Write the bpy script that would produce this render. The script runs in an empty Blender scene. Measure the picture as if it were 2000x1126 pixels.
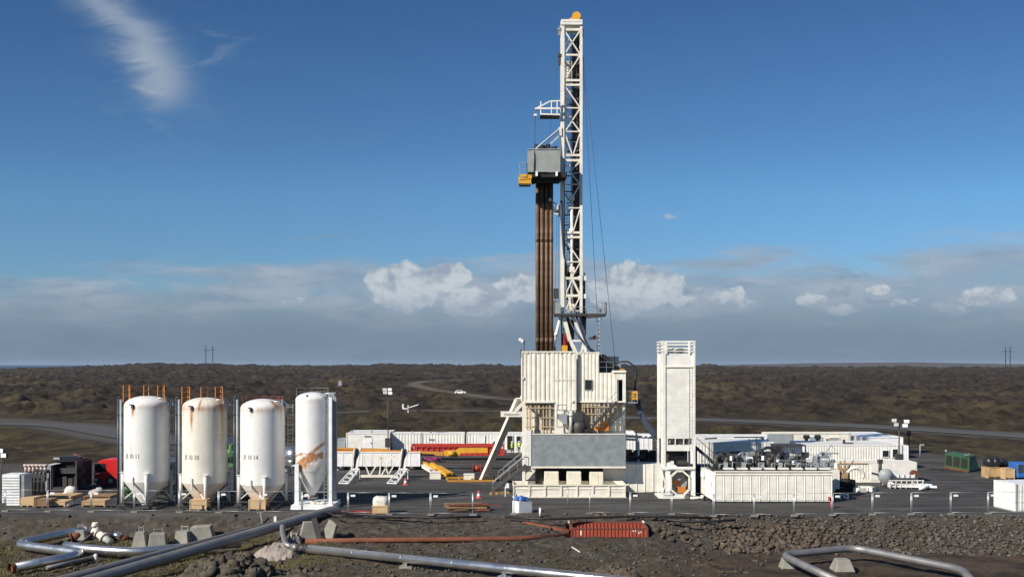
import bpy, math, random
import numpy as np
from mathutils import Vector, Matrix
random.seed(7); rng = np.random.default_rng(11)
scene = bpy.context.scene
C = scene.collection
R = math.radians
HZ = 711.0; CAMH = 12.0
# ---------------------------------------------------------------- camera
cam = bpy.data.cameras.new('camera'); camo = bpy.data.objects.new('camera', cam); C.objects.link(camo)
camo.location = (0, 0, CAMH); camo.rotation_euler = (R(90), 0, 0)
cam.sensor_width = 36; cam.lens = 36; cam.shift_y = (HZ-563)/2000.0
cam.clip_start = 0.5; cam.clip_end = 300000
scene.camera = camo
# ---------------------------------------------------------------- view
scene.view_settings.view_transform = 'Standard'; scene.view_settings.look = 'None'
scene.view_settings.gamma = 1; scene.view_settings.exposure = 0.25
# ---------------------------------------------------------------- sun
SUN_AZ = 50; SUN_EL = 34           # azimuth: degrees to the left of straight behind the camera
sdir = Vector((-math.sin(R(SUN_AZ))*math.cos(R(SUN_EL)), -math.cos(R(SUN_AZ))*math.cos(R(SUN_EL)), math.sin(R(SUN_EL))))
sl = bpy.data.lights.new('sun', 'SUN'); sl.energy = 5.0; sl.angle = R(0.5); sl.color = (1.0, 0.93, 0.82)
so = bpy.data.objects.new('sun', sl); C.objects.link(so)
so.rotation_euler = sdir.to_track_quat('Z', 'Y').to_euler(); so.location = (-40, -20, 60)

# ---------------------------------------------------------------- node helpers
class NT:
    def __init__(s, tree): s.t = tree
    def n(s, typ, **kw):
        nd = s.t.nodes.new(typ)
        for k, v in kw.items(): setattr(nd, k, v)
        return nd
    def lk(s, a, b): s.t.links.new(a, b)
    def val(s, sock, v):
        if hasattr(v, 'is_linked') or isinstance(v, bpy.types.NodeSocket): s.lk(v, sock)
        elif isinstance(v, (tuple, list)) and len(v) == 3 and sock.type == 'RGBA': sock.default_value = (*v, 1)
        else: sock.default_value = v
    def m(s, op, a, b=0.0, c=None, clamp=False):
        nd = s.n('ShaderNodeMath', operation=op, use_clamp=clamp)
        s.val(nd.inputs[0], a); s.val(nd.inputs[1], b)
        if c is not None: s.val(nd.inputs[2], c)
        return nd.outputs[0]
    def mr(s, v, a, b, c=0.0, d=1.0, smooth=True):
        nd = s.n('ShaderNodeMapRange', interpolation_type='SMOOTHSTEP' if smooth else 'LINEAR')
        s.val(nd.inputs[0], v)
        for i, q in enumerate((a, b, c, d)): s.val(nd.inputs[1+i], q)
        return nd.outputs[0]
    def mix(s, f, a, b, mode='MIX'):
        nd = s.n('ShaderNodeMix', data_type='RGBA', blend_type=mode)
        s.val(nd.inputs[0], f); s.val(nd.inputs[6], a); s.val(nd.inputs[7], b)
        return nd.outputs[2]
    def noise(s, vec, scale, detail=4, rough=0.55, dist=0.0, col=False):
        nd = s.n('ShaderNodeTexNoise'); 
        if vec is not None: s.lk(vec, nd.inputs['Vector'])
        nd.inputs['Scale'].default_value = scale; nd.inputs['Detail'].default_value = detail
        nd.inputs['Roughness'].default_value = rough; nd.inputs['Distortion'].default_value = dist
        return nd.outputs[1 if col else 0]
    def comb(s, x, y, z=0.0):
        nd = s.n('ShaderNodeCombineXYZ')
        s.val(nd.inputs[0], x); s.val(nd.inputs[1], y); s.val(nd.inputs[2], z)
        return nd.outputs[0]
    def mapv(s, vec, sc, loc=(0, 0, 0)):
        nd = s.n('ShaderNodeMapping'); s.lk(vec, nd.inputs[0])
        nd.inputs['Scale'].default_value = sc; nd.inputs['Location'].default_value = loc
        return nd.outputs[0]

# ---------------------------------------------------------------- world: sky and clouds
world = bpy.data.worlds.new('World'); scene.world = world; world.use_nodes = True
world.node_tree.nodes.clear(); w = NT(world.node_tree)
sky = w.n('ShaderNodeTexSky', sky_type='NISHITA'); sky.sun_disc = False
sky.sun_elevation = R(SUN_EL); sky.sun_rotation = R(180+SUN_AZ)
sky.altitude = 100; sky.air_density = 1.0; sky.dust_density = 0.4; sky.ozone_density = 1.6
tc = w.n('ShaderNodeTexCoord'); sp = w.n('ShaderNodeSeparateXYZ'); w.lk(tc.outputs['Generated'], sp.inputs[0])
fx, fy, fz = sp.outputs
yy = w.m('MAXIMUM', fy, 0.08)
U = w.m('DIVIDE', fx, yy); V = w.m('DIVIDE', fz, yy)          # horizontal bearing and height above the horizon
front = w.mr(fy, 0.1, 0.4)
uv = w.comb(U, V)
base = w.mix(1.0, sky.outputs[0], (0.88, 0.97, 1.04), 'MULTIPLY')
ramp = w.n('ShaderNodeValToRGB'); w.lk(w.mr(V, 0.0, 0.36, 0.0, 1.0, False), ramp.inputs[0]); cr = ramp.color_ramp
cr.elements[0].position = 0.0; cr.elements[0].color = (0.72, 0.92, 1.14, 1); cr.elements[1].position = 1.0; cr.elements[1].color = (0.455, 0.72, 0.99, 1)
for pp, cc in ((0.33, (0.655, 0.95, 1.25)), (0.46, (0.65, 0.98, 1.25)), (0.62, (0.56, 0.86, 1.12))):
    el = cr.elements.new(pp); el.color = (*cc, 1)
base = w.mix(1.0, base, ramp.outputs[0], 'MULTIPLY')
# low grey-blue bank of cloud
n1 = w.noise(w.mapv(uv, (1.0, 5.5, 1), (3, 1, 0)), 5.0, 6, 0.6, 0.3)
edge = w.m('ADD', V, w.m('MULTIPLY', w.m('SUBTRACT', n1, 0.5), -0.13))
edge = w.m('ADD', edge, w.m('MULTIPLY', w.m('MAXIMUM', w.m('MULTIPLY', U, -1.0), 0.0), 0.05))
edge = w.m('SUBTRACT', edge, w.m('MULTIPLY', w.m('MAXIMUM', w.m('SUBTRACT', U, 0.25), 0.0), 0.07))
bank = w.mr(edge, 0.082, 0.116, 1.0, 0.0)
n2 = w.noise(w.mapv(uv, (1.0, 4.0, 1), (9, 2, 0)), 11.0, 6, 0.6, 0.4)
bcol = w.mix(w.mr(n2, 0.3, 0.72), (3.5, 4.5, 5.85), (5.3, 6.2, 7.4))
col = w.mix(w.m('MULTIPLY', bank, w.mr(n2, 0.2, 0.6, 0.6, 0.92)), base, bcol)
low = w.mr(V, 0.02, 0.085, 1.0, 0.0)
col = w.mix(w.m('MULTIPLY', low, 0.8), col, (2.15, 3.15, 4.35))
# thin streaks above the bank
n3 = w.noise(w.mapv(uv, (1.0, 9.0, 1), (1, 5, 0)), 4.0, 6, 0.6, 0.5)
st = w.m('MULTIPLY', w.mr(n3, 0.54, 0.8), w.m('MULTIPLY', w.mr(V, 0.05, 0.09), w.mr(V, 0.11, 0.155, 1.0, 0.0)))
col = w.mix(w.m('MULTIPLY', st, 0.7), col, (3.4, 4.3, 5.4))
# cumulus puffs
def gauss(u0, v0, su, sv):
    a = w.m('POWER', w.m('DIVIDE', w.m('SUBTRACT', U, u0), su), 2.0)
    b = w.m('POWER', w.m('DIVIDE', w.m('SUBTRACT', V, v0), sv), 2.0)
    return w.m('EXPONENT', w.m('MULTIPLY', w.m('ADD', a, b), -1.0))
def P2(px, py): return ((px-1000)/2000.0, (HZ-py)/2000.0)
gs = None
for (px, py, sx, sy, k) in [(795, 562, 66, 38, 1.2), (862, 542, 48, 26, 1.0), (925, 588, 60, 28, .95), (1235, 566, 70, 40, 1.25), (1215, 600, 90, 25, .4), (1415, 580, 62, 20, .62), (1370, 565, 22, 15, .45), (1460, 592, 40, 15, .5),
                         (1715, 566, 26, 11, .75), (1745, 595, 85, 22, .42), (1925, 578, 60, 19, .75), (1850, 600, 60, 17, .4), (1330, 592, 70, 20, .55), (1570, 590, 70, 19, .5), (680, 588, 60, 18, .38), (1010, 565, 60, 30, .6), (1640, 605, 60, 16, .45), (560, 592, 80, 18, .25), (1305, 423, 46, 9, .42), (990, 580, 40, 20, .4)]:
    u0, v0 = P2(px, py); g = w.m('MULTIPLY', gauss(u0, v0, sx*1.25/2000, sy*1.25/2000), k)
    gs = g if gs is None else w.m('MAXIMUM', gs, g)
pn = w.noise(w.mapv(uv, (1, 1.25, 1), (4, 4, 0)), 22.0, 8, 0.62, 0.15)
pn2 = w.noise(w.mapv(uv, (1, 1.25, 1), (4.0+0.006, 4.0-0.009, 0)), 22.0, 5, 0.6, 0.15)
puff = w.mr(w.m('ADD', gs, w.m('MULTIPLY', w.m('SUBTRACT', pn, 0.5), 1.5)), 0.36, 0.50)
lit = w.mr(w.m('SUBTRACT', pn, pn2), -0.15, 0.09)
lit = w.m('MULTIPLY', lit, w.mr(V, 0.035, 0.08, 0.35, 1.0))
pcol = w.mix(lit, (4.2, 5.1, 6.4), (7.7, 8.4, 9.0))
sn = w.noise(w.mapv(uv, (1, 1.8, 1), (14, 4, 0)), 9.0, 6, 0.6, 0.3)
soft = w.m('MULTIPLY', w.m('MULTIPLY', w.mr(V, 0.16, 0.18, 1.0, 0.0), w.mr(gs, 0.01, 0.2)), w.mr(w.m('ADD', gs, w.m('MULTIPLY', w.m('SUBTRACT', sn, 0.5), 1.6)), 0.10, 0.75))
soft = w.m('MULTIPLY', soft, w.mr(V, 0.028, 0.07, 0.1, 0.62))
col = w.mix(soft, col, (4.9, 5.9, 7.2))
dk = w.m('MULTIPLY', w.mr(w.noise(w.mapv(uv, (1, 2.2, 1), (24, 8, 0)), 17.0, 6, 0.62, 0.3), 0.55, 0.68), w.m('MULTIPLY', w.mr(V, 0.035, 0.06), w.mr(V, 0.085, 0.115, 1.0, 0.0)))
col = w.mix(w.m('MULTIPLY', dk, 0.5), col, (2.7, 3.8, 5.4))
col = w.mix(w.m('MULTIPLY', w.m('MULTIPLY', puff, w.mr(V, 0.028, 0.072, 0.0, 0.92)), w.mr(V, 0.115, 0.13, 1.0, 0.4)), col, pcol)
# high wisp, upper left
tt = w.m('DIVIDE', w.m('SUBTRACT', 0.3555, V), 0.1)
uc = w.m('ADD', w.m('ADD', -0.405, w.m('MULTIPLY', tt, 0.135)), w.m('MULTIPLY', w.m('MULTIPLY', tt, tt), -0.072))
wn = w.noise(w.mapv(uv, (1.0, 3.2, 1), (2, 2, 0)), 16.0, 7, 0.6, 0.8)
wn2 = w.noise(w.mapv(uv, (1, 1, 1), (7, 2, 0)), 9.0, 4, 0.5, 0.5)
du = w.m('DIVIDE', w.m('ADD', w.m('SUBTRACT', U, uc), w.m('MULTIPLY', w.m('SUBTRACT', wn, 0.5), 0.045)), 0.024)
wisp = w.m('EXPONENT', w.m('MULTIPLY', w.m('POWER', du, 2.0), -1.0))
wisp = w.m('MULTIPLY', wisp, w.mr(V, 0.235, 0.275))
wisp = w.m('MULTIPLY', wisp, w.mr(wn2, 0.15, 0.6, 0.45, 1.0))
# faint veil round it
ug, vg = P2(300, 170)
veil = w.m('MULTIPLY', gauss(ug, vg, 0.055, 0.05), w.mr(wn, 0.42, 0.72))
ug, vg = P2(400, 95)
veil = w.m('ADD', veil, w.m('MULTIPLY', gauss(ug, vg, 0.045, 0.03), w.mr(wn, 0.5, 0.8)))
wall = w.m('MULTIPLY', w.m('ADD', w.m('MULTIPLY', wisp, 0.78), w.m('MULTIPLY', veil, 0.3), clamp=True), front)
col = w.mix(wall, col, (4.6, 5.6, 6.9))
final = w.mix(front, base, col)
bg = w.n('ShaderNodeBackground'); w.lk(final, bg.inputs[0]); bg.inputs[1].default_value = 0.061
wo = w.n('ShaderNodeOutputWorld'); w.lk(bg.outputs[0], wo.inputs[0])

# ---------------------------------------------------------------- coordinates measured on the ground
def X(px, D): return (px-1000.0)/2000.0*D
def Z(py, D): return CAMH-(py-HZ)/2000.0*D
def GD(py, z=0.0): return (CAMH-z)*2000.0/(py-HZ)
def P(px, py, D): return Vector((X(px, D), D, Z(py, D)))
def G(px, py, z=0.0):
    D = GD(py, z); return Vector((X(px, D), D, z))

# ---------------------------------------------------------------- materials
MATS = {}
def paint(name, col, rough=0.5, metal=0.0, dirt=(0.16, 0.11, 0.07), damt=0.35, dscale=1.0, streak=True, var=0.12, bump=0.15, bscale=30, attr=None, rustcol=(0.33, 0.11, 0.03)):
    if name in MATS: return MATS[name]
    mt = bpy.data.materials.new(name); mt.use_nodes = True; mt.node_tree.nodes.clear(); t = NT(mt.node_tree)
    tcn = t.n('ShaderNodeTexCoord'); oc = tcn.outputs['Object']
    na = t.noise(oc, 1.3*dscale, 5, 0.6)
    nb = t.noise(t.mapv(oc, (3.0, 3.0, 0.35) if streak else (2.2, 2.2, 2.2)), 2.0*dscale, 6, 0.65, 0.2)
    nc = t.noise(oc, 14*dscale, 5, 0.6)
    c = t.mix(t.mr(na, 0.3, 0.7), tuple(x*(1-var) for x in col), tuple(min(1, x*(1+var*0.6)) for x in col))
    f = t.m('MULTIPLY', t.mr(nb, 0.52, 0.82), t.mr(nc, 0.25, 0.7, 0.3, 1.0))
    c = t.mix(t.m('MULTIPLY', f, damt), c, dirt)
    if attr:
        at = t.n('ShaderNodeAttribute', attribute_name=attr)
        ra = t.m('MULTIPLY', at.outputs['Fac'], t.mr(nb, 0.25, 0.6, 0.45, 1.3), clamp=True)
        rc = t.mix(t.mr(nc, 0.35, 0.65), rustcol, (0.46, 0.24, 0.10))
        c = t.mix(ra, c, rc)
    b = t.n('ShaderNodeBsdfPrincipled'); t.lk(c, b.inputs['Base Color'])
    b.inputs['Metallic'].default_value = metal
    if metal > 0.5: t.lk(t.mr(na, 0.3, 0.7, rough-0.04, rough+0.06), b.inputs['Roughness'])
    else: t.lk(t.mr(nc, 0.3, 0.7, max(0.02, rough-0.1), min(1, rough+0.12)), b.inputs['Roughness'])
    if bump:
        bp = t.n('ShaderNodeBump'); bp.inputs['Strength'].default_value = bump; bp.inputs['Distance'].default_value = 0.02
        t.lk(t.noise(oc, bscale, 4, 0.6), bp.inputs['Height']); t.lk(bp.outputs[0], b.inputs['Normal'])
    o = t.n('ShaderNodeOutputMaterial'); t.lk(b.outputs[0], o.inputs[0])
    MATS[name] = mt; return mt
M_white = paint('white_paint', (0.79, 0.77, 0.715), 0.45, damt=0.3)
M_white2 = paint('clean_white_paint', (0.84, 0.84, 0.83), 0.4, damt=0.12)
M_silo = paint('silo_paint', (0.78, 0.77, 0.735), 0.38, var=0.05, damt=0.14, attr='rust')
M_silo2 = paint('silo_paint_yellowed', (0.77, 0.735, 0.635), 0.4, var=0.06, damt=0.22, attr='rust')
M_silo4 = paint('silo_paint_stained', (0.78, 0.77, 0.745), 0.36, var=0.05, damt=0.12, attr='rust', streak=False)
M_cream = paint('cream_paint', (0.80, 0.755, 0.65), 0.5, damt=0.5, dirt=(0.28, 0.18, 0.09))
M_cream2 = paint('dirty_cream_paint', (0.76, 0.70, 0.57), 0.55, damt=0.8, dirt=(0.22, 0.13, 0.06), dscale=1.4)
M_tank = paint('ivory_paint', (0.80, 0.77, 0.685), 0.5, damt=0.4, dirt=(0.28, 0.18, 0.09))
M_grey = paint('grey_sheet', (0.27, 0.295, 0.305), 0.45, metal=0.15, damt=0.3, dirt=(0.40, 0.42, 0.43), streak=False, var=0.2)
M_greylt = paint('light_grey_paint', (0.30, 0.33, 0.345), 0.5, damt=0.3)
M_board = paint('grey_board_paint', (0.30, 0.315, 0.30), 0.5, damt=0.25)
M_galv = paint('galvanised_steel', (0.44, 0.46, 0.47), 0.4, metal=0.6, damt=0.25)
M_dark = paint('dark_steel', (0.065, 0.062, 0.06), 0.55, metal=0.3, damt=0.6, dirt=(0.16, 0.11, 0.08))
M_black = paint('black_rubber', (0.018, 0.018, 0.02), 0.55, damt=0.4, dirt=(0.08, 0.07, 0.06))
M_blue_dark = paint('dark_blue_steel', (0.035, 0.05, 0.075), 0.45, damt=0.3)
M_rustpipe = paint('brown_drill_pipe', (0.145, 0.087, 0.050), 0.6, metal=0.2, damt=0.6, dirt=(0.05, 0.03, 0.02), var=0.35, dscale=1.5)
M_rust = paint('rusty_steel', (0.175, 0.056, 0.028), 0.8, damt=0.6, dirt=(0.14, 0.07, 0.05), streak=False, var=0.3)
M_clad = paint('aluminium_cladding', (0.66, 0.65, 0.64), 0.27, metal=0.9, damt=0.35, dirt=(0.40, 0.37, 0.33), streak=False, dscale=0.5, bump=0)
M_clad2 = paint('dull_aluminium_cladding', (0.27, 0.265, 0.265), 0.48, metal=0.55, damt=0.35, dirt=(0.2, 0.18, 0.17), bump=0)
M_yellow = paint('yellow_paint', (0.72, 0.36, 0.03), 0.45, damt=0.3)
M_orange = paint('orange_paint', (0.62, 0.22, 0.03), 0.5, damt=0.35)
M_amber = paint('amber_beam_paint', (0.50, 0.235, 0.04), 0.5, damt=0.5)
M_red = paint('red_paint', (0.60, 0.02, 0.02), 0.3, damt=0.15)
M_redd = paint('faded_red_paint', (0.46, 0.035, 0.025), 0.55, damt=0.5)
M_skip = paint('orange_red_skip_paint', (0.34, 0.065, 0.035), 0.6, damt=0.7, dirt=(0.13, 0.05, 0.03))
M_green = paint('green_paint', (0.035, 0.11, 0.042), 0.45, damt=0.35)
M_lime = paint('bright_green_paint', (0.10, 0.26, 0.07), 0.5, damt=0.2)
M_bluep = paint('blue_plastic', (0.03, 0.13, 0.42), 0.45, damt=0.2)
M_tarp = paint('black_sheeting', (0.02, 0.02, 0.024), 0.35, damt=0.2, bump=0.6, bscale=6)
M_wood = paint('raw_wood', (0.50, 0.33, 0.16), 0.8, damt=0.5, dirt=(0.17, 0.10, 0.05), streak=False, var=0.25)
M_wood2 = paint('weathered_wood', (0.26, 0.16, 0.085), 0.85, damt=0.6, dirt=(0.07, 0.045, 0.03), streak=False, var=0.3)
M_card = paint('plywood', (0.58, 0.40, 0.22), 0.8, damt=0.35, streak=False)
M_bag = paint('white_bag_cloth', (0.74, 0.71, 0.62), 0.85, damt=0.4, streak=False, bump=0.7, bscale=7)
M_conc = paint('concrete', (0.27, 0.26, 0.225), 0.85, damt=0.6, dirt=(0.18, 0.15, 0.11), streak=False, var=0.2, bump=0.5, bscale=12)
M_glass = paint('dark_glass', (0.02, 0.025, 0.03), 0.12, damt=0.1, bump=0)
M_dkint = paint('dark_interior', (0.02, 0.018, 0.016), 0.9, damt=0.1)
M_vest = paint('hi_vis_yellow', (0.62, 0.80, 0.05), 0.7, damt=0.1)
M_cloth = paint('navy_cloth', (0.03, 0.035, 0.05), 0.85, damt=0.1)
M_skin = paint('skin', (0.50, 0.30, 0.21), 0.6, damt=0.05)
M_pink = paint('pink_marker', (0.62, 0.10, 0.12), 0.6, damt=0.2)
M_lamp = paint('lamp_reflector', (0.88, 0.88, 0.86), 0.2, damt=0.02)
M_letter = paint('stencil_grey', (0.24, 0.24, 0.23), 0.7, damt=0.3)

# ---------------------------------------------------------------- mesh builder
OFF = {}
class MB:
    def __init__(s): s.v = []; s.f = []; s.sm = []
    def add(s, vs, fs, smooth=False):
        b = len(s.v); s.v += [tuple(v) for v in vs]
        for f in fs: s.f.append(tuple(b+i for i in f)); s.sm.append(smooth)
        return s
    def box(s, x0, x1, y0, y1, z0, z1):
        return s.add([(x0, y0, z0), (x1, y0, z0), (x1, y1, z0), (x0, y1, z0), (x0, y0, z1), (x1, y0, z1), (x1, y1, z1), (x0, y1, z1)],
              [(0, 3, 2, 1), (4, 5, 6, 7), (0, 1, 5, 4), (1, 2, 6, 5), (2, 3, 7, 6), (3, 0, 4, 7)])
    def boxc(s, c, d, rz=0, taper=1.0):
        ca, sa = math.cos(rz), math.sin(rz); vs = []
        for (i, j, k) in [(-1, -1, -1), (1, -1, -1), (1, 1, -1), (-1, 1, -1), (-1, -1, 1), (1, -1, 1), (1, 1, 1), (-1, 1, 1)]:
            q = taper if k > 0 else 1.0
            lx, ly = i*d[0]/2*q, j*d[1]/2*q
            vs.append((c[0]+lx*ca-ly*sa, c[1]+lx*sa+ly*ca, c[2]+k*d[2]/2))
        return s.add(vs, [(0, 3, 2, 1), (4, 5, 6, 7), (0, 1, 5, 4), (1, 2, 6, 5), (2, 3, 7, 6), (3, 0, 4, 7)])
    def bar(s, a, b, wd, hd=None):
        hd = hd or wd; a = Vector(a); b = Vector(b); d = (b-a).normalized()
        up = Vector((0, 0, 1)) if abs(d.z) < 0.95 else Vector((0, 1, 0))
        r = d.cross(up).normalized(); u = r.cross(d).normalized(); vs = []
        for p in (a, b):
            for (i, j) in ((-1, -1), (1, -1), (1, 1), (-1, 1)): vs.append(p+r*i*wd/2+u*j*hd/2)
        return s.add(vs, [(0, 1, 2, 3), (7, 6, 5, 4), (0, 4, 5, 1), (1, 5, 6, 2), (2, 6, 7, 3), (3, 7, 4, 0)])
    def tube(s, a, b, r, r2=None, n=10, cap=True):
        r2 = r if r2 is None else r2; a = Vector(a); b = Vector(b); d = (b-a).normalized()
        up = Vector((0, 0, 1)) if abs(d.z) < 0.95 else Vector((0, 1, 0))
        e = d.cross(up).normalized(); u = e.cross(d).normalized(); vs = []
        for p, q in ((a, r), (b, r2)):
            for i in range(n):
                t = 2*math.pi*i/n; vs.append(p+e*math.cos(t)*q+u*math.sin(t)*q)
        s.add(vs, [(i, (i+1) % n, n+(i+1) % n, n+i) for i in range(n)], True)
        if cap:
            b0 = len(s.v)-2*n
            s.f.append(tuple(b0+i for i in reversed(range(n)))); s.sm.append(False)
            s.f.append(tuple(b0+n+i for i in range(n))); s.sm.append(False)
        return s
    def pipe(s, pts, r, n=12, bend=0.0, seg=5, cap=True):
        pts = [Vector(p) for p in pts]
        if bend > 0 and len(pts) > 2:
            out = [pts[0]]
            for i in range(1, len(pts)-1):
                p, a, b = pts[i], pts[i-1], pts[i+1]
                da = (a-p); db = (b-p); q = min(bend, da.length*0.45, db.length*0.45)
                s0 = p+da.normalized()*q; s1 = p+db.normalized()*q
                for k in range(seg+1):
                    t = k/seg; out.append(s0*(1-t)**2+p*2*t*(1-t)+s1*t*t)
            out.append(pts[-1]); pts = out
        vs = []; L = len(pts); prev = None
        for i, p in enumerate(pts):
            d = (pts[min(i+1, L-1)]-pts[max(i-1, 0)]).normalized()
            if prev is None:
                up = Vector((0, 0, 1)) if abs(d.z) < 0.95 else Vector((0, 1, 0)); e = d.cross(up).normalized()
            else:
                e = (prev-d*prev.dot(d)).normalized()
            prev = e; u = e.cross(d).normalized()
            for k in range(n):
                t = 2*math.pi*k/n; vs.append(p+e*math.cos(t)*r+u*math.sin(t)*r)
        fs = [(i*n+k, i*n+(k+1) % n, (i+1)*n+(k+1) % n, (i+1)*n+k) for i in range(L-1) for k in range(n)]
        s.add(vs, fs, True)
        if cap:
            b0 = len(s.v)-L*n
            s.f.append(tuple(b0+i for i in reversed(range(n)))); s.sm.append(False)
            s.f.append(tuple(b0+(L-1)*n+i for i in range(n))); s.sm.append(False)
        return s
    def lathe(s, prof, cx, cy, n=48, smooth=True):
        vs = []
        for (r, z) in prof:
            for k in range(n):
                t = 2*math.pi*k/n; vs.append((cx+math.cos(t)*r, cy+math.sin(t)*r, z))
        fs = [(i*n+k, i*n+(k+1) % n, (i+1)*n+(k+1) % n, (i+1)*n+k) for i in range(len(prof)-1) for k in range(n)]
        return s.add(vs, fs, smooth)
    def prism(s, poly, y0, y1):          # poly in (x,z)
        n = len(poly); vs = [(x, y0, z) for x, z in poly]+[(x, y1, z) for x, z in poly]
        return s.add(vs, [tuple(range(n)), tuple(reversed(range(n, 2*n)))]+[((i+1) % n, i, n+i, n+(i+1) % n) for i in range(n)])
    def corr(s, a, b, z0, z1, pitch=0.3, dep=0.05, inset=0.0):
        """corrugated sheet from a to b (x,y), z0..z1; the ribs stand out to the right-hand side of a->b"""
        a = Vector((a[0], a[1])); b = Vector((b[0], b[1])); L = (b-a).length; d = (b-a)/L; nn = Vector((d.y, -d.x))
        k = max(1, round(L/pitch)); p = L/k; pr = []
        for i in range(k):
            for (f, q) in ((0.0, 0), (0.30, 0), (0.42, 1), (0.88, 1)): pr.append((i*p+f*p, q*dep))
        pr.append((L, 0)); vs = []
        for (t, q) in pr:
            c = a+d*t+nn*(q-inset); vs.append((c.x, c.y, z0)); vs.append((c.x, c.y, z1))
        return s.add(vs, [(2*i, 2*i+2, 2*i+3, 2*i+1) for i in range(len(pr)-1)])
    def grid(s, a, b, z0, z1, nx, nz, r):
        a = Vector((a[0], a[1], 0)); b = Vector((b[0], b[1], 0))
        for i in range(nx+1):
            p = a.lerp(b, i/nx); s.bar((p.x, p.y, z0), (p.x, p.y, z1), r)
        for j in range(nz+1):
            z = z0+(z1-z0)*j/nz; s.bar((a.x, a.y, z), (b.x, b.y, z), r)
        return s
    def rail(s, pts, h=1.1, r=0.025, step=1.5, mid=True):
        for i in range(len(pts)-1):
            a = Vector(pts[i]); b = Vector(pts[i+1]); L = (b-a).length; k = max(1, round(L/step))
            for j in range(k+1):
                p = a.lerp(b, j/k); s.bar(p, p+Vector((0, 0, h)), r*2)
            up = Vector((0, 0, h)); s.bar(a+up, b+up, r*2)
            if mid: s.bar(a+up*0.5, b+up*0.5, r*1.6)
        return s
    def ladder(s, a, b, wd=0.45, r=0.025, side=(1, 0, 0), rung=0.3):
        a = Vector(a); b = Vector(b); sd = Vector(side)*wd/2
        s.bar(a-sd, b-sd, r*2); s.bar(a+sd, b+sd, r*2); L = (b-a).length; k = int(L/rung)
        for i in range(1, k):
            p = a.lerp(b, i/k); s.bar(p-sd, p+sd, r*1.4)
        return s
    def build(s, name, m, parent=None):
        off = Vector((0, 0, 0))
        if parent is not None: off = OFF.get(parent.name, Vector((0, 0, 0)))
        me = bpy.data.meshes.new(name)
        me.from_pydata([(v[0]-off.x, v[1]-off.y, v[2]-off.z) for v in s.v], [], s.f)
        me.polygons.foreach_set('use_smooth', s.sm); me.materials.append(m); me.update()
        o = bpy.data.objects.new(name, me); C.objects.link(o)
        if parent is not None: o.parent = parent; OFF[o.name] = off
        return o
def tag(o, label=None, cat=None, group=None, kind=None):
    if label: o['label'] = label
    if cat: o['category'] = cat
    if group: o['group'] = group
    if kind: o['kind'] = kind
    return o
def thing(name, label, cat, loc=(0, 0, 0), rz=0, group=None, worldspace=True):
    """Empty at the thing's base; worldspace=True: its parts are given in world coordinates"""
    o = bpy.data.objects.new(name, None); C.objects.link(o); o.location = loc; o.rotation_euler = (0, 0, rz)
    o.empty_display_size = 0.3
    tag(o, label, cat, group)
    if worldspace: OFF[o.name] = Vector(loc)
    return o
def solo(mb, name, m, label, cat, group=None, base=None):
    """a thing that is one mesh: origin moved to its base"""
    vs = np.array(mb.v); c = Vector((vs[:, 0].mean(), vs[:, 1].mean(), vs[:, 2].min())) if base is None else Vector(base)
    mb.v = [(v[0]-c.x, v[1]-c.y, v[2]-c.z) for v in mb.v]
    o = mb.build(name, m); o.location = c; return tag(o, label, cat, group)
def dup(root, loc, rz=None, label=None, group=None):
    r = root.copy(); C.objects.link(r); r.location = loc
    if rz is not None: r.rotation_euler = (0, 0, rz)
    if label: r['label'] = label
    if group: r['group'] = group
    for ch in list(root.children):
        c = ch.copy(); C.objects.link(c); c.parent = r
        for g in list(ch.children):
            d = g.copy(); C.objects.link(d); d.parent = c
    return r
def subd(o, bev=0.01):
    md = o.modifiers.new('bevel', 'BEVEL'); md.width = bev; md.segments = 1; md.limit_method = 'ANGLE'; return o
# ================================================================ TERRAIN
def hsh(ix, iy, seed):
    h = (ix.astype(np.int64)*374761393 + iy.astype(np.int64)*668265263 + seed*1442695041) & 0xffffffff
    h = ((h ^ (h >> 13))*1274126177) & 0xffffffff
    h = h ^ (h >> 16); return (h & 0xffffff)/float(0xffffff)
def vn(x, y, seed=0):
    ix = np.floor(x); iy = np.floor(y); fx = x-ix; fy = y-iy
    fx = fx*fx*fx*(fx*(fx*6-15)+10); fy = fy*fy*fy*(fy*(fy*6-15)+10)
    a = hsh(ix, iy, seed); b = hsh(ix+1, iy, seed); c = hsh(ix, iy+1, seed); d = hsh(ix+1, iy+1, seed)
    return a+(b-a)*fx+(c-a)*fy+(a-b-c+d)*fx*fy
def fbm(x, y, seed=0, oct=4, g=0.5):
    s = 0; a = 1; t = 0
    for i in range(oct):
        s = s+a*vn(x*2**i+i*17.3, y*2**i-i*9.1, seed+i); t += a; a *= g
    return s/t
def sst(x, a, b):
    t = np.clip((x-a)/(b-a), 0, 1); return t*t*(3-2*t)
RIDGE = ([-500, 0, 120, 250, 300, 340, 400, 450, 520, 700, 770, 850, 1000, 1280, 1360, 1440, 1600, 1750, 2000, 2500],
         [721, 721, 718.5, 713, 709.5, 711.5, 711.5, 713, 715, 714.5, 712, 713, 714.5, 714, 714, 716.5, 718, 717, 718.5, 719])
PADX = [-400, 0, 230, 420, 660, 1350, 1790, 1830, 2000, 2400]
PADD = [118, 119, 122, 150, 152, 160, 142, 131, 122, 114]
def seg_dist(x, y, pts):
    best = np.full(x.shape, 1e9)
    for (a, b) in zip(pts[:-1], pts[1:]):
        ax, ay = a; bx, by = b; dx, dy = bx-ax, by-ay
        t = np.clip(((x-ax)*dx+(y-ay)*dy)/(dx*dx+dy*dy), 0, 1)
        best = np.minimum(best, np.hypot(x-ax-t*dx, y-ay-t*dy))
    return best
def gp(lst): return [(G(a, b).x, G(a, b).y) for a, b in lst]
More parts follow.
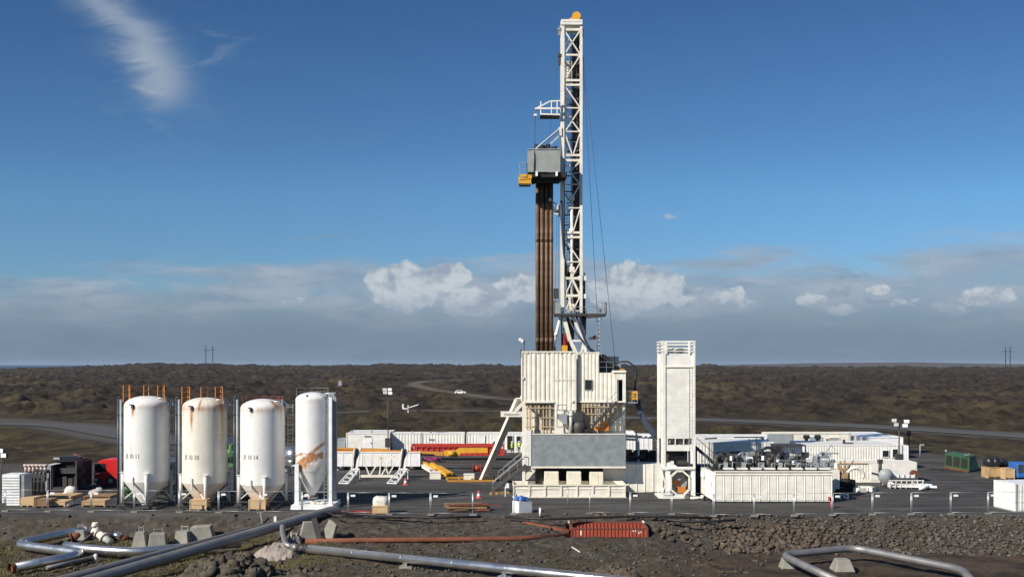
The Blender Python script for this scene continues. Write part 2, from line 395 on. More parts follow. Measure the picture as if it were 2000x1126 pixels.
ROAD_L = gp([(-300, 834), (0, 827), (110, 829), (170, 836), (235, 849), (330, 862), (450, 872)])
ROAD_L2 = gp([(110, 829), (60, 823), (0, 819), (-200, 815)])
ROAD_R = gp([(1050, 812), (1365, 819), (1500, 824), (1700, 833), (1850, 842), (2000, 851), (2300, 874)])
TRACK = gp([(1130, 741), (1000, 741), (900, 742), (830, 744.5), (808, 748), (812, 753), (850, 761), (900, 768), (960, 776), (1050, 783), (1150, 790)])
TRACK2 = gp([(560, 750), (700, 751.5), (800, 752.5), (812, 753)])
TRACK3 = gp([(640, 806), (760, 802), (900, 801), (1050, 803)])
TRACK4 = gp([(200, 744), (330, 744.5), (470, 748), (560, 750)])
def height(x, y):
    px = 1000+2000*x/np.maximum(y, 1)
    z = np.zeros(x.shape)
    # foreground bank below the pad
    e = 82.0+0.35*(fbm(x*0.15, y*0.0+3, 5, 3)-0.5)+0*x
    t = np.clip(e-y, 0, 40)
    L = -np.interp(t, [0, 0.5, 2.0, 4.0, 12, 20, 40], [0, 0.35, 1.75, 1.95, 2.25, 2.4, 2.6])
    Mi = -np.interp(t, [0, 1.0, 5, 8, 12, 17, 40], [0, 0.25, 1.0, 1.55, 1.85, 2.05, 2.5])
    Rt = -np.interp(t, [0, 0.5, 5.5, 7, 12, 40], [0, 0.1, 1.95, 2.05, 2.1, 2.4])
    wl = 1-sst(px, 520, 640); wr = sst(px, 1270, 1420)
    z = L*wl+Mi*(1-wl)*(1-wr)+Rt*wr*(1-wl)
    rough = sst(t, 0.0, 0.8)
    z = z+rough*(fbm(x*0.5, y*0.5, 21, 4)-0.5)*0.30+rough*(fbm(x*2.6, y*2.6, 31, 3)-0.5)*0.13
    # pad itself: almost level
    z = z+(1-rough)*(fbm(x*0.12, y*0.12, 41, 3)-0.5)*0.05
    # little bank on pad edge
    z = z+0.12*np.exp(-((y-e-0.2)/0.5)**2)*fbm(x*0.6, y*0.6, 51, 3)
    # the lava field behind
    pe = np.interp(px, PADX, PADD); a = sst(y-pe, 0, 30)
    dr = np.minimum(seg_dist(x, y, ROAD_L), seg_dist(x, y, ROAD_R)); dr = np.minimum(dr, seg_dist(x, y, ROAD_L2))
    a = a*sst(dr, 6, 26)
    dt = np.minimum(np.minimum(seg_dist(x, y, TRACK), seg_dist(x, y, TRACK2)), np.minimum(seg_dist(x, y, TRACK3), seg_dist(x, y, TRACK4)))
    a2 = sst(dt, 3, 22)
    n1 = fbm(x/95, y/95, 61, 3); n2 = fbm(x/27, y/27, 71, 3); n3 = fbm(x/7.5, y/7.5, 81, 4); n4 = fbm(x/2.4, y/2.4, 91, 2)
    bump = 3.6*(n1-0.55)+3.0*np.abs(n2-0.5)*1.7+3.4*(n3-0.5)+6.5*np.maximum(0, n3-0.56)+2.0*(n4-0.5)
    bump = bump*np.interp(y, [100, 200, 400, 1500], [0.30, 0.55, 0.75, 1.0])-0.35
    z = z+a*a2*bump+a*(1-a2)*0.4*(n1-0.5)
    rp = np.interp(px, RIDGE[0], RIDGE[1])
    zr = CAMH-(rp-HZ)*1.2
    z = z+(zr-1.6)*sst(y, 500, 2300)*a
    z = z+sst(y, 1500, 2400)*a*16*np.maximum(0, fbm(x/30, y/60, 101, 4)-0.53)
    z = z+7.5*np.exp(-(((px-1386)/17.0)**2)**1.3-((y-2300)/60)**2)
    z = z+4.0*np.exp(-((px-296)/18.0)**2-((y-2350)/80)**2)
    z = z-sst(y, 2650, 3300)*90
    inside = (px > 1108) & (px < 1274) & (y > 77.12) & (y < 80.25)
    z = np.where(inside, np.minimum(z, -1.15), z)
    return z
rows = np.concatenate([np.arange(38, 64, 0.8), np.arange(64, 84.4, 0.13), np.arange(84.4, 118, 1.2), 118*np.exp(np.arange(0, math.log(3400/118.), 0.0095))])
us = np.linspace(-0.75, 0.75, 760)
YY, UU = np.meshgrid(rows, us, indexing='ij'); XX = UU*YY
ZZ = height(XX, YY)
nr, nc = YY.shape
def grid_object(name, XX, YY, ZZ, mat_, attrs=None):
    nr, nc = XX.shape
    me = bpy.data.meshes.new(name)
    co = np.stack([XX, YY, ZZ], -1).reshape(-1, 3).astype(np.float32)
    idx = np.arange(nr*nc).reshape(nr, nc)
    q = np.stack([idx[:-1, :-1], idx[:-1, 1:], idx[1:, 1:], idx[1:, :-1]], -1).reshape(-1, 4)
    me.vertices.add(len(co)); me.vertices.foreach_set('co', co.ravel())
    me.loops.add(q.size); me.loops.foreach_set('vertex_index', q.ravel().astype(np.int32))
    me.polygons.add(len(q)); me.polygons.foreach_set('loop_start', np.arange(0, q.size, 4, dtype=np.int32))
    me.polygons.foreach_set('loop_total', np.full(len(q), 4, dtype=np.int32))
    me.polygons.foreach_set('use_smooth', np.ones(len(q), dtype=bool))
    me.update(calc_edges=True); me.validate()
    for k, arr in (attrs or {}).items():
        at = me.attributes.new(k, 'FLOAT', 'POINT'); at.data.foreach_set('value', arr.reshape(-1).astype(np.float32))
    me.materials.append(mat_); o = bpy.data.objects.new(name, me); C.objects.link(o); return o
PX = 1000+2000*XX/YY
PE = np.interp(PX, PADX, PADD)
pad = (1-sst(YY-PE, -1, 5))*sst(YY, 81.2, 82.2)
dR = np.minimum(np.minimum(seg_dist(XX, YY, ROAD_L), seg_dist(XX, YY, ROAD_R)), seg_dist(XX, YY, ROAD_L2)+3)
rd = 1-sst(dR, 6, 9.5)
dT = np.minimum(np.minimum(seg_dist(XX, YY, TRACK), seg_dist(XX, YY, TRACK2)+1), np.minimum(seg_dist(XX, YY, TRACK3)+0.6, seg_dist(XX, YY, TRACK4)+1.6))
trk = 1-sst(dT, 2.0, 5.5)
lava = sst(YY-PE, 1, 9)*(1-rd)
wet = sst(PX, 1250, 1420)*(1-sst(YY, 75.0, 76.6))*(YY < 82)
moss = ((1-sst(PX, 540, 640))*(1-sst(YY, 79.5, 80.8))+0.35*(1-sst(YY, 70, 74)))*(YY < 82)
def ground_mat():
    mt = bpy.data.materials.new('ground'); mt.use_nodes = True; mt.node_tree.nodes.clear(); t = NT(mt.node_tree)
    pos = t.n('ShaderNodeTexCoord').outputs['Object']
    def at(n): return t.n('ShaderNodeAttribute', attribute_name=n).outputs['Fac']
    big = t.noise(t.mapv(pos, (1, 0.35, 1)), 0.016, 6, 0.62, 0.5); mid = t.noise(t.mapv(pos, (1, 0.6, 1)), 0.11, 6, 0.65, 0.3)
    fine = t.noise(pos, 1.6, 6, 0.65); vf = t.noise(pos, 9.0, 5, 0.7)
    # gravel of the bank
    c = t.mix(t.mr(fine, 0.35, 0.68), (0.040, 0.034, 0.029), (0.098, 0.086, 0.073))
    c = t.mix(t.mr(vf, 0.60, 0.80), c, (0.15, 0.132, 0.11))
    c = t.mix(t.m('MULTIPLY', t.mr(t.noise(pos, 0.4, 5, 0.6, 0.6), 0.48, 0.62), 0.6), c, (0.062, 0.044, 0.026))
    c = t.mix(t.mr(vf, 0.42, 0.25), c, (0.022, 0.02, 0.018))
    # moss and dry grass of the lower ground
    mo = t.mix(t.mr(fine, 0.35, 0.7), (0.045, 0.040, 0.018), (0.12, 0.105, 0.045))
    mo = t.mix(t.mr(mid, 0.4, 0.62), mo, (0.075, 0.052, 0.033))
    c = t.mix(t.m('MULTIPLY', at('moss'), t.mr(t.noise(pos, 0.55, 5, 0.6), 0.38, 0.56)), c, mo)
    # damp soil
    we = t.mix(t.mr(t.noise(pos, 0.35, 5, 0.6, 0.5), 0.4, 0.62), (0.072, 0.052, 0.038), (0.034, 0.027, 0.022))
    we = t.mix(t.mr(t.noise(pos, 0.25, 4, 0.6, 1.0), 0.58, 0.68, 0, 0.8), we, (0.125, 0.085, 0.045))
    c = t.mix(at('wet'), c, we)
    # pad: rolled dark gravel
    pn = t.noise(t.mapv(pos, (0.16, 0.9, 1)), 0.5, 6, 0.66, 1.2)
    pc = t.mix(t.mr(pn, 0.35, 0.68), (0.036, 0.035, 0.034), (0.094, 0.091, 0.087))
    pc = t.mix(t.m('MULTIPLY', t.mr(vf, 0.5, 0.75), 0.5), pc, (0.15, 0.14, 0.13))
    pc = t.mix(t.mr(t.noise(pos, 0.18, 4, 0.6, 1.0), 0.56, 0.66, 0, 0.6), pc, (0.040, 0.038, 0.037))
    c = t.mix(at('pad'), c, pc)
    # lava field
    lv = t.mix(t.mr(mid, 0.36, 0.62), (0.020, 0.015, 0.012), (0.066, 0.051, 0.038))
    lv = t.mix(t.m('MULTIPLY', t.mr(big, 0.49, 0.60), t.mr(mid, 0.42, 0.56, 0.15, 0.95)), lv, (0.098, 0.076, 0.040))
    lv = t.mix(t.m('MULTIPLY', t.mr(big, 0.53, 0.38), t.mr(t.noise(t.mapv(pos, (1, .6, 1), (40, 9, 0)), 0.09, 5, 0.6), 0.48, 0.62)), lv, (0.052, 0.043, 0.029))
    lv = t.mix(t.m('MULTIPLY', t.mr(t.noise(t.mapv(pos, (1, 0.5, 1), (70, 3, 0)), 0.16, 5, 0.7), 0.60, 0.70), 0.9), lv, (0.015, 0.013, 0.012))
    lv = t.mix(t.m('MULTIPLY', t.mr(fine, 0.58, 0.75), 0.5), lv, (0.10, 0.085, 0.065))
    # near moss belt just behind the pad is yellower
    sep = t.n('ShaderNodeSeparateXYZ'); t.lk(pos, sep.inputs[0])
    near = t.mr(sep.outputs[1], 150, 330, 1.0, 0.0)
    mossy = t.mix(t.mr(t.noise(t.mapv(pos, (1, 0.5, 1)), 0.28, 6, 0.65), 0.38, 0.62), (0.036, 0.026, 0.016), (0.115, 0.090, 0.040))
    lv = t.mix(t.m('MULTIPLY', near, t.mr(mid, 0.36, 0.56, 0.25, 0.85)), lv, mossy)
    c = t.mix(at('lava'), c, lv)
    # gravel aprons of the roads, sandy tracks
    c = t.mix(t.m('MULTIPLY', at('road'), 0.9), c, t.mix(t.mr(fine, 0.3, 0.7), (0.062, 0.056, 0.050), (0.105, 0.096, 0.085)))
    c = t.mix(t.m('MULTIPLY', at('track'), t.mr(mid, 0.3, 0.6, 0.55, 1.0)), c, (0.17, 0.145, 0.11))
    b = t.n('ShaderNodeBsdfPrincipled'); t.lk(c, b.inputs['Base Color']); b.inputs['Roughness'].default_value = 0.95
    b.inputs['Specular IOR Level'].default_value = 0.2
    bp = t.n('ShaderNodeBump'); bp.inputs['Strength'].default_value = 0.8
    t.lk(t.m('MAXIMUM', t.m('MULTIPLY', at('lava'), 1.2), t.m('SUBTRACT', 0.14, t.m('MULTIPLY', at('pad'), 0.115))), bp.inputs['Distance'])
    hh = t.m('ADD', t.m('MULTIPLY', t.m('MULTIPLY', mid, at('lava')), 1.4), t.m('ADD', fine, t.m('MULTIPLY', vf, 0.35)))
    t.lk(hh, bp.inputs['Height']); t.lk(bp.outputs[0], b.inputs['Normal'])
    o = t.n('ShaderNodeOutputMaterial'); t.lk(b.outputs[0], o.inputs[0]); return mt
M_ground = ground_mat()
g = grid_object('ground', XX, YY, ZZ, M_ground, dict(pad=pad, lava=lava, wet=wet, moss=moss, road=rd, track=trk)); tag(g, kind='structure')
def hz(x, y): return float(height(np.array([float(x)]), np.array([float(y)]))[0])
# near ground round the viewpoint so that the sheet has no hole in front
mb = MB(); mb.box(-300, 300, -60, 38.2, -4, -2.9); o = mb.build('lower_ground', M_ground); tag(o, kind='structure')
# asphalt road strips
M_asph = paint('asphalt', (0.075, 0.072, 0.07), 0.85, damt=0.2, streak=False, bump=0.2)
M_line = paint('road_line', (0.45, 0.45, 0.43), 0.7, damt=0.4, streak=False)
def strip(name, pts, wd, m, dz=0.05, off=0.0):
    # resample
    P_ = [Vector(p) for p in pts]; out = []
    for a, b in zip(P_[:-1], P_[1:]):
        k = max(2, int((b-a).length/4))
        for i in range(k): out.append(a.lerp(b, i/k))
    out.append(P_[-1])
    for _ in range(6): out = [out[0]]+[(out[i-1]+out[i]*2+out[i+1])/4 for i in range(1, len(out)-1)]+[out[-1]]
    vs = []
    for i, p in enumerate(out):
        d = (out[min(i+1, len(out)-1)]-out[max(0, i-1)]).normalized(); nn = Vector((d.y, -d.x))
        for s_ in (-1, 1):
            q = p+nn*(off+s_*wd/2); vs.append((q.x, q.y))
    A = np.array(vs); zz = height(A[:, 0], A[:, 1])
    ctr = (zz[0::2]+zz[1::2])/2
    for _ in range(4): ctr = np.convolve(np.pad(ctr, 1, 'edge'), [.25, .5, .25], 'valid')
    m_ = MB(); m_.add([(vs[i][0], vs[i][1], ctr[i//2]+dz) for i in range(len(vs))], [(2*i, 2*i+1, 2*i+3, 2*i+2) for i in range(len(out)-1)], True)
    o = m_.build(name, m); tag(o, kind='structure'); return o
strip('road', ROAD_R, 8.5, M_asph, 0.14); strip('road_marking', ROAD_R, 0.35, M_line, 0.16, 3.9)
strip('road', ROAD_L, 8.0, M_asph, 0.14)
# sea
mt = bpy.data.materials.new('sea'); mt.use_nodes = True; bs = mt.node_tree.nodes['Principled BSDF']
bs.inputs['Base Color'].default_value = (0.035, 0.075, 0.13, 1); bs.inputs['Roughness'].default_value = 0.5
tn = NT(mt.node_tree); nzz = tn.noise(tn.n('ShaderNodeTexCoord').outputs['Object'], 0.004, 4); bp = tn.n('ShaderNodeBump'); bp.inputs['Distance'].default_value = 30
tn.lk(nzz, bp.inputs['Height']); tn.lk(bp.outputs[0], bs.inputs['Normal'])
mb = MB(); mb.box(-30000, 30000, 2950, 25000, -40, -7); o = mb.build('sea', mt); tag(o, kind='structure')
# distant low hills to the right
yh = np.linspace(5200, 8200, 50); uh = np.linspace(0.13, 1.1, 500)
Yh, Uh = np.meshgrid(yh, uh, indexing='ij'); pxh = 1000+2000*Uh
top = np.interp(pxh, [1260, 1330, 1420, 1560, 1700, 1790, 1870, 2000, 2400, 3200], [728, 717, 712, 709, 707.5, 706.5, 708.5, 710.5, 712, 714])
zt = CAMH-(top-HZ)*7000/2000.+4*(fbm(Uh*40, Yh*0.002, 7, 4)-0.5)
Zh = -9+(zt+9)*(1-sst(np.abs(Yh-7000), 0, 1700)**1.0)
M_hill = paint('far_hill', (0.075, 0.065, 0.05), 0.95, damt=0.7, dirt=(0.13, 0.11, 0.07), dscale=0.004, streak=False, bump=0)
o = grid_object('hills', Uh*Yh, Yh, Zh, M_hill); tag(o, kind='structure')

# ================================================================ SILOS
def text_mesh(txt, size):
    cu = bpy.data.curves.new('lettering', 'FONT'); cu.body = txt; cu.size = size; cu.extrude = 0.0; cu.resolution_u = 2; cu.offset = 0.02
    cu.align_x = 'CENTER'; ob = bpy.data.objects.new('lettering', cu); C.objects.link(ob)
    dg = bpy.context.evaluated_depsgraph_get(); me = bpy.data.meshes.new_from_object(ob.evaluated_get(dg))
    vs = [tuple(v.co) for v in me.vertices]; fs = [tuple(p.vertices) for p in me.polygons]
    bpy.data.objects.remove(ob); bpy.data.meshes.remove(me); return vs, fs
def rust_attr(o, fn):
    me = o.data; co = np.zeros(len(me.vertices)*3); me.vertices.foreach_get('co', co); co = co.reshape(-1, 3)
    a = me.attributes.new('rust', 'FLOAT', 'POINT'); a.data.foreach_set('value', np.clip(fn(co), 0, 1).astype(np.float32))
def silo(cx_px, top_py, label, txt, railkind, mat_, rustfn, cone_box, seed):
    rnd = random.Random(seed)
    D = 86.5; r = 1.84; cx = X(cx_px, D); g = 0.0
    zt = Z(top_py, D); zs = zt-0.85; zc = Z(top_py+166, D)+0.05; zb = zc-2.15
    t = thing('cement_silo', label, 'silo', (cx, D, g), group='white cement silos in a row')
    prof = [(0.02, zt)]+[(r*math.sin(a), zs+(zt-zs)*math.cos(a)) for a in np.linspace(0.15, math.pi/2, 9)]
    prof += [(r, z) for z in np.linspace(zs-0.1, zc, 46)]
    mb = MB(); mb.lathe(prof, cx, D, 96); o = mb.build('tank_shell', mat_, t); rust_attr(o, lambda c: rustfn(c, r, zt-g, zs-g))
    for zz in (zs-2.1, zs-4.2):
        pass
    mb = MB(); mb.lathe([(r-0.02, zc), (r-0.03, zc-0.06), (0.32, zb), (0.26, zb-0.25)], cx, D, 64)
    o = mb.build('cone', mat_, t); rust_attr(o, lambda c: 0.1+0.5*np.clip((2.6-c[:, 2])/2.5, 0, 1)*(0.0 if cone_box == 0 else 1))
    mb = MB(); mb.tube((cx, D, zb-0.25), (cx, D, zb-0.42), 0.34, n=20); mb.boxc((cx, D-0.05, zb-0.5), (0.5, 0.4, 0.16))
    mb.build('discharge_valve', M_rust if cone_box else M_galv, t)
    for a in (18, 108, 198, 288):
        px = cx+math.sin(R(a))*(r+0.10); py = D-math.cos(R(a))*(r+0.10)
        mb = MB(); mb.tube((px, py, 0.42), (px, py, zc+0.72), 0.125, n=14)
        mb.boxc((px, py, zc+0.74), (0.36, 0.36, 0.05))
        ux, uy = math.sin(R(a)), -math.cos(R(a))
        mb.bar((px-ux*0.1, py-uy*0.1, zc+0.4), (px-ux*0.16, py-uy*0.16, zc-0.0), 0.22, 0.1)
        mb.bar((px, py, 0.62), (px-0.42*ux-0.35*(1 if a == 18 else -1 if a == 288 else 0), py-0.42*uy, 1.25), 0.09)
        leg = mb.build('leg', M_white, t)
        mb = MB(); mb.boxc((px, py, 0.34), (0.42, 0.42, 0.14)); mb.boxc((px, py, 0.20), (0.62, 0.62, 0.16)); mb.build('foot_plate', M_dark, leg)
    mb = MB()
    for sx in (-1, 1): mb.boxc((cx+sx*1.35, D, 0.055), (0.28, 4.3, 0.13))
    for sy in (-1, 1): mb.boxc((cx, D+sy*1.75, 0.06), (2.40, 0.26, 0.12))
    mb.build('ground_frame', M_dark, t)
    # bracing low down
    mb = MB()
    pts = [(cx+math.sin(R(a))*(r+0.1), D-math.cos(R(a))*(r+0.1)) for a in (18, 108, 198, 288)]
    for i in range(4):
        a, b = pts[i], pts[(i+1) % 4]
        if i != 3: mb.bar((a[0], a[1], 0.55), (b[0], b[1], 1.9), 0.07)
        mb.bar((a[0], a[1], 0.5), (b[0], b[1], 0.5), 0.08)
    mb.build('brace', M_dark, t)
    # weld seams
    mb = MB()
    for zz in (zs-2.05, zs-4.35): mb.lathe([(r+0.001, zz-0.012), (r+0.008, zz), (r+0.001, zz+0.012)], cx, D, 96)
    mb.build('weld_seam', mat_, t)
    # filling and vent pipes on the left flank
    mb = MB(); xl = X(cx_px-53, D)
    mb.tube((xl, D-0.3, 0.15), (xl, D-0.3, Z(777, D)), 0.11, n=12); mb.tube((xl, D-0.3, Z(777, D)), (xl+0.15, D-0.3, Z(777, D)+0.14), 0.11, n=12)
    mb.build('filling_pipe', M_blue_dark, t)
    mb = MB(); xl2 = X(cx_px-46.5, D)
    mb.tube((xl2, D-0.5, 0.15), (xl2, D-0.5, Z(779, D)), 0.10, n=12)
    mb.build('vent_pipe', M_greylt, t)
    for py in (808, 866, 921):
        mb = MB(); zz = Z(py, D); mb.boxc((0.5*(xl+xl2)+0.08, D-0.38, zz), (0.62, 0.42, 0.07)); mb.bar((xl2, D-0.35, zz), (cx-r*0.93, D-0.3, zz), 0.07)
        mb.build('pipe_clamp', M_dark, t)
    # ladder right flank, behind
    xr = X(cx_px+47, D); mb = MB(); mb.ladder((xr+0.2, D+0.5, 0.3), (xr+0.2, D+0.5, zs+0.4), 0.42, 0.022)
    for py in (790, 809, 828, 846, 865, 884, 903):
        zz = Z(py, D); pts2 = [(xr+0.2+0.38*math.sin(a), D+0.5-0.55*math.cos(a)-0.1, zz) for a in np.linspace(-1.7, 1.7, 7)]
        for a, b in zip(pts2[:-1], pts2[1:]): mb.bar(a, b, 0.03)
    mb.bar((xr-0.1, D+0.5, zs+0.15), (xr+0.45, D+0.5, zs+0.15), 0.05)
    mb.build('ladder', M_galv, t)
    mb = MB(); mb.boxc((cx+r*0.93, D-0.3, zs+0.55), (0.16, 0.16, 0.5)); mb.pipe([(cx+r*0.6, D-0.6, zs+0.62), (cx+r*0.98, D-0.3, zs+0.7), (cx+r*1.1, D-0.1, zs+0.4), (cx+r*1.06, D, zs-0.5)], 0.055, 8)
    mb.build('vent_valve', M_galv, t)
    # bracket near the top in front
    mb = MB(); bx = cx-0.55; by = D-math.sqrt(r*r-0.3)
    mb.boxc((bx, by-0.07, zs+0.02), (0.16, 0.2, 0.34)); mb.boxc((bx-0.12, by-0.12, zs+0.16), (0.2, 0.16, 0.1))
    mb.build('lifting_lug', M_dark, t)
    mb = MB(); by2 = D-math.sqrt(r*r-0.3)
    mb.boxc((bx, by2-0.05, zc+0.02), (0.13, 0.14, 0.9)); mb.build('lifting_lug', M_white, t)
    # stencilled number, wrapped round the shell
    vs, fs = text_mesh(txt, 0.52); v2 = []
    for (x, y, z_) in vs:
        ang = (x*0.84-0.66)/r; v2.append((cx+math.sin(ang)*(r+0.006), D-math.cos(ang)*(r+0.006), y+Z(893 if seed != 1 else 891, D)))
    m_ = MB(); m_.add(v2, fs); m_.build('lettering', M_letter, t)
    # roof rails
    if railkind == 'posts' or railkind == 'posts2':
        cl = [(-42, -29), (-2, 4), (25, 38)] if railkind == 'posts' else [(-41, -26), (-4, 6), (24, 38)]
        for k, (a, b) in enumerate(cl):
            m_ = MB(); zz0 = zt-0.32 if k != 1 else zt-0.05
            xs = [X(cx_px+a, D), X(cx_px+(a+b)/2+1, D), X(cx_px+b, D)] if k != 1 else [X(cx_px+a, D), X(cx_px+b, D)]
            for i, xx in enumerate(xs):
                m_.bar((xx, D-0.5+0.4*(i % 2), zz0-0.25), (xx, D-0.5+0.4*(i % 2), zt+0.86), 0.055)
            for h in (0.86, 0.42, 0.0):
                for i in range(len(xs)-1): m_.bar((xs[i], D-0.5+0.4*(i % 2), zt+h), (xs[i+1], D-0.5+0.4*((i+1) % 2), zt+h), 0.05)
            m_.build('roof_rail', M_orange, t)
    else:
        m_ = MB()
        for a in np.linspace(-math.pi, math.pi, 15)[:-1]:
            q = (cx+math.cos(a)*r*0.93, D+math.sin(a)*r*0.93)
            q2 = (cx+math.cos(a+0.45)*r*0.93, D+math.sin(a+0.45)*r*0.93)
            if q[1] > D-0.4:
                m_.bar((*q, zs+0.2), (*q, zt+0.16+rnd.random()*0.1), 0.05); m_.bar((*q, zt+0.1), (*q2, zt+0.16), 0.05); m_.bar((*q, zt-0.1), (*q2, zt-0.05), 0.04)
        m_.build('roof_rail', M_rust, t)
    if cone_box:
        bb = MB(); bx0 = X(cx_px-29+ (0 if cone_box == 1 else 2), 84.2); bw = 1.35
        bb.box(bx0, bx0+bw, 84.2, 85.4, 0.10, 0.88)
        bb.box(bx0-0.03, bx0+0.06, 84.17, 84.2, 0.0, 0.9); bb.box(bx0+bw-0.06, bx0+bw+0.03, 84.17, 84.2, 0.0, 0.9); bb.box(bx0+0.06, bx0+bw-0.06, 84.175, 84.2, 0.80, 0.9)
        for k in range(3): bb.box(bx0+k*(bw-0.14)/2, bx0+0.14+k*(bw-0.14)/2, 84.25, 85.35, 0.0, 0.10)
        solo(bb, 'wooden_crate', M_card, 'plywood crate standing under the cone of silo '+txt, 'crate', 'plywood crates under the silos', (bx0, 84.2, 0))
    return t
def rust_top(k, base=0.0, streaks=()):
    def f(c, r, zt, zs):
        ang = np.arctan2(c[:, 0], -c[:, 1]); z = c[:, 2]
        n = np.array(vn(ang*14+3, z*0.35, 5)); a = k*np.exp(-((z-zs)/0.28)**2)*(0.35+0.9*n)
        a = a+base*vn(ang*9+7, z*0.12, 8)**2*np.clip((z-1)/zt, 0, 1)*1.3
        for (sa, z1, ln, wd, s) in streaks:
            a = a+s*np.exp(-((ang-sa)/wd)**2)*sst(z, z1-ln, z1-ln*0.35)*(1-sst(z, z1, z1+0.12))
        return a
    return f
silo(287, 772, 'white silo JB 10 11 with orange roof posts, leftmost of the silos', 'JB 10 11', 'posts', M_silo,
     rust_top(0.30, 0.0, [(-0.32, 8.3, 0.9, 0.05, 0.9), (-0.25, 8.3, 0.7, 0.03, 0.9), (-0.38, 5.2, 1.4, 0.018, 0.8), (0.95, 8.8, 2, 0.1, 0.25)]), 0, 1)
silo(400, 775, 'yellowed rust-streaked silo JB 10 10 with orange roof posts', 'JB 10 10', 'posts2', M_silo2,
     rust_top(0.50, 0.18, [(-0.32, 8.2, 2.2, 0.06, 1.0), (-0.25, 8.2, 1.2, 0.03, 0.9), (-0.85, 9.0, 2.6, 0.05, 0.45), (0.05, 9.0, 1.0, 0.04, 0.8), (1.15, 9.0, 6, 0.16, 0.6), (0.85, 9, 5, 0.1, 0.4)]), 1, 2)
silo(513, 778, 'clean white silo JB 10 14 with low rusty roof rail', 'JB 10 14', 'low', M_silo,
     rust_top(0.42, 0.0, [(-0.3, 8.1, 0.7, 0.05, 0.5), (1.2, 8.8, 3, 0.12, 0.35), (0.9, 8.9, 0.8, 0.15, 0.9)]), 2, 3)
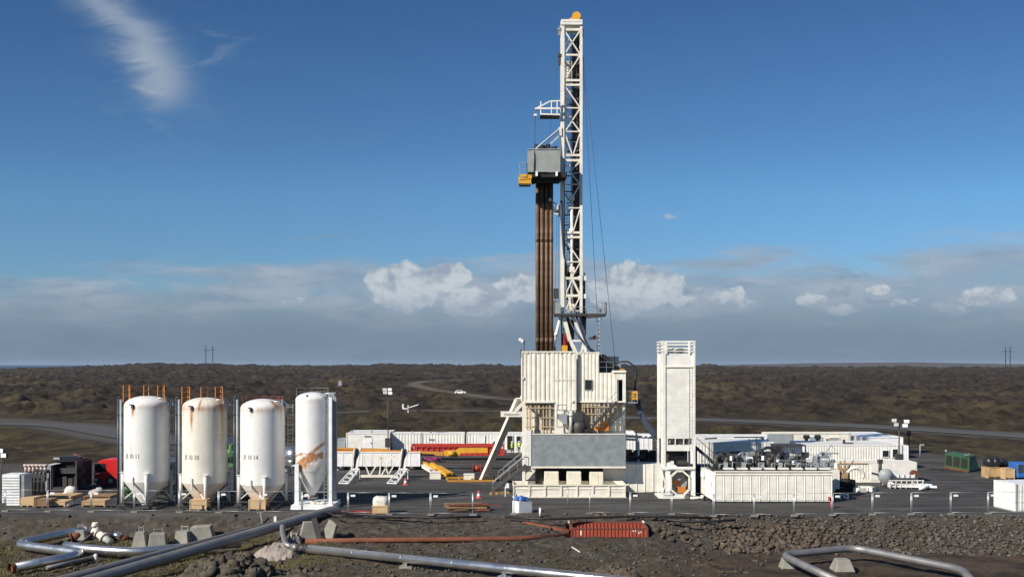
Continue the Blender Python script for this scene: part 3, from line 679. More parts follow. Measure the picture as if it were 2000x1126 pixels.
# narrow silo with rust stain
def silo4():
    D = 86.3; cx = X(611, D); r = 1.43; zt = Z(765, D); zs = zt-0.62; zc = Z(918, D); zb = Z(966, D)
    t = thing('cement_silo', 'narrow white silo with a slanting rust stain, in a white post frame', 'silo', (cx, D, 0), group='white cement silos in a row')
    prof = [(0.02, zt)]+[(r*math.sin(a), zs+(zt-zs)*math.cos(a)) for a in np.linspace(0.15, math.pi/2, 8)]+[(r, z) for z in np.linspace(zs-0.1, Z(904, D), 70)]+[(r-0.05, zc+0.05), (r-0.10, zc)]
    mb = MB(); mb.lathe(prof, cx, D, 96); o = mb.build('tank_shell', M_silo4, t)
    def f(c):
        x = c[:, 0]/r; z = c[:, 2]; a = np.zeros(len(c)); n = vn(x*9+3, z*5, 9); n2 = vn(x*22+3, z*11, 12)
        fr = (c[:, 1] < 0.6)
        z1 = Z(910, D)+0.98*(x+1)*1.15; d = z-z1
        a = np.exp(-(d/0.13)**2)*1.4*(x < 0.82)
        a = a+np.where((d < 0) & (d > -0.75-0.35*n), 1.15-0.9*np.abs(d)/1.2, 0)*(x < 0.35)*(0.75+0.5*n)*(x > -0.98)*np.clip((0.55-x)*1.5, 0, 1)
        zb_ = Z(900, D)+0.55*(x); a = a+np.where((np.abs(z-zb_-0.25) < 0.20+0.12*n) & (x > 0.05) & (x < 0.72), 1.2, 0)*sst(n2, 0.15, 0.5)
        z3 = Z(890, D)+0.55*(x+1); a = a+np.exp(-((z-z3)/0.08)**2)*0.9*(x < -0.35)
        a = a+0.28*(n > 0.4)*((z < Z(880, D)) & (z > Z(915, D)))
        return a*fr+0.25*np.exp(-((z-zs)/0.25)**2)*n
    rust_attr(o, f)
    mb = MB(); mb.lathe([(r-0.10, zc), (0.28, zb), (0.24, zb-0.12)], cx, D, 48); o = mb.build('cone', M_silo, t); rust_attr(o, lambda c: 0.05+0*c[:, 0])
    mb = MB(); mb.tube((cx, D, zb-0.12), (cx, D, zb-0.28), 0.42, n=20); mb.boxc((cx-0.3, D-0.2, zb-0.05), (0.9, 0.18, 0.14)); mb.build('discharge_valve', M_pinkish, t)
    mb = MB(); mb.tube((cx, D, zb-0.28), (cx, D, 0.55), 0.2, n=14); mb.boxc((cx, D+0.1, 0.95), (0.8, 0.6, 0.7)); mb.build('screw_feeder', M_dark, t)
    mb = MB(); xb0, xb1 = X(568, 84.3), X(650, 84.3)
    mb.box(xb0, xb1, 84.3, 88.2, 0.02, 0.40); mb.box(xb0-0.03, xb1+0.03, 84.26, 84.30, 0.05, 0.16); mb.build('base_slab', M_white2, t)
    for (px, py_top, wdt, dd) in ((580, 906, 0.34, 85.0), (645.5, 768, 0.27, 85.0), (584, 930, 0.3, 87.6)):
        mb = MB(); x = X(px, dd); mb.boxc((x, dd, (Z(py_top, dd)+0.4)/2), (wdt, 0.3, Z(py_top, dd)-0.4)); mb.build('leg', M_white2, t)
    mb = MB(); x = X(652, 87.0); mb.boxc((x, 87.4, (Z(772, 87)+0.4)/2), (0.36, 0.5, Z(772, 87)-0.4)); mb.build('leg', M_greylt, t)
    mb = MB(); mb.bar((X(583, 85), 85, Z(930, 85)), (cx-0.3, D-0.2, zb-0.02), 0.07); mb.bar((X(587, 85), 85.3, Z(933, 85)), (cx-0.15, D-0.2, zb+0.1), 0.05); mb.build('brace', M_galv, t)
    mb = MB(); zr = zt-0.05
    pts = [(cx+math.cos(a)*r*0.95, D+math.sin(a)*r*0.95, zr-0.25) for a in np.linspace(-0.2, math.pi+0.2, 9)]; mb.rail(pts, 0.62, 0.014, 1.0); mb.build('roof_rail', M_galv, t)
    mb = MB(); xr = X(640.5, D); mb.ladder((xr, D-1.0, 0.5), (xr, D-1.0, zs+0.2), 0.3, 0.018); mb.build('ladder', M_galv, t)
    mb = MB(); mb.boxc((cx-0.25, D-r*0.86, zs+0.25), (0.14, 0.16, 0.35), 0.4); mb.boxc((cx-0.16, D-r*0.9, zs-0.02), (0.12, 0.14, 0.4), -0.4); mb.build('lifting_lug', M_galv, t)
    mb = MB(); mb.lathe([(r+0.001, Z(880, D)-0.012), (r+0.008, Z(880, D)), (r+0.001, Z(880, D)+0.012)], cx, D, 96); mb.build('weld_seam', M_silo, t)
    mb = MB(); mb.boxc((X(648, 85), 84.9, Z(770, 85)), (0.5, 0.3, 0.2)); mb.pipe([(cx+0.8, D-1.0, zs+0.45), (X(640, 85), 85, Z(768, 85)), (X(655, 85), 85, Z(766, 85)), (X(657, 85), 85.1, Z(776, 85))], 0.07, 8); mb.build('vent_valve', M_galv, t)
    rndd = random.Random(4)
    mb = MB()
    for i in range(12): mb.boxc((cx+0.1+rndd.random()*1.1, 84.9+rndd.random()*0.6, 0.45+rndd.random()*0.1), (0.22, 0.18, 0.14), rndd.random()*3)
    solo(mb, 'rubble', M_bag, 'spilled pale lumps on the base slab of the narrow silo', 'rubble')
M_pinkish = paint('rusted_white_paint', (0.62, 0.50, 0.44), 0.6, damt=0.6)
silo4()

# ================================================================ generic containers
def container(label, px0, px1, pyt, pyb, D, depth, m, group=None, side=None, name='shipping_container', rib=0.3, ribbed=True, roofm=None, cat='container', zb=None):
    x0, x1 = X(px0, D), X(px1, D); z1 = Z(pyt, D); z0 = max(Z(pyb, D), 0.02) if zb is None else zb
    t = thing(name, label, cat, ((x0+x1)/2, D, 0 if z0 < 0.4 else z0), group=group)
    f = 0.14
    mb = MB()
    if ribbed:
        mb.corr((x0+f, D+0.06), (x1-f, D+0.06), z0+0.16, z1-0.12, rib, 0.045)
        mb.corr((x1-0.06, D+f), (x1-0.06, D+depth-f), z0+0.16, z1-0.12, rib, 0.045)
        mb.corr((x0+0.06, D+depth-f), (x0+0.06, D+f), z0+0.16, z1-0.12, rib, 0.045)
        mb.corr((x1-f, D+depth-0.06), (x0+f, D+depth-0.06), z0+0.16, z1-0.12, rib, 0.045)
    else:
        mb.box(x0+0.05, x1-0.05, D+0.05, D+depth-0.05, z0+0.1, z1-0.05)
    mb.build('wall', m, t)
    mb = MB()
    for (a, b) in ((x0, D), (x1-f, D), (x0, D+depth-f), (x1-f, D+depth-f)): mb.box(a, a+f, b, b+f, z0, z1)
    for (zz, h) in ((z0, 0.16), (z1-0.12, 0.12)):
        mb.box(x0+f, x1-f, D, D+0.1, zz, zz+h); mb.box(x0+f, x1-f, D+depth-0.1, D+depth, zz, zz+h)
        mb.box(x0, x0+0.1, D+f, D+depth-f, zz, zz+h); mb.box(x1-0.1, x1, D+f, D+depth-f, zz, zz+h)
    mb.build('frame', m, t)
    mb = MB(); mb.box(x0+0.1, x1-0.1, D+0.1, D+depth-0.1, z1-0.07, z1-0.03); o = mb.build('roof', roofm or m, t)
    t['_x0'] = x0; t['_x1'] = x1; t['_z0'] = z0; t['_z1'] = z1
    return t
def cdim(t):
    r = (t['_x0'], t['_x1'], t['_z0'], t['_z1'])
    return r
def window(t, x, y, z, wd, hh, m=None, name='window', framem=None):
    mb = MB(); mb.box(x-wd/2, x+wd/2, y-0.02, y+0.03, z-hh/2, z+hh/2); o = mb.build(name, m or M_glass, t)
    mb = MB(); q = 0.06
    mb.box(x-wd/2-q, x+wd/2+q, y-0.04, y+0.02, z+hh/2, z+hh/2+q); mb.box(x-wd/2-q, x+wd/2+q, y-0.04, y+0.02, z-hh/2-q, z-hh/2)
    mb.box(x-wd/2-q, x-wd/2, y-0.04, y+0.02, z-hh/2, z+hh/2); mb.box(x+wd/2, x+wd/2+q, y-0.04, y+0.02, z-hh/2, z+hh/2)
    mb.build('frame', framem or M_white2, o); return o
# back row of containers, middle
cA = container('smooth white container with a small door, left end of the back row', 676, 761, 845, 886, 138, 6.5, M_white, 'containers along the back of the yard', ribbed=False)
x0, x1, z0, z1 = cdim(cA); mb = MB(); mb.box(x0+2.45, x0+3.5, 137.98, 138.03, z0+0.35, z1-0.6); d = mb.build('door', M_white2, cA); mb = MB(); mb.boxc((x0+3.35, 137.95, z0+1.4), (0.08, 0.06, 0.2)); mb.build('handle', M_dark, d)
mb = MB(); mb.boxc((x0+2.9, 137.96, z1-0.45), (0.9, 0.04, 0.12)); mb.build('lamp', M_dark, cA)
mb = MB(); mb.tube((x0+0.6, 139, z1-0.03), (x0+0.6, 139, z1+0.28), 0.12); mb.tube((x0+3.2, 139.5, z1-0.03), (x0+3.2, 139.5, z1+0.25), 0.15); mb.build('roof_vent', M_greylt, cA)
mb = MB(); mb.tube((X(762, 136), 137, Z(880, 136)), (X(762, 136), 137, Z(842, 136)), 0.05); mb.boxc((X(762, 136), 137, Z(866, 136)), (0.35, 0.25, 0.6))
solo(mb, 'cable_post', M_dark, 'dark post with a box between two white containers', 'post')
cB = container('long ribbed white container behind the red cargo basket', 766, 907, 845, 886, 139.5, 2.6, M_white, 'containers along the back of the yard', rib=0.42)
x0, x1, z0, z1 = cdim(cB); mb = MB(); mb.boxc(((x0+x1)/2+0.4, 139.45, z1-0.85), (0.7, 0.04, 0.22)); mb.build('plate', M_greylt, cB)
mb = MB(); mb.tube((x0+2.6, 140.5, z1-.03), (x0+2.6, 140.5, z1+0.2), 0.1); mb.tube((x0+5.2, 140.5, z1-.03), (x0+5.2, 140.5, z1+0.22), 0.12); mb.build('roof_vent', M_greylt, cB)
cC = container('white office container with windows and open doorways, beside two workers', 911, 1024, 845, 886, 139.2, 2.6, M_white, 'containers along the back of the yard', rib=0.42, cat='office container')
zt = Z(850, 139)
for (px, pm, wd, hh, zc, nm) in ((940, M_white2, 0.9, 1.0, 857, 'window'), (967, M_white2, 0.9, 1.0, 857, 'window'), (996, M_dkint, 0.75, 1.9, 864, 'doorway'), (1013, M_glass, 0.6, 0.8, 857, 'window')):
    window(cC, X(px, 139.2), 139.15, Z(zc, 139.2), wd, hh, pm, nm)
# another pale unit seen behind silo 4
container('pale grey container behind the narrow silo', 656, 674, 857, 886, 140, 3.0, M_greylt, 'containers along the back of the yard', ribbed=False)

# ================================================================ trailer, beams, truss behind the silos
M_trl = M_white2
t = thing('tank_trailer', 'long white semi-trailer parked behind the silos under the amber beam', 'trailer', (X(690, 116), 116, 0))
D = 116; x0, x1 = X(556, D), X(820, D); z1, z0 = Z(883, D), Z(910, D)
mb = MB(); mb.box(x0, x1, D, D+2.4, z0, z1)
k = 14
for i in range(k+1):
    xx = x0+(x1-x0)*i/k; mb.box(xx-0.04, xx+0.04, D-0.035, D, z0+0.05, z1-0.03)
mb.box(x0-0.04, x1+0.04, D-0.06, D, z1-0.03, z1+0.06); mb.build('body', M_trl, t)
mb = MB(); mb.box(x0+0.2, x1-0.3, D+0.5, D+0.7, z0-0.3, z0-0.01); mb.box(x0+0.2, x1-0.3, D+1.7, D+1.9, z0-0.3, z0-0.01); mb.build('chassis', M_dark, t)
for px in (566, 665, 688, 733, 755, 803):
    mb = MB(); cxw = X(px, D); mb.tube((cxw, D+0.12, 0.53), (cxw, D+0.45, 0.53), 0.53, n=24); wh = mb.build('wheel', M_black, t)
    mb = MB(); mb.tube((cxw, D+0.08, 0.53), (cxw, D+0.13, 0.53), 0.27, n=16); mb.build('rim', M_galv, wh)
for px in (657, 800):
    mb = MB(); mb.box(X(px, D)-0.07, X(px, D)+0.07, D+0.3, D+0.45, 0.06, z0-0.02); mb.boxc((X(px, D), D+0.37, 0.04), (0.4, 0.4, 0.07)); mb.build('landing_leg', M_trl, t)
# white tank on wheels seen between silos 3 and 4
t = thing('tank_truck', 'silvery white tank vehicle seen between two silos', 'tanker', (X(560, 112), 112, 0))
mb = MB(); mb.tube((X(557, 112), 112, Z(889, 112)), (X(590, 112), 112, Z(889, 112)), 1.0, n=24); mb.boxc((X(562, 112), 111.1, Z(908, 112)), (1.2, 0.3, 0.8)); mb.build('tank', M_clad, t)
mb = MB(); mb.tube((X(563, 112), 110.7, 0.55), (X(563, 112), 111.0, 0.55), 0.55, n=24); wh = mb.build('wheel', M_black, t)
mb = MB(); mb.tube((X(563, 112), 110.66, 0.55), (X(563, 112), 110.72, 0.55), 0.2, n=14); mb.build('rim', M_galv, wh)
# amber long beam (casing tongs / hoist boom)
t = thing('hoist_boom', 'long amber boom ending in a cranked yellow arm, laid across the yard', 'boom', (X(800, 118), 118, 0))
D = 118
mb = MB(); mb.bar((X(600, D), D, Z(877, D)), (X(868, D), D-1.5, Z(883, D)), 0.5, 0.42); mb.build('boom', M_amber, t)
mb = MB(); mb.bar((X(600, D), D-0.6, Z(872, D)), (X(760, D), D-0.9, Z(876, D)), 0.22, 0.18); mb.build('boom_flange', M_amber, t)
mb = MB(); Dm = 116.3
pl = [(867, 879), (889, 879), (897, 874), (952, 874), (953, 883), (900, 884), (893, 892), (867, 889)]
mb.prism([(X(a, Dm), Z(b, Dm)) for a, b in pl], Dm-0.25, Dm+0.35); mb.build('arm', M_yellow, t)
mb = MB(); mb.tube((X(876, Dm), Dm-0.3, Z(884, Dm)), (X(889, Dm), Dm-0.3, Z(885, Dm)), 0.28, n=18); mb.build('joint', M_yellow, t)
mb = MB(); mb.tube((X(700, D), D-1.2, Z(881, D)), (X(850, D), D-1.8, Z(885, D)), 0.1); mb.build('hydraulic_pipe', M_dark, t)
# red cargo basket
t = thing('cargo_basket', 'long red cargo basket lying before the back containers', 'basket', (X(890, 128), 128, 0))
D = 128; x0, x1 = X(803, D), X(984, D); z0, z1 = Z(889, D), Z(868, D)
mb = MB(); mb.box(x0, x1, D, D+0.1, z1-0.28, z1); mb.box(x0, x1, D+2, D+2.1, z1-0.28, z1); mb.box(x0, x0+0.1, D+0.1, D+2, z0, z1); mb.box(x1-0.1, x1, D+0.1, D+2, z0, z1)
mb.box(x0, x1, D, D+2.1, z0, z0+0.15); n = 17
for i in range(n+1):
    xx = x0+(x1-x0)*i/n; mb.box(xx-0.07, xx+0.07, D, D+0.1, z0+0.15, z1-0.28)
mb.box(x0+0.1, x1-0.1, D+0.11, D+0.16, z0+0.15, z1-0.45); mb.build('basket_frame', M_redd, t)
mb = MB(); mb.box(x0+0.15, x1-0.2, D+0.3, D+1.9, z0+0.16, z0+0.75)
for i in range(6): mb.tube((x0+0.4, D+0.4+i*0.25, z0+0.9), (x1-0.5, D+0.4+i*0.25, z0+0.9), 0.12, n=8)
mb.build('stacked_pipe', M_redd, t)
# white transport truss with tall stands
t = thing('pipe_handling_truss', 'white open truss frame between two slanting stands', 'truss', (X(745, 108), 108, 0))
D = 108; zb_, zt_ = Z(929, D), Z(891, D); mb = MB()
mb.bar((X(703, D), D, zb_), (X(778, D), D, zb_), 0.26, 0.26); mb.bar((X(706, D), D, zt_), (X(782, D), D, zt_), 0.16); mb.bar((X(706, D), D, zt_-0.25), (X(782, D), D, zt_-0.25), 0.1)
for a, b in ((708, 721), (745, 723), (745, 759), (779, 758), (745, 741), (766, 745)): mb.bar((X(a, D), D, zt_), (X(b, D), D, zb_+0.1), 0.13)
mb.build('lattice', M_cream, t)
for px in (698, 791):
    mb = MB(); mb.bar((X(px-5, D), D-0.3, Z(875, D)), (X(px-12, D), D-0.3, Z(925, D)), 0.14); mb.bar((X(px+4, D), D+0.3, Z(873, D)), (X(px-2, D), D-0.3, Z(926, D)), 0.24, 0.3)
    up = mb.build('stand', M_white, t)
    mb = MB(); mb.boxc((X(px-3, D), D+0.1, Z(898, D)), (0.45, 0.3, 2.4)); mb.build('cylinder', M_dark, up)
# two lattice feet lying in front
for i, px in enumerate((662, 756)):
    lab = 'white lattice ramp lying in front of the truss, nearer the silos' if i == 0 else 'white lattice ramp lying in front of the truss, beside the traffic cone'
    D = 104; mb = MB(); a = Vector((X(px, 102.5), 102.5, 0.12)); b = Vector((X(px+26, 106.5), 106.5, 1.15)); sd = Vector((0.85, -0.2, 0))
    a2, b2 = a+sd*1.15, b+sd*0.9
    mb.bar(a, b, 0.09); mb.bar(a2, b2, 0.09); mb.bar(a, a2, 0.09); mb.bar(b, b2, 0.09)
    for k in range(4):
        mb.bar(a.lerp(b, k/4), a2.lerp(b2, (k+1)/4), 0.055); mb.bar(a2.lerp(b2, k/4), a.lerp(b, (k+1)/4), 0.055); mb.bar(a.lerp(b, (k+.5)/4), a2.lerp(b2, (k+.5)/4), 0.04)
    mb.bar(b, (b.x, b.y, 0.05), 0.1); mb.bar(b2, (b2.x, b2.y, 0.05), 0.1)
    solo(mb, 'lattice_ramp', M_white2, lab, 'ramp', 'lattice ramps by the truss')
# yellow beams heap
D = 112
for i, (a, b, lab) in enumerate((((829, 905), (862, 927), 'upper slanting yellow beam of the heap by the white crate'), ((826, 910), (850, 924), 'pale short beam on the heap of yellow beams'), ((856, 912), (882, 927), 'right-hand slanting yellow beam of the heap'), ((843, 906), (874, 929), 'middle slanting yellow beam of the heap'))):
    mb = MB(); q = D-i*0.4; mb.bar((X(a[0], q+1.5), q+1.5, max(0.3, Z(a[1], q+1.5))), (X(b[0], q-2), q-2, max(0.22, Z(b[1], q-2))), 0.3, 0.3)
    mb.bar((X(a[0], q+1.5), q+1.5, max(0.3, Z(a[1], q+1.5))+0.2), (X(b[0], q-2), q-2, max(0.22, Z(b[1], q-2))+0.2), 0.44, 0.05)
    solo(mb, 'steel_beam', M_yellow if i != 1 else M_cream, lab, 'beam', 'yellow beams lying by the trailer')
for (px, py, w_, h_, lab) in ((850, 935, 1.15, 0.62, 'white crate in front of the yellow beams'), (916, 936, 1.1, 0.45, 'low white crate by the rusty ground frame')):
    p = G(px, py); mb = MB(); mb.boxc((p.x, p.y+0.5, h_/2+0.05), (w_, 1.0, h_)); mb.boxc((p.x, p.y+0.5, h_+0.08), (w_+0.08, 1.08, 0.06)); mb.box(p.x-w_/2, p.x+w_/2, p.y, p.y+1, 0, 0.05)
    solo(mb, 'white_crate', M_bag, lab, 'crate', 'white crates near the yellow beams')
# magenta hose coil
mb = MB(); p = G(845, 902); rr = random.Random(3)
mb.pipe([(p.x+0.9*math.cos(a*1.1)*(1+.2*math.sin(3*a)), p.y+0.8*math.sin(a*1.1), 0.2+0.3*(i % 3)*0.6) for i, a in enumerate(np.linspace(0, 14, 40))], 0.09, 6)
solo(mb, 'hose_coil', paint('magenta_hose', (0.25, 0.03, 0.12), 0.6), 'dark magenta hose coiled on the ground below the amber boom', 'hose')
# rust coloured ground frame
mb = MB(); D = 106
for (a, b) in (((872, 935), (968, 933)), ((876, 941), (968, 940))):
    p, q = G(*a), G(*b); mb.bar((p.x, p.y, 0.12), (q.x, q.y, 0.12), 0.18, 0.2)
for f in (0.0, 0.25, 0.5, 0.75, 1.0):
    p = G(872, 935).lerp(G(968, 933), f); q = G(876, 941).lerp(G(968, 940), f); mb.bar((p.x, p.y, 0.12), (q.x, q.y, 0.12), 0.15)
solo(mb, 'ground_frame', M_amber, 'flat amber steel frame on the ground left of the rig', 'frame')
mb = MB(); p = G(945, 936); mb.boxc((p.x, p.y+0.6, 0.35), (2.0, 1.2, 0.5)); mb.bar((p.x-1, p.y, 0.63), (p.x+1.0, p.y, 0.63), 0.08)
solo(mb, 'steel_box', M_dark, 'dark low steel box on the amber frame', 'box')
# orange-red reel
t = thing('hose_reel', 'orange-red hose reel beside the slanting white leg', 'reel', tuple(G(931, 925)))
p = G(931, 925); mb = MB()
for s_ in (-0.4, 0.4): mb.tube((p.x+s_, p.y, 0.62), (p.x+s_+0.06, p.y, 0.62), 0.55, n=20)
mb.build('flange', M_redd, t); mb = MB(); mb.tube((p.x-0.4, p.y, 0.62), (p.x+0.4, p.y, 0.62), 0.36, n=16); mb.build('drum', M_skip, t)
mb = MB(); mb.box(p.x-0.55, p.x+0.55, p.y-0.4, p.y+0.4, 0.02, 0.09); mb.build('stand', M_dark, t)
# traffic cones
def cone(px, py, label, first=None):
    p = G(px, py)
    t = thing('traffic_cone', label, 'cone', (p.x, p.y, 0), group='traffic cones on the yard', worldspace=False)
    mb = MB(); mb.lathe([(0.22, 0.05), (0.17, 0.22)], 0, 0, 14); mb.lathe([(0.12, 0.42), (0.05, 0.68), (0.0, 0.69)], 0, 0, 14); mb.build('cone_body', M_pink, t)
    mb = MB(); mb.lathe([(0.17, 0.22), (0.12, 0.42)], 0, 0, 14); mb.build('white_band', M_white2, t)
    mb = MB(); mb.boxc((0, 0, 0.025), (0.5, 0.5, 0.05)); mb.build('base', M_pink, t)
cone(792, 946, 'red and white traffic cone right of the lattice ramps'); cone(935, 972, 'red and white traffic cone on open ground left of the rig')

# ================================================================ left corner
# white cabinet with horizontal slats
t = thing('slatted_cabinet', 'white cabinet with horizontal slats at the left edge', 'cabinet', (X(22, 88), 88, 0))
D = 87; x0, x1 = X(4, D), X(38, D); z0, z1 = Z(981, D)-0.02, Z(926, D)
mb = MB(); mb.box(x0, x1, D, D+1.6, max(0.25, z0), z1); mb.box(x0+0.35, x1-0.02, D+0.05, D+1.5, 0.02, max(0.25, z0)); mb.build('body', M_white2, t)
mb = MB(); n = 9
for i in range(n): zz = z0+0.2+(z1-z0-0.25)*i/n; mb.box(x0+0.02, x1-0.02, D-0.03, D, zz, zz+0.05)
mb.build('slat', M_greylt, t)
mb = MB(); mb.box(x1, x1+0.35, D+0.1, D+1.5, 0.4, z1-0.03); mb.build('side_panel', M_galv, t)
# pipe manifold frame with dark bottles (gas rack) + container body
t = thing('valve_manifold', 'rack of dark valves and rusty pipes beside the white slatted cabinet', 'manifold', (X(68, 94), 94, 0))
rr = random.Random(12); D = 93
mb = MB(); mb2 = MB(); mb3 = MB()
for i, px in enumerate((47, 54, 61, 68, 76, 84)):
    x = X(px, D); zt = Z(926-i*0.9, D)
    mb.pipe([(x, D, 0.2), (x, D, zt-0.3), (x+0.15, D, zt), (x+0.5, D+0.2, zt+0.1)], 0.16, 8)
    mb.tube((x, D-0.2, Z(935, D)), (x, D+0.2, Z(935, D)), 0.27, n=10); mb.boxc((x+0.1, D, Z(928, D)), (0.34, 0.3, 0.3))
    mb2.tube((X(51+i*7.5, D+1), D+1, Z(925, D)), (X(51+i*7.5, D+1), D+1, Z(908+rr.random()*3, D)), 0.15, n=10); mb2.tube((X(51+i*7.5, D+1), D+1, Z(912, D)), (X(51+i*7.5, D+1), D+1, Z(908, D)), 0.24, n=10)
    if i < 4: mb3.boxc((X(63+i*9, D), D+0.5, 1.05), (0.2, 0.1, 0.9+rr.random()*0.4))
mb.build('valve', M_dark, t); mb2.build('stack_pipe', M_pinkish, t); mb3.build('gauge_board', M_white2, t)
mb = MB(); mb.bar((X(40, D), D+0.5, 0.25), (X(92, D), D+0.5, 0.25), 0.2); mb.bar((X(40, D), D+0.5, Z(926, D)), (X(92, D), D+0.5, Z(920, D)), 0.12)
for px in (12, 33, 40, 92): mb.bar((X(px, D), D+0.5, 0.1), (X(px, D), D+0.5, Z(916 if px < 20 else 920, D)), 0.1)
mb.build('frame', M_rust, t)
# open-sided equipment container
t = thing('equipment_container', 'dark open-sided container with a white roof edge, left of the red truck', 'container', (X(125, 98), 98, 0))
D = 97; xa, xb = X(88, D), X(149, D); za = Z(908, D)
mb = MB(); mb.box(xa, xa+0.55, D, D+0.3, 0.1, za); mb.build('door_panel', M_galv, t)
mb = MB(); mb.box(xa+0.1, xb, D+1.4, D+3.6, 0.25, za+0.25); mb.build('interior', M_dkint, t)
mb = MB(); mb.box(xa+0.56, xb-0.02, D+0.1, D+0.4, 0.1, 0.35); mb.box(xa+0.56, xa+0.7, D+0.1, D+1.4, 0.35, za); mb.box(xb-0.15, xb, D+0.1, D+1.4, 0.35, za+0.4)
for i in range(5): mb.boxc((xa+1+i*0.55, D+0.9, 0.75), (0.42, 0.5, 0.8+0.3*(i % 2)))
mb.boxc((xa+2.2, D+0.9, 1.85), (2.2, 0.6, 0.5)); mb.build('machine_parts', M_dark, t)
mb = MB(); mb.add([(xa, D, za), (xa+0.6, D, za+0.02), (X(142, D+2), D+3, Z(897, D+3)), (X(135, D+3), D+3.4, Z(897, D+3))], [(0, 1, 2, 3)]); mb.bar((xa+.1, D, za-0.05), (X(142, D+3), D+3, Z(898, D+3)), 0.18, 0.14); mb.build('roof_edge', M_white, t)
mb = MB(); mb.box(xa+0.3, xb-0.4, D+1.0, D+4.0, za+0.26, za+0.42); mb.boxc(((xa+xb)/2, D+2.2, za+0.55), (1.6, 1.4, 0.3), 0.3, 0.8); mb.boxc(((xa+xb)/2-1, D+2.0, za+0.5), (0.8, 0.9, 0.2), -0.3, 0.8); mb.build('roof_load', M_tarp, t)
mb = MB(); Dq = 100
mb.bar((X(130, Dq), Dq, Z(892, Dq)), (X(160, Dq), Dq, Z(893, Dq)), 0.14); mb.bar((X(160, Dq), Dq, Z(893, Dq)), (X(158, Dq), Dq, 0.2), 0.14); mb.bar((X(132, Dq), Dq+1.5, Z(889, Dq)), (X(160, Dq), Dq, Z(892, Dq)), 0.14); mb.bar((X(150, Dq), Dq, Z(895, Dq)), (X(150, Dq), Dq, 0.3), 0.1)
mb.boxc((X(142, Dq), Dq+0.6, Z(895, Dq)), (1.5, 1.2, 0.16)); mb.build('loading_frame', M_rust, t)
# red lorry
t = thing('red_lorry', 'bright red lorry cab partly hidden by the leftmost silo', 'lorry', (X(215, 101), 101, 0))
D = 101; S = lambda px, py: (X(px, D), Z(py, D))
mb = MB(); pl = [(183, 930), (182, 921), (187, 915), (192, 901), (199, 897), (232, 896), (236, 930), (236, 945), (186, 945)]
mb.prism([S(*q) for q in pl], D, D+2.4); o = mb.build('cab', M_red, t); subd(o, 0.08)
mb = MB(); mb.prism([S(*q) for q in [(185, 914), (191, 904), (206, 905), (208, 919), (196, 921), (188, 919)]], D-0.03, D-0.005); mb.build('side_window', M_glass, t)
mb = MB(); mb.boxc((X(190, D), D-0.25, Z(911, D)), (0.25, 0.2, 0.6)); mb.build('mirror', M_black, t)
mb = MB(); mb.boxc((X(190, D), D-0.03, Z(924, D)), (0.5, 0.06, 0.12)); mb.boxc((X(187, D), D-0.02, Z(936, D)), (0.3, 0.05, 0.2)); mb.build('headlight', M_lamp, t)
mb = MB(); mb.box(X(185, D), X(300, D), D+0.4, D+2, 0.5, 0.9); mb.box(X(184, D)-0.05, X(200, D), D-0.02, D+2.3, 0.35, 0.75); mb.build('chassis', M_dark, t)
mb = MB(); mb.box(X(241, D), X(330, D), D, D+2.4, 0.95, Z(905, D)); mb.build('load_body', M_dark, t)
for px in (216, 268, 290):
    mb = MB(); mb.tube((X(px, D), D-0.05, 0.52), (X(px, D), D+0.3, 0.52), 0.52, n=22); wh = mb.build('wheel', M_black, t)
    mb = MB(); mb.tube((X(px, D), D-0.08, 0.52), (X(px, D), D-0.04, 0.52), 0.22, n=12); mb.build('rim', M_galv, wh)
# crates and sacks in the foreground row, left
def crate(px0, px1, pyt, pyb, dep, m, label, slats=True, grp='timber crates and pallets by the left fence'):
    D = GD(pyb); x0, x1 = X(px0, D), X(px1, D); z1 = Z(pyt, D)-0.0
    z1 = min(z1, Z(pyt, D+dep*0.5)); z1 = max(0.25, z1); mb = MB(); mb.box(x0, x1, D, D+dep, 0.12, z1)
    for k in range(3): xx = x0+(x1-x0-0.12)*k/2; mb.box(xx, xx+0.12, D+0.03, D+dep-0.03, 0, 0.12)
    if slats:
        n = max(2, int((z1-0.12)/0.22))
        for i in range(n): zz = 0.14+(z1-0.16)*i/n; mb.box(x0+0.02, x1-0.02, D-0.025, D, zz, zz+0.14)
        for xx in (x0, x1-0.1): mb.box(xx, xx+0.1, D-0.05, D-0.025, 0.1, z1)
        mb.box(x0-0.02, x1+0.02, D-0.05, D+dep+0.02, z1, z1+0.04)
    return solo(mb, 'timber_crate', m, label, 'crate', grp, ((x0+x1)/2, D, 0))
crate(40, 66, 969, 989, 1.6, M_card, 'pale plywood crate next to the white slatted cabinet', False)
crate(68, 96, 974, 991, 1.5, M_wood2, 'grey weathered crate between two pale crates')
crate(98, 127, 977, 989, 1.5, M_card, 'low pale crate with round holes, by the grey sacks')
crate(76, 138, 966, 978, 2.6, M_wood, 'flat stack of boards behind the low crates')
crate(160, 205, 976, 989, 1.8, M_wood, 'yellowish timber crate, right end of the crate row')
crate(163, 215, 966, 975, 2.2, M_wood2, 'weathered crate behind the yellowish crate')
crate(206, 229, 974, 990, 2.0, M_dark, 'dark crate beside the silo pipes')
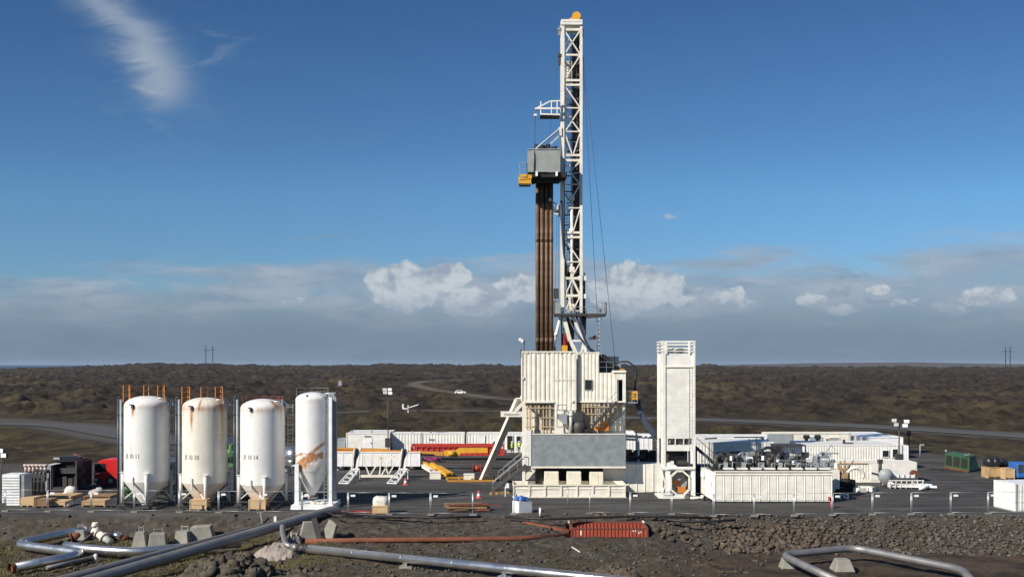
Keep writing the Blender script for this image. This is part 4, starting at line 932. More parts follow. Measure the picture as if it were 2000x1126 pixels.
def sack(px, py, w_, h_, d_, m, label, seed=0, grp=None, z0=0.0, cat='sack'):
    p = G(px, py); mb = MB(); r_ = random.Random(seed); n = 14; prof = []
    for k, (q, zz) in enumerate(((0.55, 0), (0.98, 0.12), (1.0, 0.45), (0.92, 0.75), (0.6, 0.95), (0.05, 1.0))):
        for i in range(n):
            a = 2*math.pi*i/n; rr_ = q*(1+0.12*math.sin(3*a+seed)+0.08*(r_.random()-0.5)); c_, s_ = math.cos(a), math.sin(a)
            sq = 1/max(abs(c_), abs(s_))**0.6
            prof.append((p.x+c_*rr_*sq*w_/2, p.y+d_/2+s_*rr_*sq*d_/2, z0+zz*h_*(1+0.08*(r_.random()-0.5))))
    mb.add(prof, [(k*n+i, k*n+(i+1) % n, (k+1)*n+(i+1) % n, (k+1)*n+i) for k in range(5) for i in range(n)], True)
    return solo(mb, 'sack', m, label, cat, grp, (p.x, p.y, z0))
sack(134, 969, 1.0, 0.9, 1.0, M_bag, 'large tied white sack behind the crates', 2)
sack(124, 972, 0.9, 0.45, 0.9, M_bag, 'small white sack leaning on the large tied sack', 5)
sack(182, 967, 1.2, 0.5, 1.2, M_pinkish, 'reddish pale sack on the ground before the red lorry', 7)
sack(192, 966, 0.7, 0.7, 0.5, M_greylt, 'small grey sack by the red lorry wheel', 9)
mb = MB(); a, b = G(130, 990), G(158, 982); mb.bar((a.x, a.y, 0.12), (b.x, b.y, 0.30), 0.3, 0.08); mb.bar((a.x, a.y+0.2, 0.2), (b.x, b.y+0.2, 0.42), 0.1, 0.12)
solo(mb, 'metal_sheet', M_clad, 'bent shiny metal sheet lying between the crates', 'sheet')
sack(32, 967, 0.95, 0.22, 0.6, M_dark, 'dark flat bundle at the foot of the slatted cabinet', 4)
# far-left lamp head at the picture edge
def floodmast(px, pyb, pyt, D, label, heads, zb=0.0, thick=0.09, col=M_dark, box=True):
    x = X(px, D); t = thing('floodlight_mast', label, 'floodlight mast', (x, D, zb), group='floodlight masts')
    zt = Z(pyt, D); mb = MB(); mb.tube((x, D, zb), (x, D, zt), thick, thick*0.7, n=10); mb.boxc((x, D, zb+0.15), (0.7, 0.7, 0.3)); mb.build('pole', col, t)
    if box: mb = MB(); mb.boxc((x, D, zb+1.6), (0.75, 0.6, 1.2)); mb.build('winch_box', M_dark, t)
    mb = MB(); xs = [X(px+a, D) for a, b in heads]; mb.bar((min(xs), D, zt-0.1), (max(xs), D, zt-0.1), 0.08); mb.build('cross_arm', col, t)
    for a, b in heads:
        mb = MB(); c = Vector((X(px+a, D), D-0.25, Z(pyt+b, D))); mb.boxc(c, (0.62, 0.25, 0.42), 0.25*(-1 if a > 0 else 1)); hd = mb.build('lamp_head', col, t)
        mb = MB(); mb.boxc(c+Vector((0, -0.15, 0)), (0.54, 0.04, 0.36), 0.25*(-1 if a > 0 else 1)); mb.build('lens', M_lamp, hd)
    return t
floodmast(758, 875, 760, 136, 'tall floodlight mast with four lamps behind the white containers', [(-6, 0), (4, 0), (-5, 6), (5, 7)], thick=0.08)
floodmast(3, 985, 880, 92, 'dark lamp head on a mast at the left edge', [(2, -1), (8, 8)], thick=0.06, box=False)
floodmast(1756, 898, 822, 112, 'floodlight mast with four lamps beside the long ribbed container', [(-12, -2), (12, 0), (-8, 6), (9, 8)])
# things glimpsed between silos
mb = MB(); D = 120; mb.lathe([(0.0, Z(866, D)), (0.8, Z(869, D)), (1.2, Z(880, D)), (1.1, Z(892, D)), (0.4, Z(902, D)), (0.0, Z(903, D))], X(452, D), D, 14)
for i in range(6): mb.boxc((X(452, D)+math.cos(i)*0.7, D-1.0, Z(880, D)+math.sin(i*2)*0.6), (0.7, 0.4, 0.5), i)
mb.box(X(448, D), X(456, D), D-0.3, D+0.3, 0.02, Z(898, D)); solo(mb, 'green_machine', M_lime, 'bright green machine glimpsed between two silos', 'machine')
mb = MB(); D = 125; mb.boxc((X(454, D), D, 1.2), (2.6, 2.0, 2.3)); mb.boxc((X(454, D), D, Z(856, D)-0.3), (1.3, 1.2, 1.0)); mb.box(X(454, D)-0.5, X(454, D)+0.5, D-0.4, D+0.4, 2.35, Z(856, D)-0.8)
solo(mb, 'blue_machine', M_blue_dark, 'dark blue machine behind the bright green one', 'machine')
mb = MB(); D = 104; mb.box(X(331, D), X(343, D), D, D+1.2, 0.5, Z(899, D))
for i in range(5): mb.box(X(331, D)-0.02, X(343, D)+0.02, D-0.03, D, 0.8+i*0.55, 0.86+i*0.55)
mb.box(X(332, D), X(342, D), D+0.1, D+1.1, 0.0, 0.5)
solo(mb, 'white_tank', M_clad, 'silvery box tank glimpsed between the two left silos', 'tank')
def junk(px, py, D, w_, h_, m, label, seed, cat='equipment', dep=1.5, name='pump_unit'):
    r_ = random.Random(seed); x = X(px, D); mb = MB(); mb.box(x-w_/2, x+w_/2, D, D+dep, 0.05, 0.22)
    mb.tube((x-w_*0.35, D+dep*0.4, h_*0.5), (x+w_*0.1, D+dep*0.4, h_*0.5), h_*0.28, n=14); mb.boxc((x+w_*0.25, D+dep*0.5, h_*0.45), (w_*0.4, dep*0.6, h_*0.75))
    mb.boxc((x-w_*0.15, D+dep*0.5, h_*0.2+0.05), (w_*0.6, dep*0.5, h_*0.3))
    for i in range(4):
        a = x+(r_.random()-0.5)*w_*0.8; mb.pipe([(a, D+0.2, 0.2), (a, D+0.2, h_*(0.5+r_.random()*0.5)), (a+0.3, D+0.4, h_*0.9)], 0.05, 6)
    return solo(mb, name, m, label, cat, None, (x, D, 0))
junk(330, 975, 92, 2.6, 1.9, M_dark, 'dark pump unit behind the gap of the two left silos', 3)
junk(447, 975, 90, 1.5, 0.9, M_dark, 'low dark pump between the yellowed and the clean silo', 5)
junk(250, 975, 92, 1.6, 1.5, M_green, 'green pump under the leftmost silo', 6)
junk(376, 975, 91, 1.6, 1.3, M_dark, 'dark pump under the yellowed silo', 8)
junk(490, 975, 91, 1.6, 1.3, M_rust, 'rusty pump under the clean white silo', 9)

M_rcream = paint('rust_stained_cream', (0.50, 0.38, 0.24), 0.6, damt=1.0, dirt=(0.20, 0.09, 0.03), dscale=1.5)
# ================================================================ DRILLING RIG
rig = thing('drilling_rig', 'tall white drilling rig with lattice mast over a ribbed cabin', 'drilling rig', (X(1115, 98), 97, 0))
# skid tank in front (a thing of its own)
D = 92.3; t = thing('mud_trough', 'long low cream open trough in front of the rig, below the grey panel', 'trough', (X(1112, D), D, 0))
x0, x1 = X(1002, D), X(1222, D); z1 = Z(947, D); zlo = 0.04
mb = MB(); mb.box(x0, x1, D, D+0.08, zlo, z1); mb.box(x0, x1, D+2.6, D+2.68, zlo, z1); mb.box(x0, x0+0.08, D+0.08, D+2.6, zlo, z1); mb.box(x1-0.08, x1, D+0.08, D+2.6, zlo, z1); mb.box(x0+0.08, x1-0.08, D+0.08, D+2.6, zlo, 0.25)
mb.build('trough_wall', M_cream, t)
mb = MB(); mb.box(x0-0.06, x1+0.06, D-0.1, D, z1-0.04, z1+0.08); mb.box(x0-0.06, x1+0.06, D+2.6, D+2.74, z1+0.001, z1+0.1); mb.box(x0-0.06, x1+0.06, D-0.06, D, 0.0, 0.12); mb.box(x0, x1, D-0.05, D, z1-0.36, z1-0.30)
for i in range(8): xx = x0+(x1-x0-0.12)*i/7; mb.box(xx, xx+0.12, D-0.09, D, 0.12, z1-0.04)
mb.box(x0-0.06, x0+0.06, D, D+2.6, z1+0.001, z1+0.09); mb.box(x1-0.06, x1+0.06, D, D+2.6, z1+0.001, z1+0.09)
mb.build('rim', M_cream2, t)
# blocks standing behind/in the trough
for i, (a, b, lab) in enumerate(((1063, 1092, 'left cream block under the grey panel'), (1107, 1136, 'middle cream block under the grey panel'), (1152, 1178, 'right cream block under the grey panel, with a vertical gap'))):
    D = 93.6; mb = MB(); x0, x1 = X(a, D), X(b, D)
    if i < 2: mb.boxc(((x0+x1)/2, D+0.7, (Z(921, D)+0.26)/2), (x1-x0, 1.2, Z(921, D)-0.26), 0, 0.96)
    else:
        mb.boxc((x0+0.42, D+0.7, (Z(922, D)+0.26)/2), (0.8, 1.2, Z(922, D)-0.26)); mb.boxc((x1-0.18, D+0.7, (Z(922, D)+0.26)/2), (0.42, 1.2, Z(922, D)-0.26))
    o = solo(mb, 'steel_block', M_cream2, lab, 'block', 'cream blocks in the trough below the rig'); subd(o, 0.04)
# substructure
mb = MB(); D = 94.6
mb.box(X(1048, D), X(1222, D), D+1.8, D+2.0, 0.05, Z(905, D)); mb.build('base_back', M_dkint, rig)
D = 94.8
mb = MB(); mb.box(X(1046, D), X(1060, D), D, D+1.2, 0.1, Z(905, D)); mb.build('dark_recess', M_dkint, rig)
mb = MB(); D = 94.0; z0, z1 = Z(910, D), Z(848, D)
mb.box(X(1039, D), X(1222, D), D, D+0.08, z0, z1)
mb.build('wind_panel', M_grey, rig)
mb = MB(); mb.box(X(1037.5, D), X(1222, D), D-0.06, D+0.12, z0-0.16, z0-0.002); mb.box(X(1039, D), X(1222, D), D-0.05, D+0.1, z1+0.002, z1+0.09); mb.build('panel_frame', M_cream, rig)
mb = MB(); mb.box(X(1024, D), X(1037.4, D), D+0.02, D+0.1, Z(909, D), Z(840, D)); mb.build('side_plate', M_white, rig)
mb = MB(); mb.add([(X(1222, D), D+0.04, z1), (X(1222, D), D+0.04, z0), (X(1222.5, D+2), D+2.5, z0), (X(1222.5, D+2), D+2.5, z1)], [(0, 1, 2, 3)]); mb.box(X(1190, D), X(1226, D+1.2), D+2.45, D+2.5, z0, z1); mb.build('wind_panel', M_grey, rig)
# columns
DL = 94.2
mb = MB(); mb.box(X(1020, DL), X(1026, DL), DL, DL+0.28, 0.05, Z(784, DL)); mb.build('column', M_cream, rig)
mb = MB(); mb.prism([(X(1027, DL), Z(936, DL)), (X(1031, DL), Z(936, DL)), (X(1047, DL), Z(917, DL)), (X(1047, DL), Z(909, DL)), (X(1040, DL), Z(909, DL)), (X(1027, DL), Z(925, DL))], DL, DL+0.6); mb.build('knee_brace', M_cream2, rig)
for (a, dd) in ((1031, 0.6), (1041, 1.4), (1054, 1.4)):
    pass
# mid zone back wall of ribbed cream panels
DM = 97.2; zf = Z(783, 95.2)
mb = MB(); mb.corr((X(1022, DM), DM), (X(1222, DM), DM), Z(850, DM), zf+0.3, 0.75, 0.06); mb.build('substructure_wall', M_cream2, rig)
mb = MB(); rr = random.Random(5)
for a in (1030, 1036, 1045, 1052, 1061, 1067, 1074): 
    mb.bar((X(a, 95.4), 95.4, Z(846, 95.4)), (X(a, 95.4), 95.4, zf), 0.10 if a % 2 else 0.16)
for py in (796, 815, 833): mb.bar((X(1026, 95.3), 95.3, Z(py, 95.3)), (X(1083, 95.3), 95.3, Z(py, 95.3)), 0.09)
mb.build('pipework', M_rcream, rig)
mb = MB()
for a in (1028, 1048, 1072, 1079):
    mb.bar((X(a, 95.7), 95.7, Z(848, 95.7)), (X(a, 95.7), 95.7, zf), 0.28)
mb.bar((X(1022, 95.6), 95.6, Z(842, 95.6)), (X(1130, 95.6), 95.6, Z(842, 95.6)), 0.35, 0.25); mb.build('substructure_beam', M_cream, rig)
mb = MB(); mb.tube((X(1114, 94.9), 94.9, Z(846, 94.9)), (X(1114, 94.9), 94.9, Z(801, 94.9)), 0.2, n=16); mb.tube((X(1114, 94.9), 94.9, Z(812, 94.9)), (X(1114, 94.9), 94.9, Z(808, 94.9)), 0.26, n=16); mb.build('hydraulic_cylinder', M_cream, rig)
# hopper on frame
mb = MB(); D = 94.6; xa, xb = X(1088, D), X(1107, D); q = [(xa, Z(808, D)), (xb, Z(808, D)), (xb, Z(815, D)), (X(1106, D), Z(828, D)), (X(1102, D), Z(828, D)), (xa, Z(816, D))]
mb.prism(q, D, D+0.8); mb.build('hopper', M_greylt, rig)
mb = MB()
for x in (xa, xb): mb.bar((x, D-0.02, Z(790, D)), (x, D-0.02, Z(833, D)), 0.08)
for py in (790, 800, 833): mb.bar((xa, D-0.02, Z(py, D)), (xb, D-0.02, Z(py, D)), 0.08)
mb.build('hopper_frame', M_galv, rig)
mb = MB(); mb.boxc((X(1103, D), D+0.2, Z(827, D)), (0.3, 0.3, 0.4)); mb.build('hopper_gate', M_rust, rig)
# dark machinery at foot in the middle
mb = MB(); D = 95.2
mb.lathe([(0.0, Z(820, D)), (0.6, Z(823, D)), (0.75, Z(834, D)), (0.6, Z(846, D))], X(1131, D), D+0.2, 16); mb.boxc((X(1131, D), D, Z(812, D)), (0.7, 0.6, 0.9)); mb.boxc((X(1127, D), D-0.1, Z(822, D)), (0.25, 0.3, 0.7), 0.3)
mb.build('winch_motor', M_dark, rig)
mb = MB(); mb.add([(X(1139, 94.4), 94.4, Z(843, 94.4)), (X(1160, 94.4), 94.4, Z(843, 94.4)), (X(1156, 94.8), 95.2, Z(835, 94.8)), (X(1143, 94.8), 95.2, Z(835, 94.8))], [(0, 1, 2, 3)]); mb.boxc((X(1148, 94.8), 95.3, Z(841, 95)), (1.0, 0.6, 0.4)); mb.build('hatch_cover', M_black, rig)
# right zone pipework
mb = MB()
for i, a in enumerate((1137, 1141, 1148, 1155, 1163, 1171, 1180, 1188, 1197)):
    mb.bar((X(a, 95.6), 95.6, Z(846, 95.6)), (X(a, 95.6), 95.6, zf-0.1), 0.12)
for py in (794, 808, 826): mb.bar((X(1136, 95.5), 95.5, Z(py, 95.5)), (X(1216, 95.5), 95.5, Z(py, 95.5)), 0.09)
mb.build('pipework', M_rcream, rig)
mb = MB()
for a in (1136, 1166, 1216.5): mb.box(X(a, 95.9), X(a+4.2, 95.9), 95.9, 96.15, Z(850, 95.9), zf)
mb.bar((X(1136, 95.8), 95.8, Z(788, 95.8)), (X(1170, 95.8), 95.8, Z(788, 95.8)), 0.3); mb.build('substructure_beam', M_white, rig)
mb = MB(); mb.boxc((X(1181, 95.2), 95.1, Z(832, 95.2)), (0.7, 0.5, 0.8)); mb.boxc((X(1176, 95.2), 95.1, Z(836, 95.2)), (1.5, 0.3, 0.3)); mb.build('brake_unit', M_orange, rig)
# stairs, right
mb = MB(); a = Vector((X(1157, 94.3), 94.3, Z(833, 94.3))); b = Vector((X(1206, 94.3), 94.3, Z(784, 94.3)))
mb.bar(a, b, 0.10, 0.22); mb.bar(a+Vector((0, 0.8, 0)), b+Vector((0, 0.8, 0)), 0.08, 0.22)
for i in range(1, 14): p = a.lerp(b, i/14); mb.boxc((p.x, p.y+0.4, p.z), (0.25, 0.75, 0.04))
mb.build('stairway', M_dark, rig)
mb = MB(); up = Vector((0, 0, 1.0)); mb.bar(a+up, b+up, 0.05); mb.bar(a+up*0.5, b+up*0.5, 0.04)
for i in range(0, 6): p = a.lerp(b, i/5); mb.bar(p, p+up, 0.04)
mb.build('handrail', M_galv, rig)
mb = MB(); a = Vector((X(1180, 95.0), 95.0, Z(846, 95))); b = Vector((X(1219, 95.0), 95.0, Z(800, 95)))
for k in range(7):
    o_ = Vector((0.42*k-0.5, 0, 0)); 
for k in range(13):
    p = a+Vector((0.18*k, 0, 0)); L = min(2.2, (X(1219, 95)-p.x)); 
    if L > 0.2: mb.bar(p, p+Vector((L*0.86, 0, L)), 0.05)
for k in range(9):
    p = Vector((X(1219, 95), 95.04, Z(846-k*5, 95))); L = min(1.9, p.z-Z(847, 95)+0.4); mb.bar(p, p+Vector((-L, 0, -L*0.0+0.0))+Vector((0, 0, -L*0.8)), 0.05) if p.z-L*0.8 > Z(848, 95) else None
mb.build('mesh_guard', M_galv, rig)
# deck between panel and wall
mb = MB(); mb.box(X(1037, 94.1), X(1222, 94.1), 94.1, 97.2, Z(848, 94.1)-0.12, Z(848, 94.1)-0.02); mb.build('deck', M_dark, rig)
# --- house: front-left ribbed panel
DF = 95.2; zT = Z(688, DF)
mb = MB(); mb.corr((X(1020, DF), DF), (X(1083, DF), DF), Z(783, DF), zT, 0.42, 0.05)
mb.corr((X(1083, DF), DF), (X(1124, DF), DF), Z(800, DF), zT, 0.42, 0.05)
mb.build('cabin_wall', M_cream, rig)
mb = MB(); mb.corr((X(1020, DF), DF+6.5), (X(1020, DF), DF), Z(783, DF), zT, 0.42, 0.05); mb.build('cabin_wall', M_cream, rig)
mb = MB(); mb.box(X(1083, DF), X(1124, DF), DF-0.02, DF+0.02, Z(846, DF), Z(800.2, DF)); mb.build('lower_panel', M_cream, rig)
mb = MB(); mb.box(X(1018.5, DF), X(1125, DF), DF-0.1, DF+0.05, zT, zT+0.13); mb.box(X(1018.5, DF), X(1020.5, DF), DF-0.1, DF, Z(785, DF), zT); mb.box(X(1124, DF), X(1125.5, DF), DF-0.1, DF, Z(800, DF), zT)
mb.box(X(1083.2, DF), X(1125, DF), DF-0.08, DF-0.052, Z(742, DF), Z(740, DF)); mb.bar((X(1020, DF), DF-0.03, Z(784.5, DF)), (X(1083, DF), DF-0.03, Z(784.5, DF)), 0.16)
mb.build('wall_trim', M_cream, rig)
mb = MB()
for px in (1030, 1050, 1070, 1095, 1115): mb.boxc((X(px, DF), DF-0.08, zT+0.02), (0.12, 0.1, 0.22))
for px, py in ((1021, 738), (1118, 783)): mb.boxc((X(px, DF), DF-0.1, Z(py, DF)), (0.22, 0.14, 0.22))
mb.build('bracket', M_cream2, rig)
mb = MB(); mb.bar((X(1046, DF), DF-0.055, Z(782, DF)), (X(1046, DF), DF-0.055, zT), 0.02, 0.03); mb.bar((X(1064, DF), DF-0.055, Z(782, DF)), (X(1064, DF), DF-0.055, zT), 0.02, 0.03); mb.build('panel_joint', M_dark, rig)
# step back (faces right, in shade)
DB = 95.55
mb = MB(); mb.box(X(1124.0, DF)-0.06, X(1124.0, DF), DF+0.06, DB+0.2, Z(846, DF), zT); mb.build('return_wall', M_white, rig)
# right ribbed panel
mb = MB(); zT2 = Z(689, DB)
mb.corr((X(1128, DB), DB), (X(1170, DB), DB), Z(783, DB), zT2, 0.36, 0.05); mb.corr((X(1170, DB), DB), (X(1203, DB), DB), Z(783, DB), Z(729, DB), 0.36, 0.05)
mb.build('cabin_wall', M_cream, rig)
mb = MB(); mb.box(X(1170, DB)-0.05, X(1170, DB), DB+0.05, DB+5, Z(729, DB), zT2); mb.build('cabin_wall', M_cream, rig)
mb = MB(); mb.box(X(1203, DB), X(1205, DB), DB-0.08, DB+0.1, Z(783, DB), Z(729, DB)); mb.box(X(1216, DB), X(1222, DB), DB-0.08, DB+0.1, Z(783, DB), Z(729, DB)); mb.box(X(1205, DB), X(1216, DB), DB-0.08, DB+0.1, Z(741, DB), Z(729, DB)); mb.build('door_frame', M_white, rig)
mb = MB(); mb.box(X(1205, DB), X(1216, DB), DB+0.7, DB+0.75, Z(783, DB), Z(741, DB)); mb.box(X(1216, DB), X(1216, DB)+0.04, DB+0.12, DB+0.7, Z(783, DB), Z(741, DB)); mb.build('doorway', M_dkint, rig)
mb = MB(); mb.bar((X(1206.5, DB), DB+0.05, Z(783, DB)), (X(1206.5, DB), DB+0.05, Z(741.5, DB)), 0.12); mb.build('door', M_galv, rig)
mb = MB(); mb.box(X(1222, DB)-0.08, X(1222, DB)-0.02, DB+0.12, DB+5, Z(783, DB), Z(729, DB)); mb.build('cabin_wall', M_cream, rig)
mb = MB(); mb.box(X(1170, DB), X(1222, DB), DB, DB+5, Z(729, DB)+0.002, Z(729, DB)+0.08); mb.box(X(1197, DB), X(1222.5, DB), DB-0.2, DB+1.6, Z(729, DB)+0.09, Z(725, DB)+0.1); mb.build('cabin_roof', M_cream, rig)
mb = MB(); mb.box(X(1128, DB), X(1170.5, DB), DB-0.08, DB+0.05, zT2, zT2+0.1); mb.prism([(X(1158, DB), zT2+0.1), (X(1170.5, DB), zT2+0.1), (X(1170.5, DB), zT2-0.22)], DB-0.09, DB-0.055); mb.bar((X(1128, DB), DB-0.04, Z(784, DB)), (X(1222, DB), DB-0.04, Z(784, DB)), 0.14); mb.build('wall_trim', M_cream, rig)
mb = MB(); xa, xb, za, zb_ = X(1143, DB), X(1156, DB), Z(760, DB), Z(742, DB); mb.box(xa, xb, DB-0.075, DB-0.055, za, zb_); wnd = mb.build('window', M_glass, rig)
mb = MB(); q = 0.06; mb.box(xa-q, xb+q, DB-0.11, DB-0.06, zb_, zb_+q); mb.box(xa-q, xb+q, DB-0.11, DB-0.06, za-q, za); mb.box(xa-q, xa, DB-0.11, DB-0.06, za, zb_); mb.box(xb, xb+q, DB-0.11, DB-0.06, za, zb_); mb.build('frame', M_galv, wnd)
# drill floor
mb = MB(); mb.box(X(1020, DF)+0.05, X(1222, DB)-0.1, DB+0.15, DB+6, Z(784, DF)-0.2, Z(784, DF)-0.05); mb.build('drill_floor', M_dark, rig)
mb = MB(); mb.box(X(1020, DF)+0.1, X(1124, DF)-0.1, DF+0.08, DB+0.1, Z(784, DF)-0.2, Z(784, DF)-0.05); mb.build('drill_floor', M_dark, rig)
mb = MB(); mb.corr((X(1222, DB), DB+6.2), (X(1019, DB), DB+6.2), Z(784, DF), zT-0.3, 0.42, 0.05); mb.build('cabin_wall', M_cream, rig)
# drawworks dark drum and gear on the lower roof
mb = MB(); D = 98.2; mb.tube((X(1180, D), D-0.9, Z(716, D)), (X(1180, D), D+1.2, Z(716, D)), 0.95, n=24); mb.tube((X(1176, D), D-0.5, Z(704, D)), (X(1176, D), D+1.0, Z(704, D)), 0.62, n=20)
mb.boxc((X(1189, D), D, Z(723, D)), (1.4, 1.6, 0.7)); mb.tube((X(1191, D), D-0.6, Z(718, D)), (X(1207, D), D-0.6, Z(718, D)), 0.22); mb.build('winch_drum', M_black, rig)
mb = MB(); z0 = Z(729, DB)+0.1; mb.rail([(X(1171, DB), DB+0.1, z0), (X(1198, DB), DB+0.1, z0)], 1.0, 0.018, 0.7); mb.boxc((X(1203, D), D-0.2, Z(717, D)), (0.8, 0.7, 0.6)); mb.build('handrail', M_galv, rig)
mb = MB(); mb.boxc((X(1210, D), D-0.4, Z(722.5, D)), (0.8, 0.6, 0.3)); mb.build('pump', M_amber, rig)
mb = MB(); mb.pipe([P(1200, 709, 98), P(1212, 706, 97.8), P(1226, 705, 97.6), P(1236, 712, 97.4), P(1242, 724, 97.3), P(1241, 745, 97.2), P(1240, 762, 97.2)], 0.09, 8, 0.3); mb.build('hose', M_black, rig)
mb = MB(); mb.pipe([P(1190, 709, 98), P(1205, 713, 97.8), P(1222, 709, 97.5), P(1232, 718, 97.4)], 0.05, 8, 0.3); mb.build('hose', M_blue_dark, rig)
# side platform with yellow box
mb = MB(); D = 96.6; mb.box(X(1207, D), X(1243, D), D-0.9, D+0.5, Z(786, D), Z(784, D)); mb.build('side_platform', M_galv, rig)
mb = MB(); mb.rail([(X(1221, D), D-0.85, Z(784, D)), (X(1243, D), D-0.85, Z(784, D))], 1.0, 0.02, 0.6); mb.build('handrail', M_galv, rig)
mb = MB(); mb.boxc((X(1236, D), D-0.2, Z(771.5, D)), (0.75, 0.7, 0.85)); mb.boxc((X(1233.5, D), D-0.58, Z(770, D)), (0.5, 0.04, 0.4)); mb.build('control_box', M_yellow, rig)
mb = MB(); mb.tube((X(1242, D), D-0.5, Z(772, D)), (X(1242, D), D+0.2, Z(772, D)), 0.4, n=18); mb.build('cable_reel', M_dark, rig)
# big hose bundle going down right to the tower
mb = MB(); 
for k in range(4): mb.pipe([P(1241+k*2.2, 781-k*0.8, 96.6), P(1247+k*2.2, 806-k, 96.5), P(1258+k*2, 828-k*2, 96.3), P(1274+k*2, 850-k*2, 96), P(1288, 860, 95.8)], 0.10, 8)
mb.build('hose_bundle', M_blue_dark, rig)
# ---------------- mast
zfl = Z(784, DF)
DA, DC = 98.0, 100.1            # front and rear faces
def mp(px, py, D=DA): return (X(px, D), D, Z(py, D))
def mx(px, D): return X(px, DA)  # keep same world x for the rear legs
XL, XR = X(1098.3, DA), X(1135, DA); ztop = Z(52, DA); zsh = Z(604, DA)
for (x, dd, rr_) in ((XL, DA, 0.185), (XR, DA, 0.125), (XL+0.1, DC, 0.12), (XR-0.05, DC, 0.12)):
    mb = MB(); mb.bar((x, dd, zsh-0.6), (x, dd, ztop), rr_*2, rr_*2); mb.build('mast_leg', M_cream, rig)
lv = [58, 107.5, 157, 166, 211, 257, 303, 313, 360, 406, 454, 463, 511, 543, 577, 606]
mb = MB(); hh = {58: .3, 107.5: .22, 157: .24, 166: .24, 303: .26, 313: .28, 454: .26, 463: .26, 543: .3, 577: .3}
for py in lv:
    mb.bar((XL+0.2, DA, Z(py, DA)), (XR-0.14, DA, Z(py, DA)), 0.12, hh.get(py, 0.13)*0.8)
def dg(a, b, wd=0.115): mb.bar((X(a[0], DA), DA, Z(a[1], DA)), (X(b[0], DA), DA, Z(b[1], DA)), wd)
l, r_, c = 1103, 1132, 1117
dg((l, 61), (r_, 105)); dg((r_, 61), (l, 105)); dg((r_, 110), (l, 155)); dg((l, 168), (r_, 209)); dg((r_, 213), (l+2, 255)); dg((c-1, 235), (r_, 256))
dg((l, 260), (c, 300)); dg((r_, 262), (c+3, 300)); dg((r_, 316), (c-4, 335)); dg((c-4, 335), (r_, 359)); dg((r_, 362), (l+4, 404)); dg((r_, 410), (c+3, 450)); dg((l, 466), (r_, 509)); dg((r_, 514), (c, 541)); dg((l+2, 574), (c, 546)); dg((c+1, 546), (r_, 574), 0.2); dg((c-2, 580), (l+3, 604)); dg((l+8, 580), (c, 606), 0.16); dg((r_, 580), (c+3, 604))
mb.build('front_bracing', M_cream, rig)
mb = MB()
pys = [58, 107, 160, 211, 257, 308, 360, 406, 458, 511, 560, 604]
for i, py in enumerate(pys):
    for (x) in (XL+0.1, XR-0.05): mb.bar((x, DA+0.2, Z(py, DA)), (x, DC-0.15, Z(py, DA)), 0.13)
    if i < len(pys)-1:
        py2 = pys[i+1]
        for (x) in (XL+0.1, XR-0.05): mb.bar((x, DA+0.2 if i % 2 else DC-0.15, Z(py, DA)), (x, DC-0.15 if i % 2 else DA+0.2, Z(py2, DA)), 0.11)
mb.build('side_bracing', M_white, rig)
mb = MB()
for i, py in enumerate(pys):
    mb.bar((XL+0.25, DC, Z(py+7, DA)), (XR-0.2, DC, Z(py+7, DA)), 0.12)
    if i < len(pys)-1 and i % 2 == 0: mb.bar((XL+0.25, DC, Z(py+7, DA)), (XR-0.2, DC, Z(pys[i+1]+7, DA)), 0.10)
mb.build('rear_bracing', M_white, rig)
# inside: guide rails, ladder, cables
mb = MB()
mb.bar((XR-0.62, DA+1.1, Z(604, DA)), (XR-0.62, DA+1.1, Z(70, DA)), 0.34, 0.3); mb.bar((XR-0.20, DA+1.5, Z(604, DA)), (XR-0.20, DA+1.5, Z(64, DA)), 0.22, 0.3); mb.build('guide_rail', M_dark, rig)
mb = MB(); mb.bar((XR-0.42, DA+0.9, Z(604, DA)), (XR-0.42, DA+0.9, Z(64, DA)), 0.12, 0.12)
for i, xx in enumerate((0.85, 0.93, 1.01)): mb.tube((XL+xx, DA+0.8+0.1*i, Z(640, DA)), (XL+xx, DA+0.8+0.1*i, Z(60, DA)), 0.022, n=6)
mb.build('hoist_line', M_rust, rig)
mb = MB(); mb.ladder((XL+0.52, DA+1.7, Z(600, DA)), (XL+0.52, DA+1.7, Z(60, DA)), 0.42, 0.025)
mb.build('ladder', M_galv, rig)
mb = MB(); rq = random.Random(19)
for k in range(7): xx = XL+0.3+k*0.2; mb.tube((xx, DA+0.5+rq.random()*1.2, Z(600-rq.random()*40, DA)), (xx+0.1*(rq.random()-0.5), DA+0.5+rq.random()*1.2, Z(70+rq.random()*240, DA)), 0.03+0.02*rq.random(), n=6)
mb.build('cable', M_dark, rig)
mb = MB()
for k in range(26): py = 64+k*21; xx = XL+0.25+rq.random()*1.2; mb = MB(); mb.bar((xx, DA+0.6, Z(py, DA)), (xx+0.3+rq.random()*0.5, DA+0.7, Z(py+rq.random()*10-5, DA)), 0.05+rq.random()*0.05); mb.build('hose_bracket', M_galv, rig)
for k in range(14): py = 410+k*14; mb = MB(); mb.boxc((XL+0.35+rq.random()*1.0, DA+0.45, Z(py, DA)), (0.14+rq.random()*0.25, 0.2, 0.2+rq.random()*0.5), 0); mb.build('mast_fitting', M_galv, rig)
mb = MB(); rq = random.Random(9)
for k in range(22):
    py = 66+k*24+rq.random()*8
    mb.boxc((XR-0.5+rq.random()*0.25, DA+1.0, Z(py, DA)), (0.5+rq.random()*0.3, 0.4, 0.12+rq.random()*0.5))
    if k % 2: mb.boxc((XL+0.55+rq.random()*0.3, DA+1.2, Z(py+9, DA)), (0.5, 0.3, 0.08))
mb.build('cable_tray', M_dark, rig)
mb = MB(); mb.box(XL+0.35, XL+1.2, DC-0.3, DC-0.2, Z(157, DA), Z(108, DA)); mb.build('back_sheet', M_white, rig)
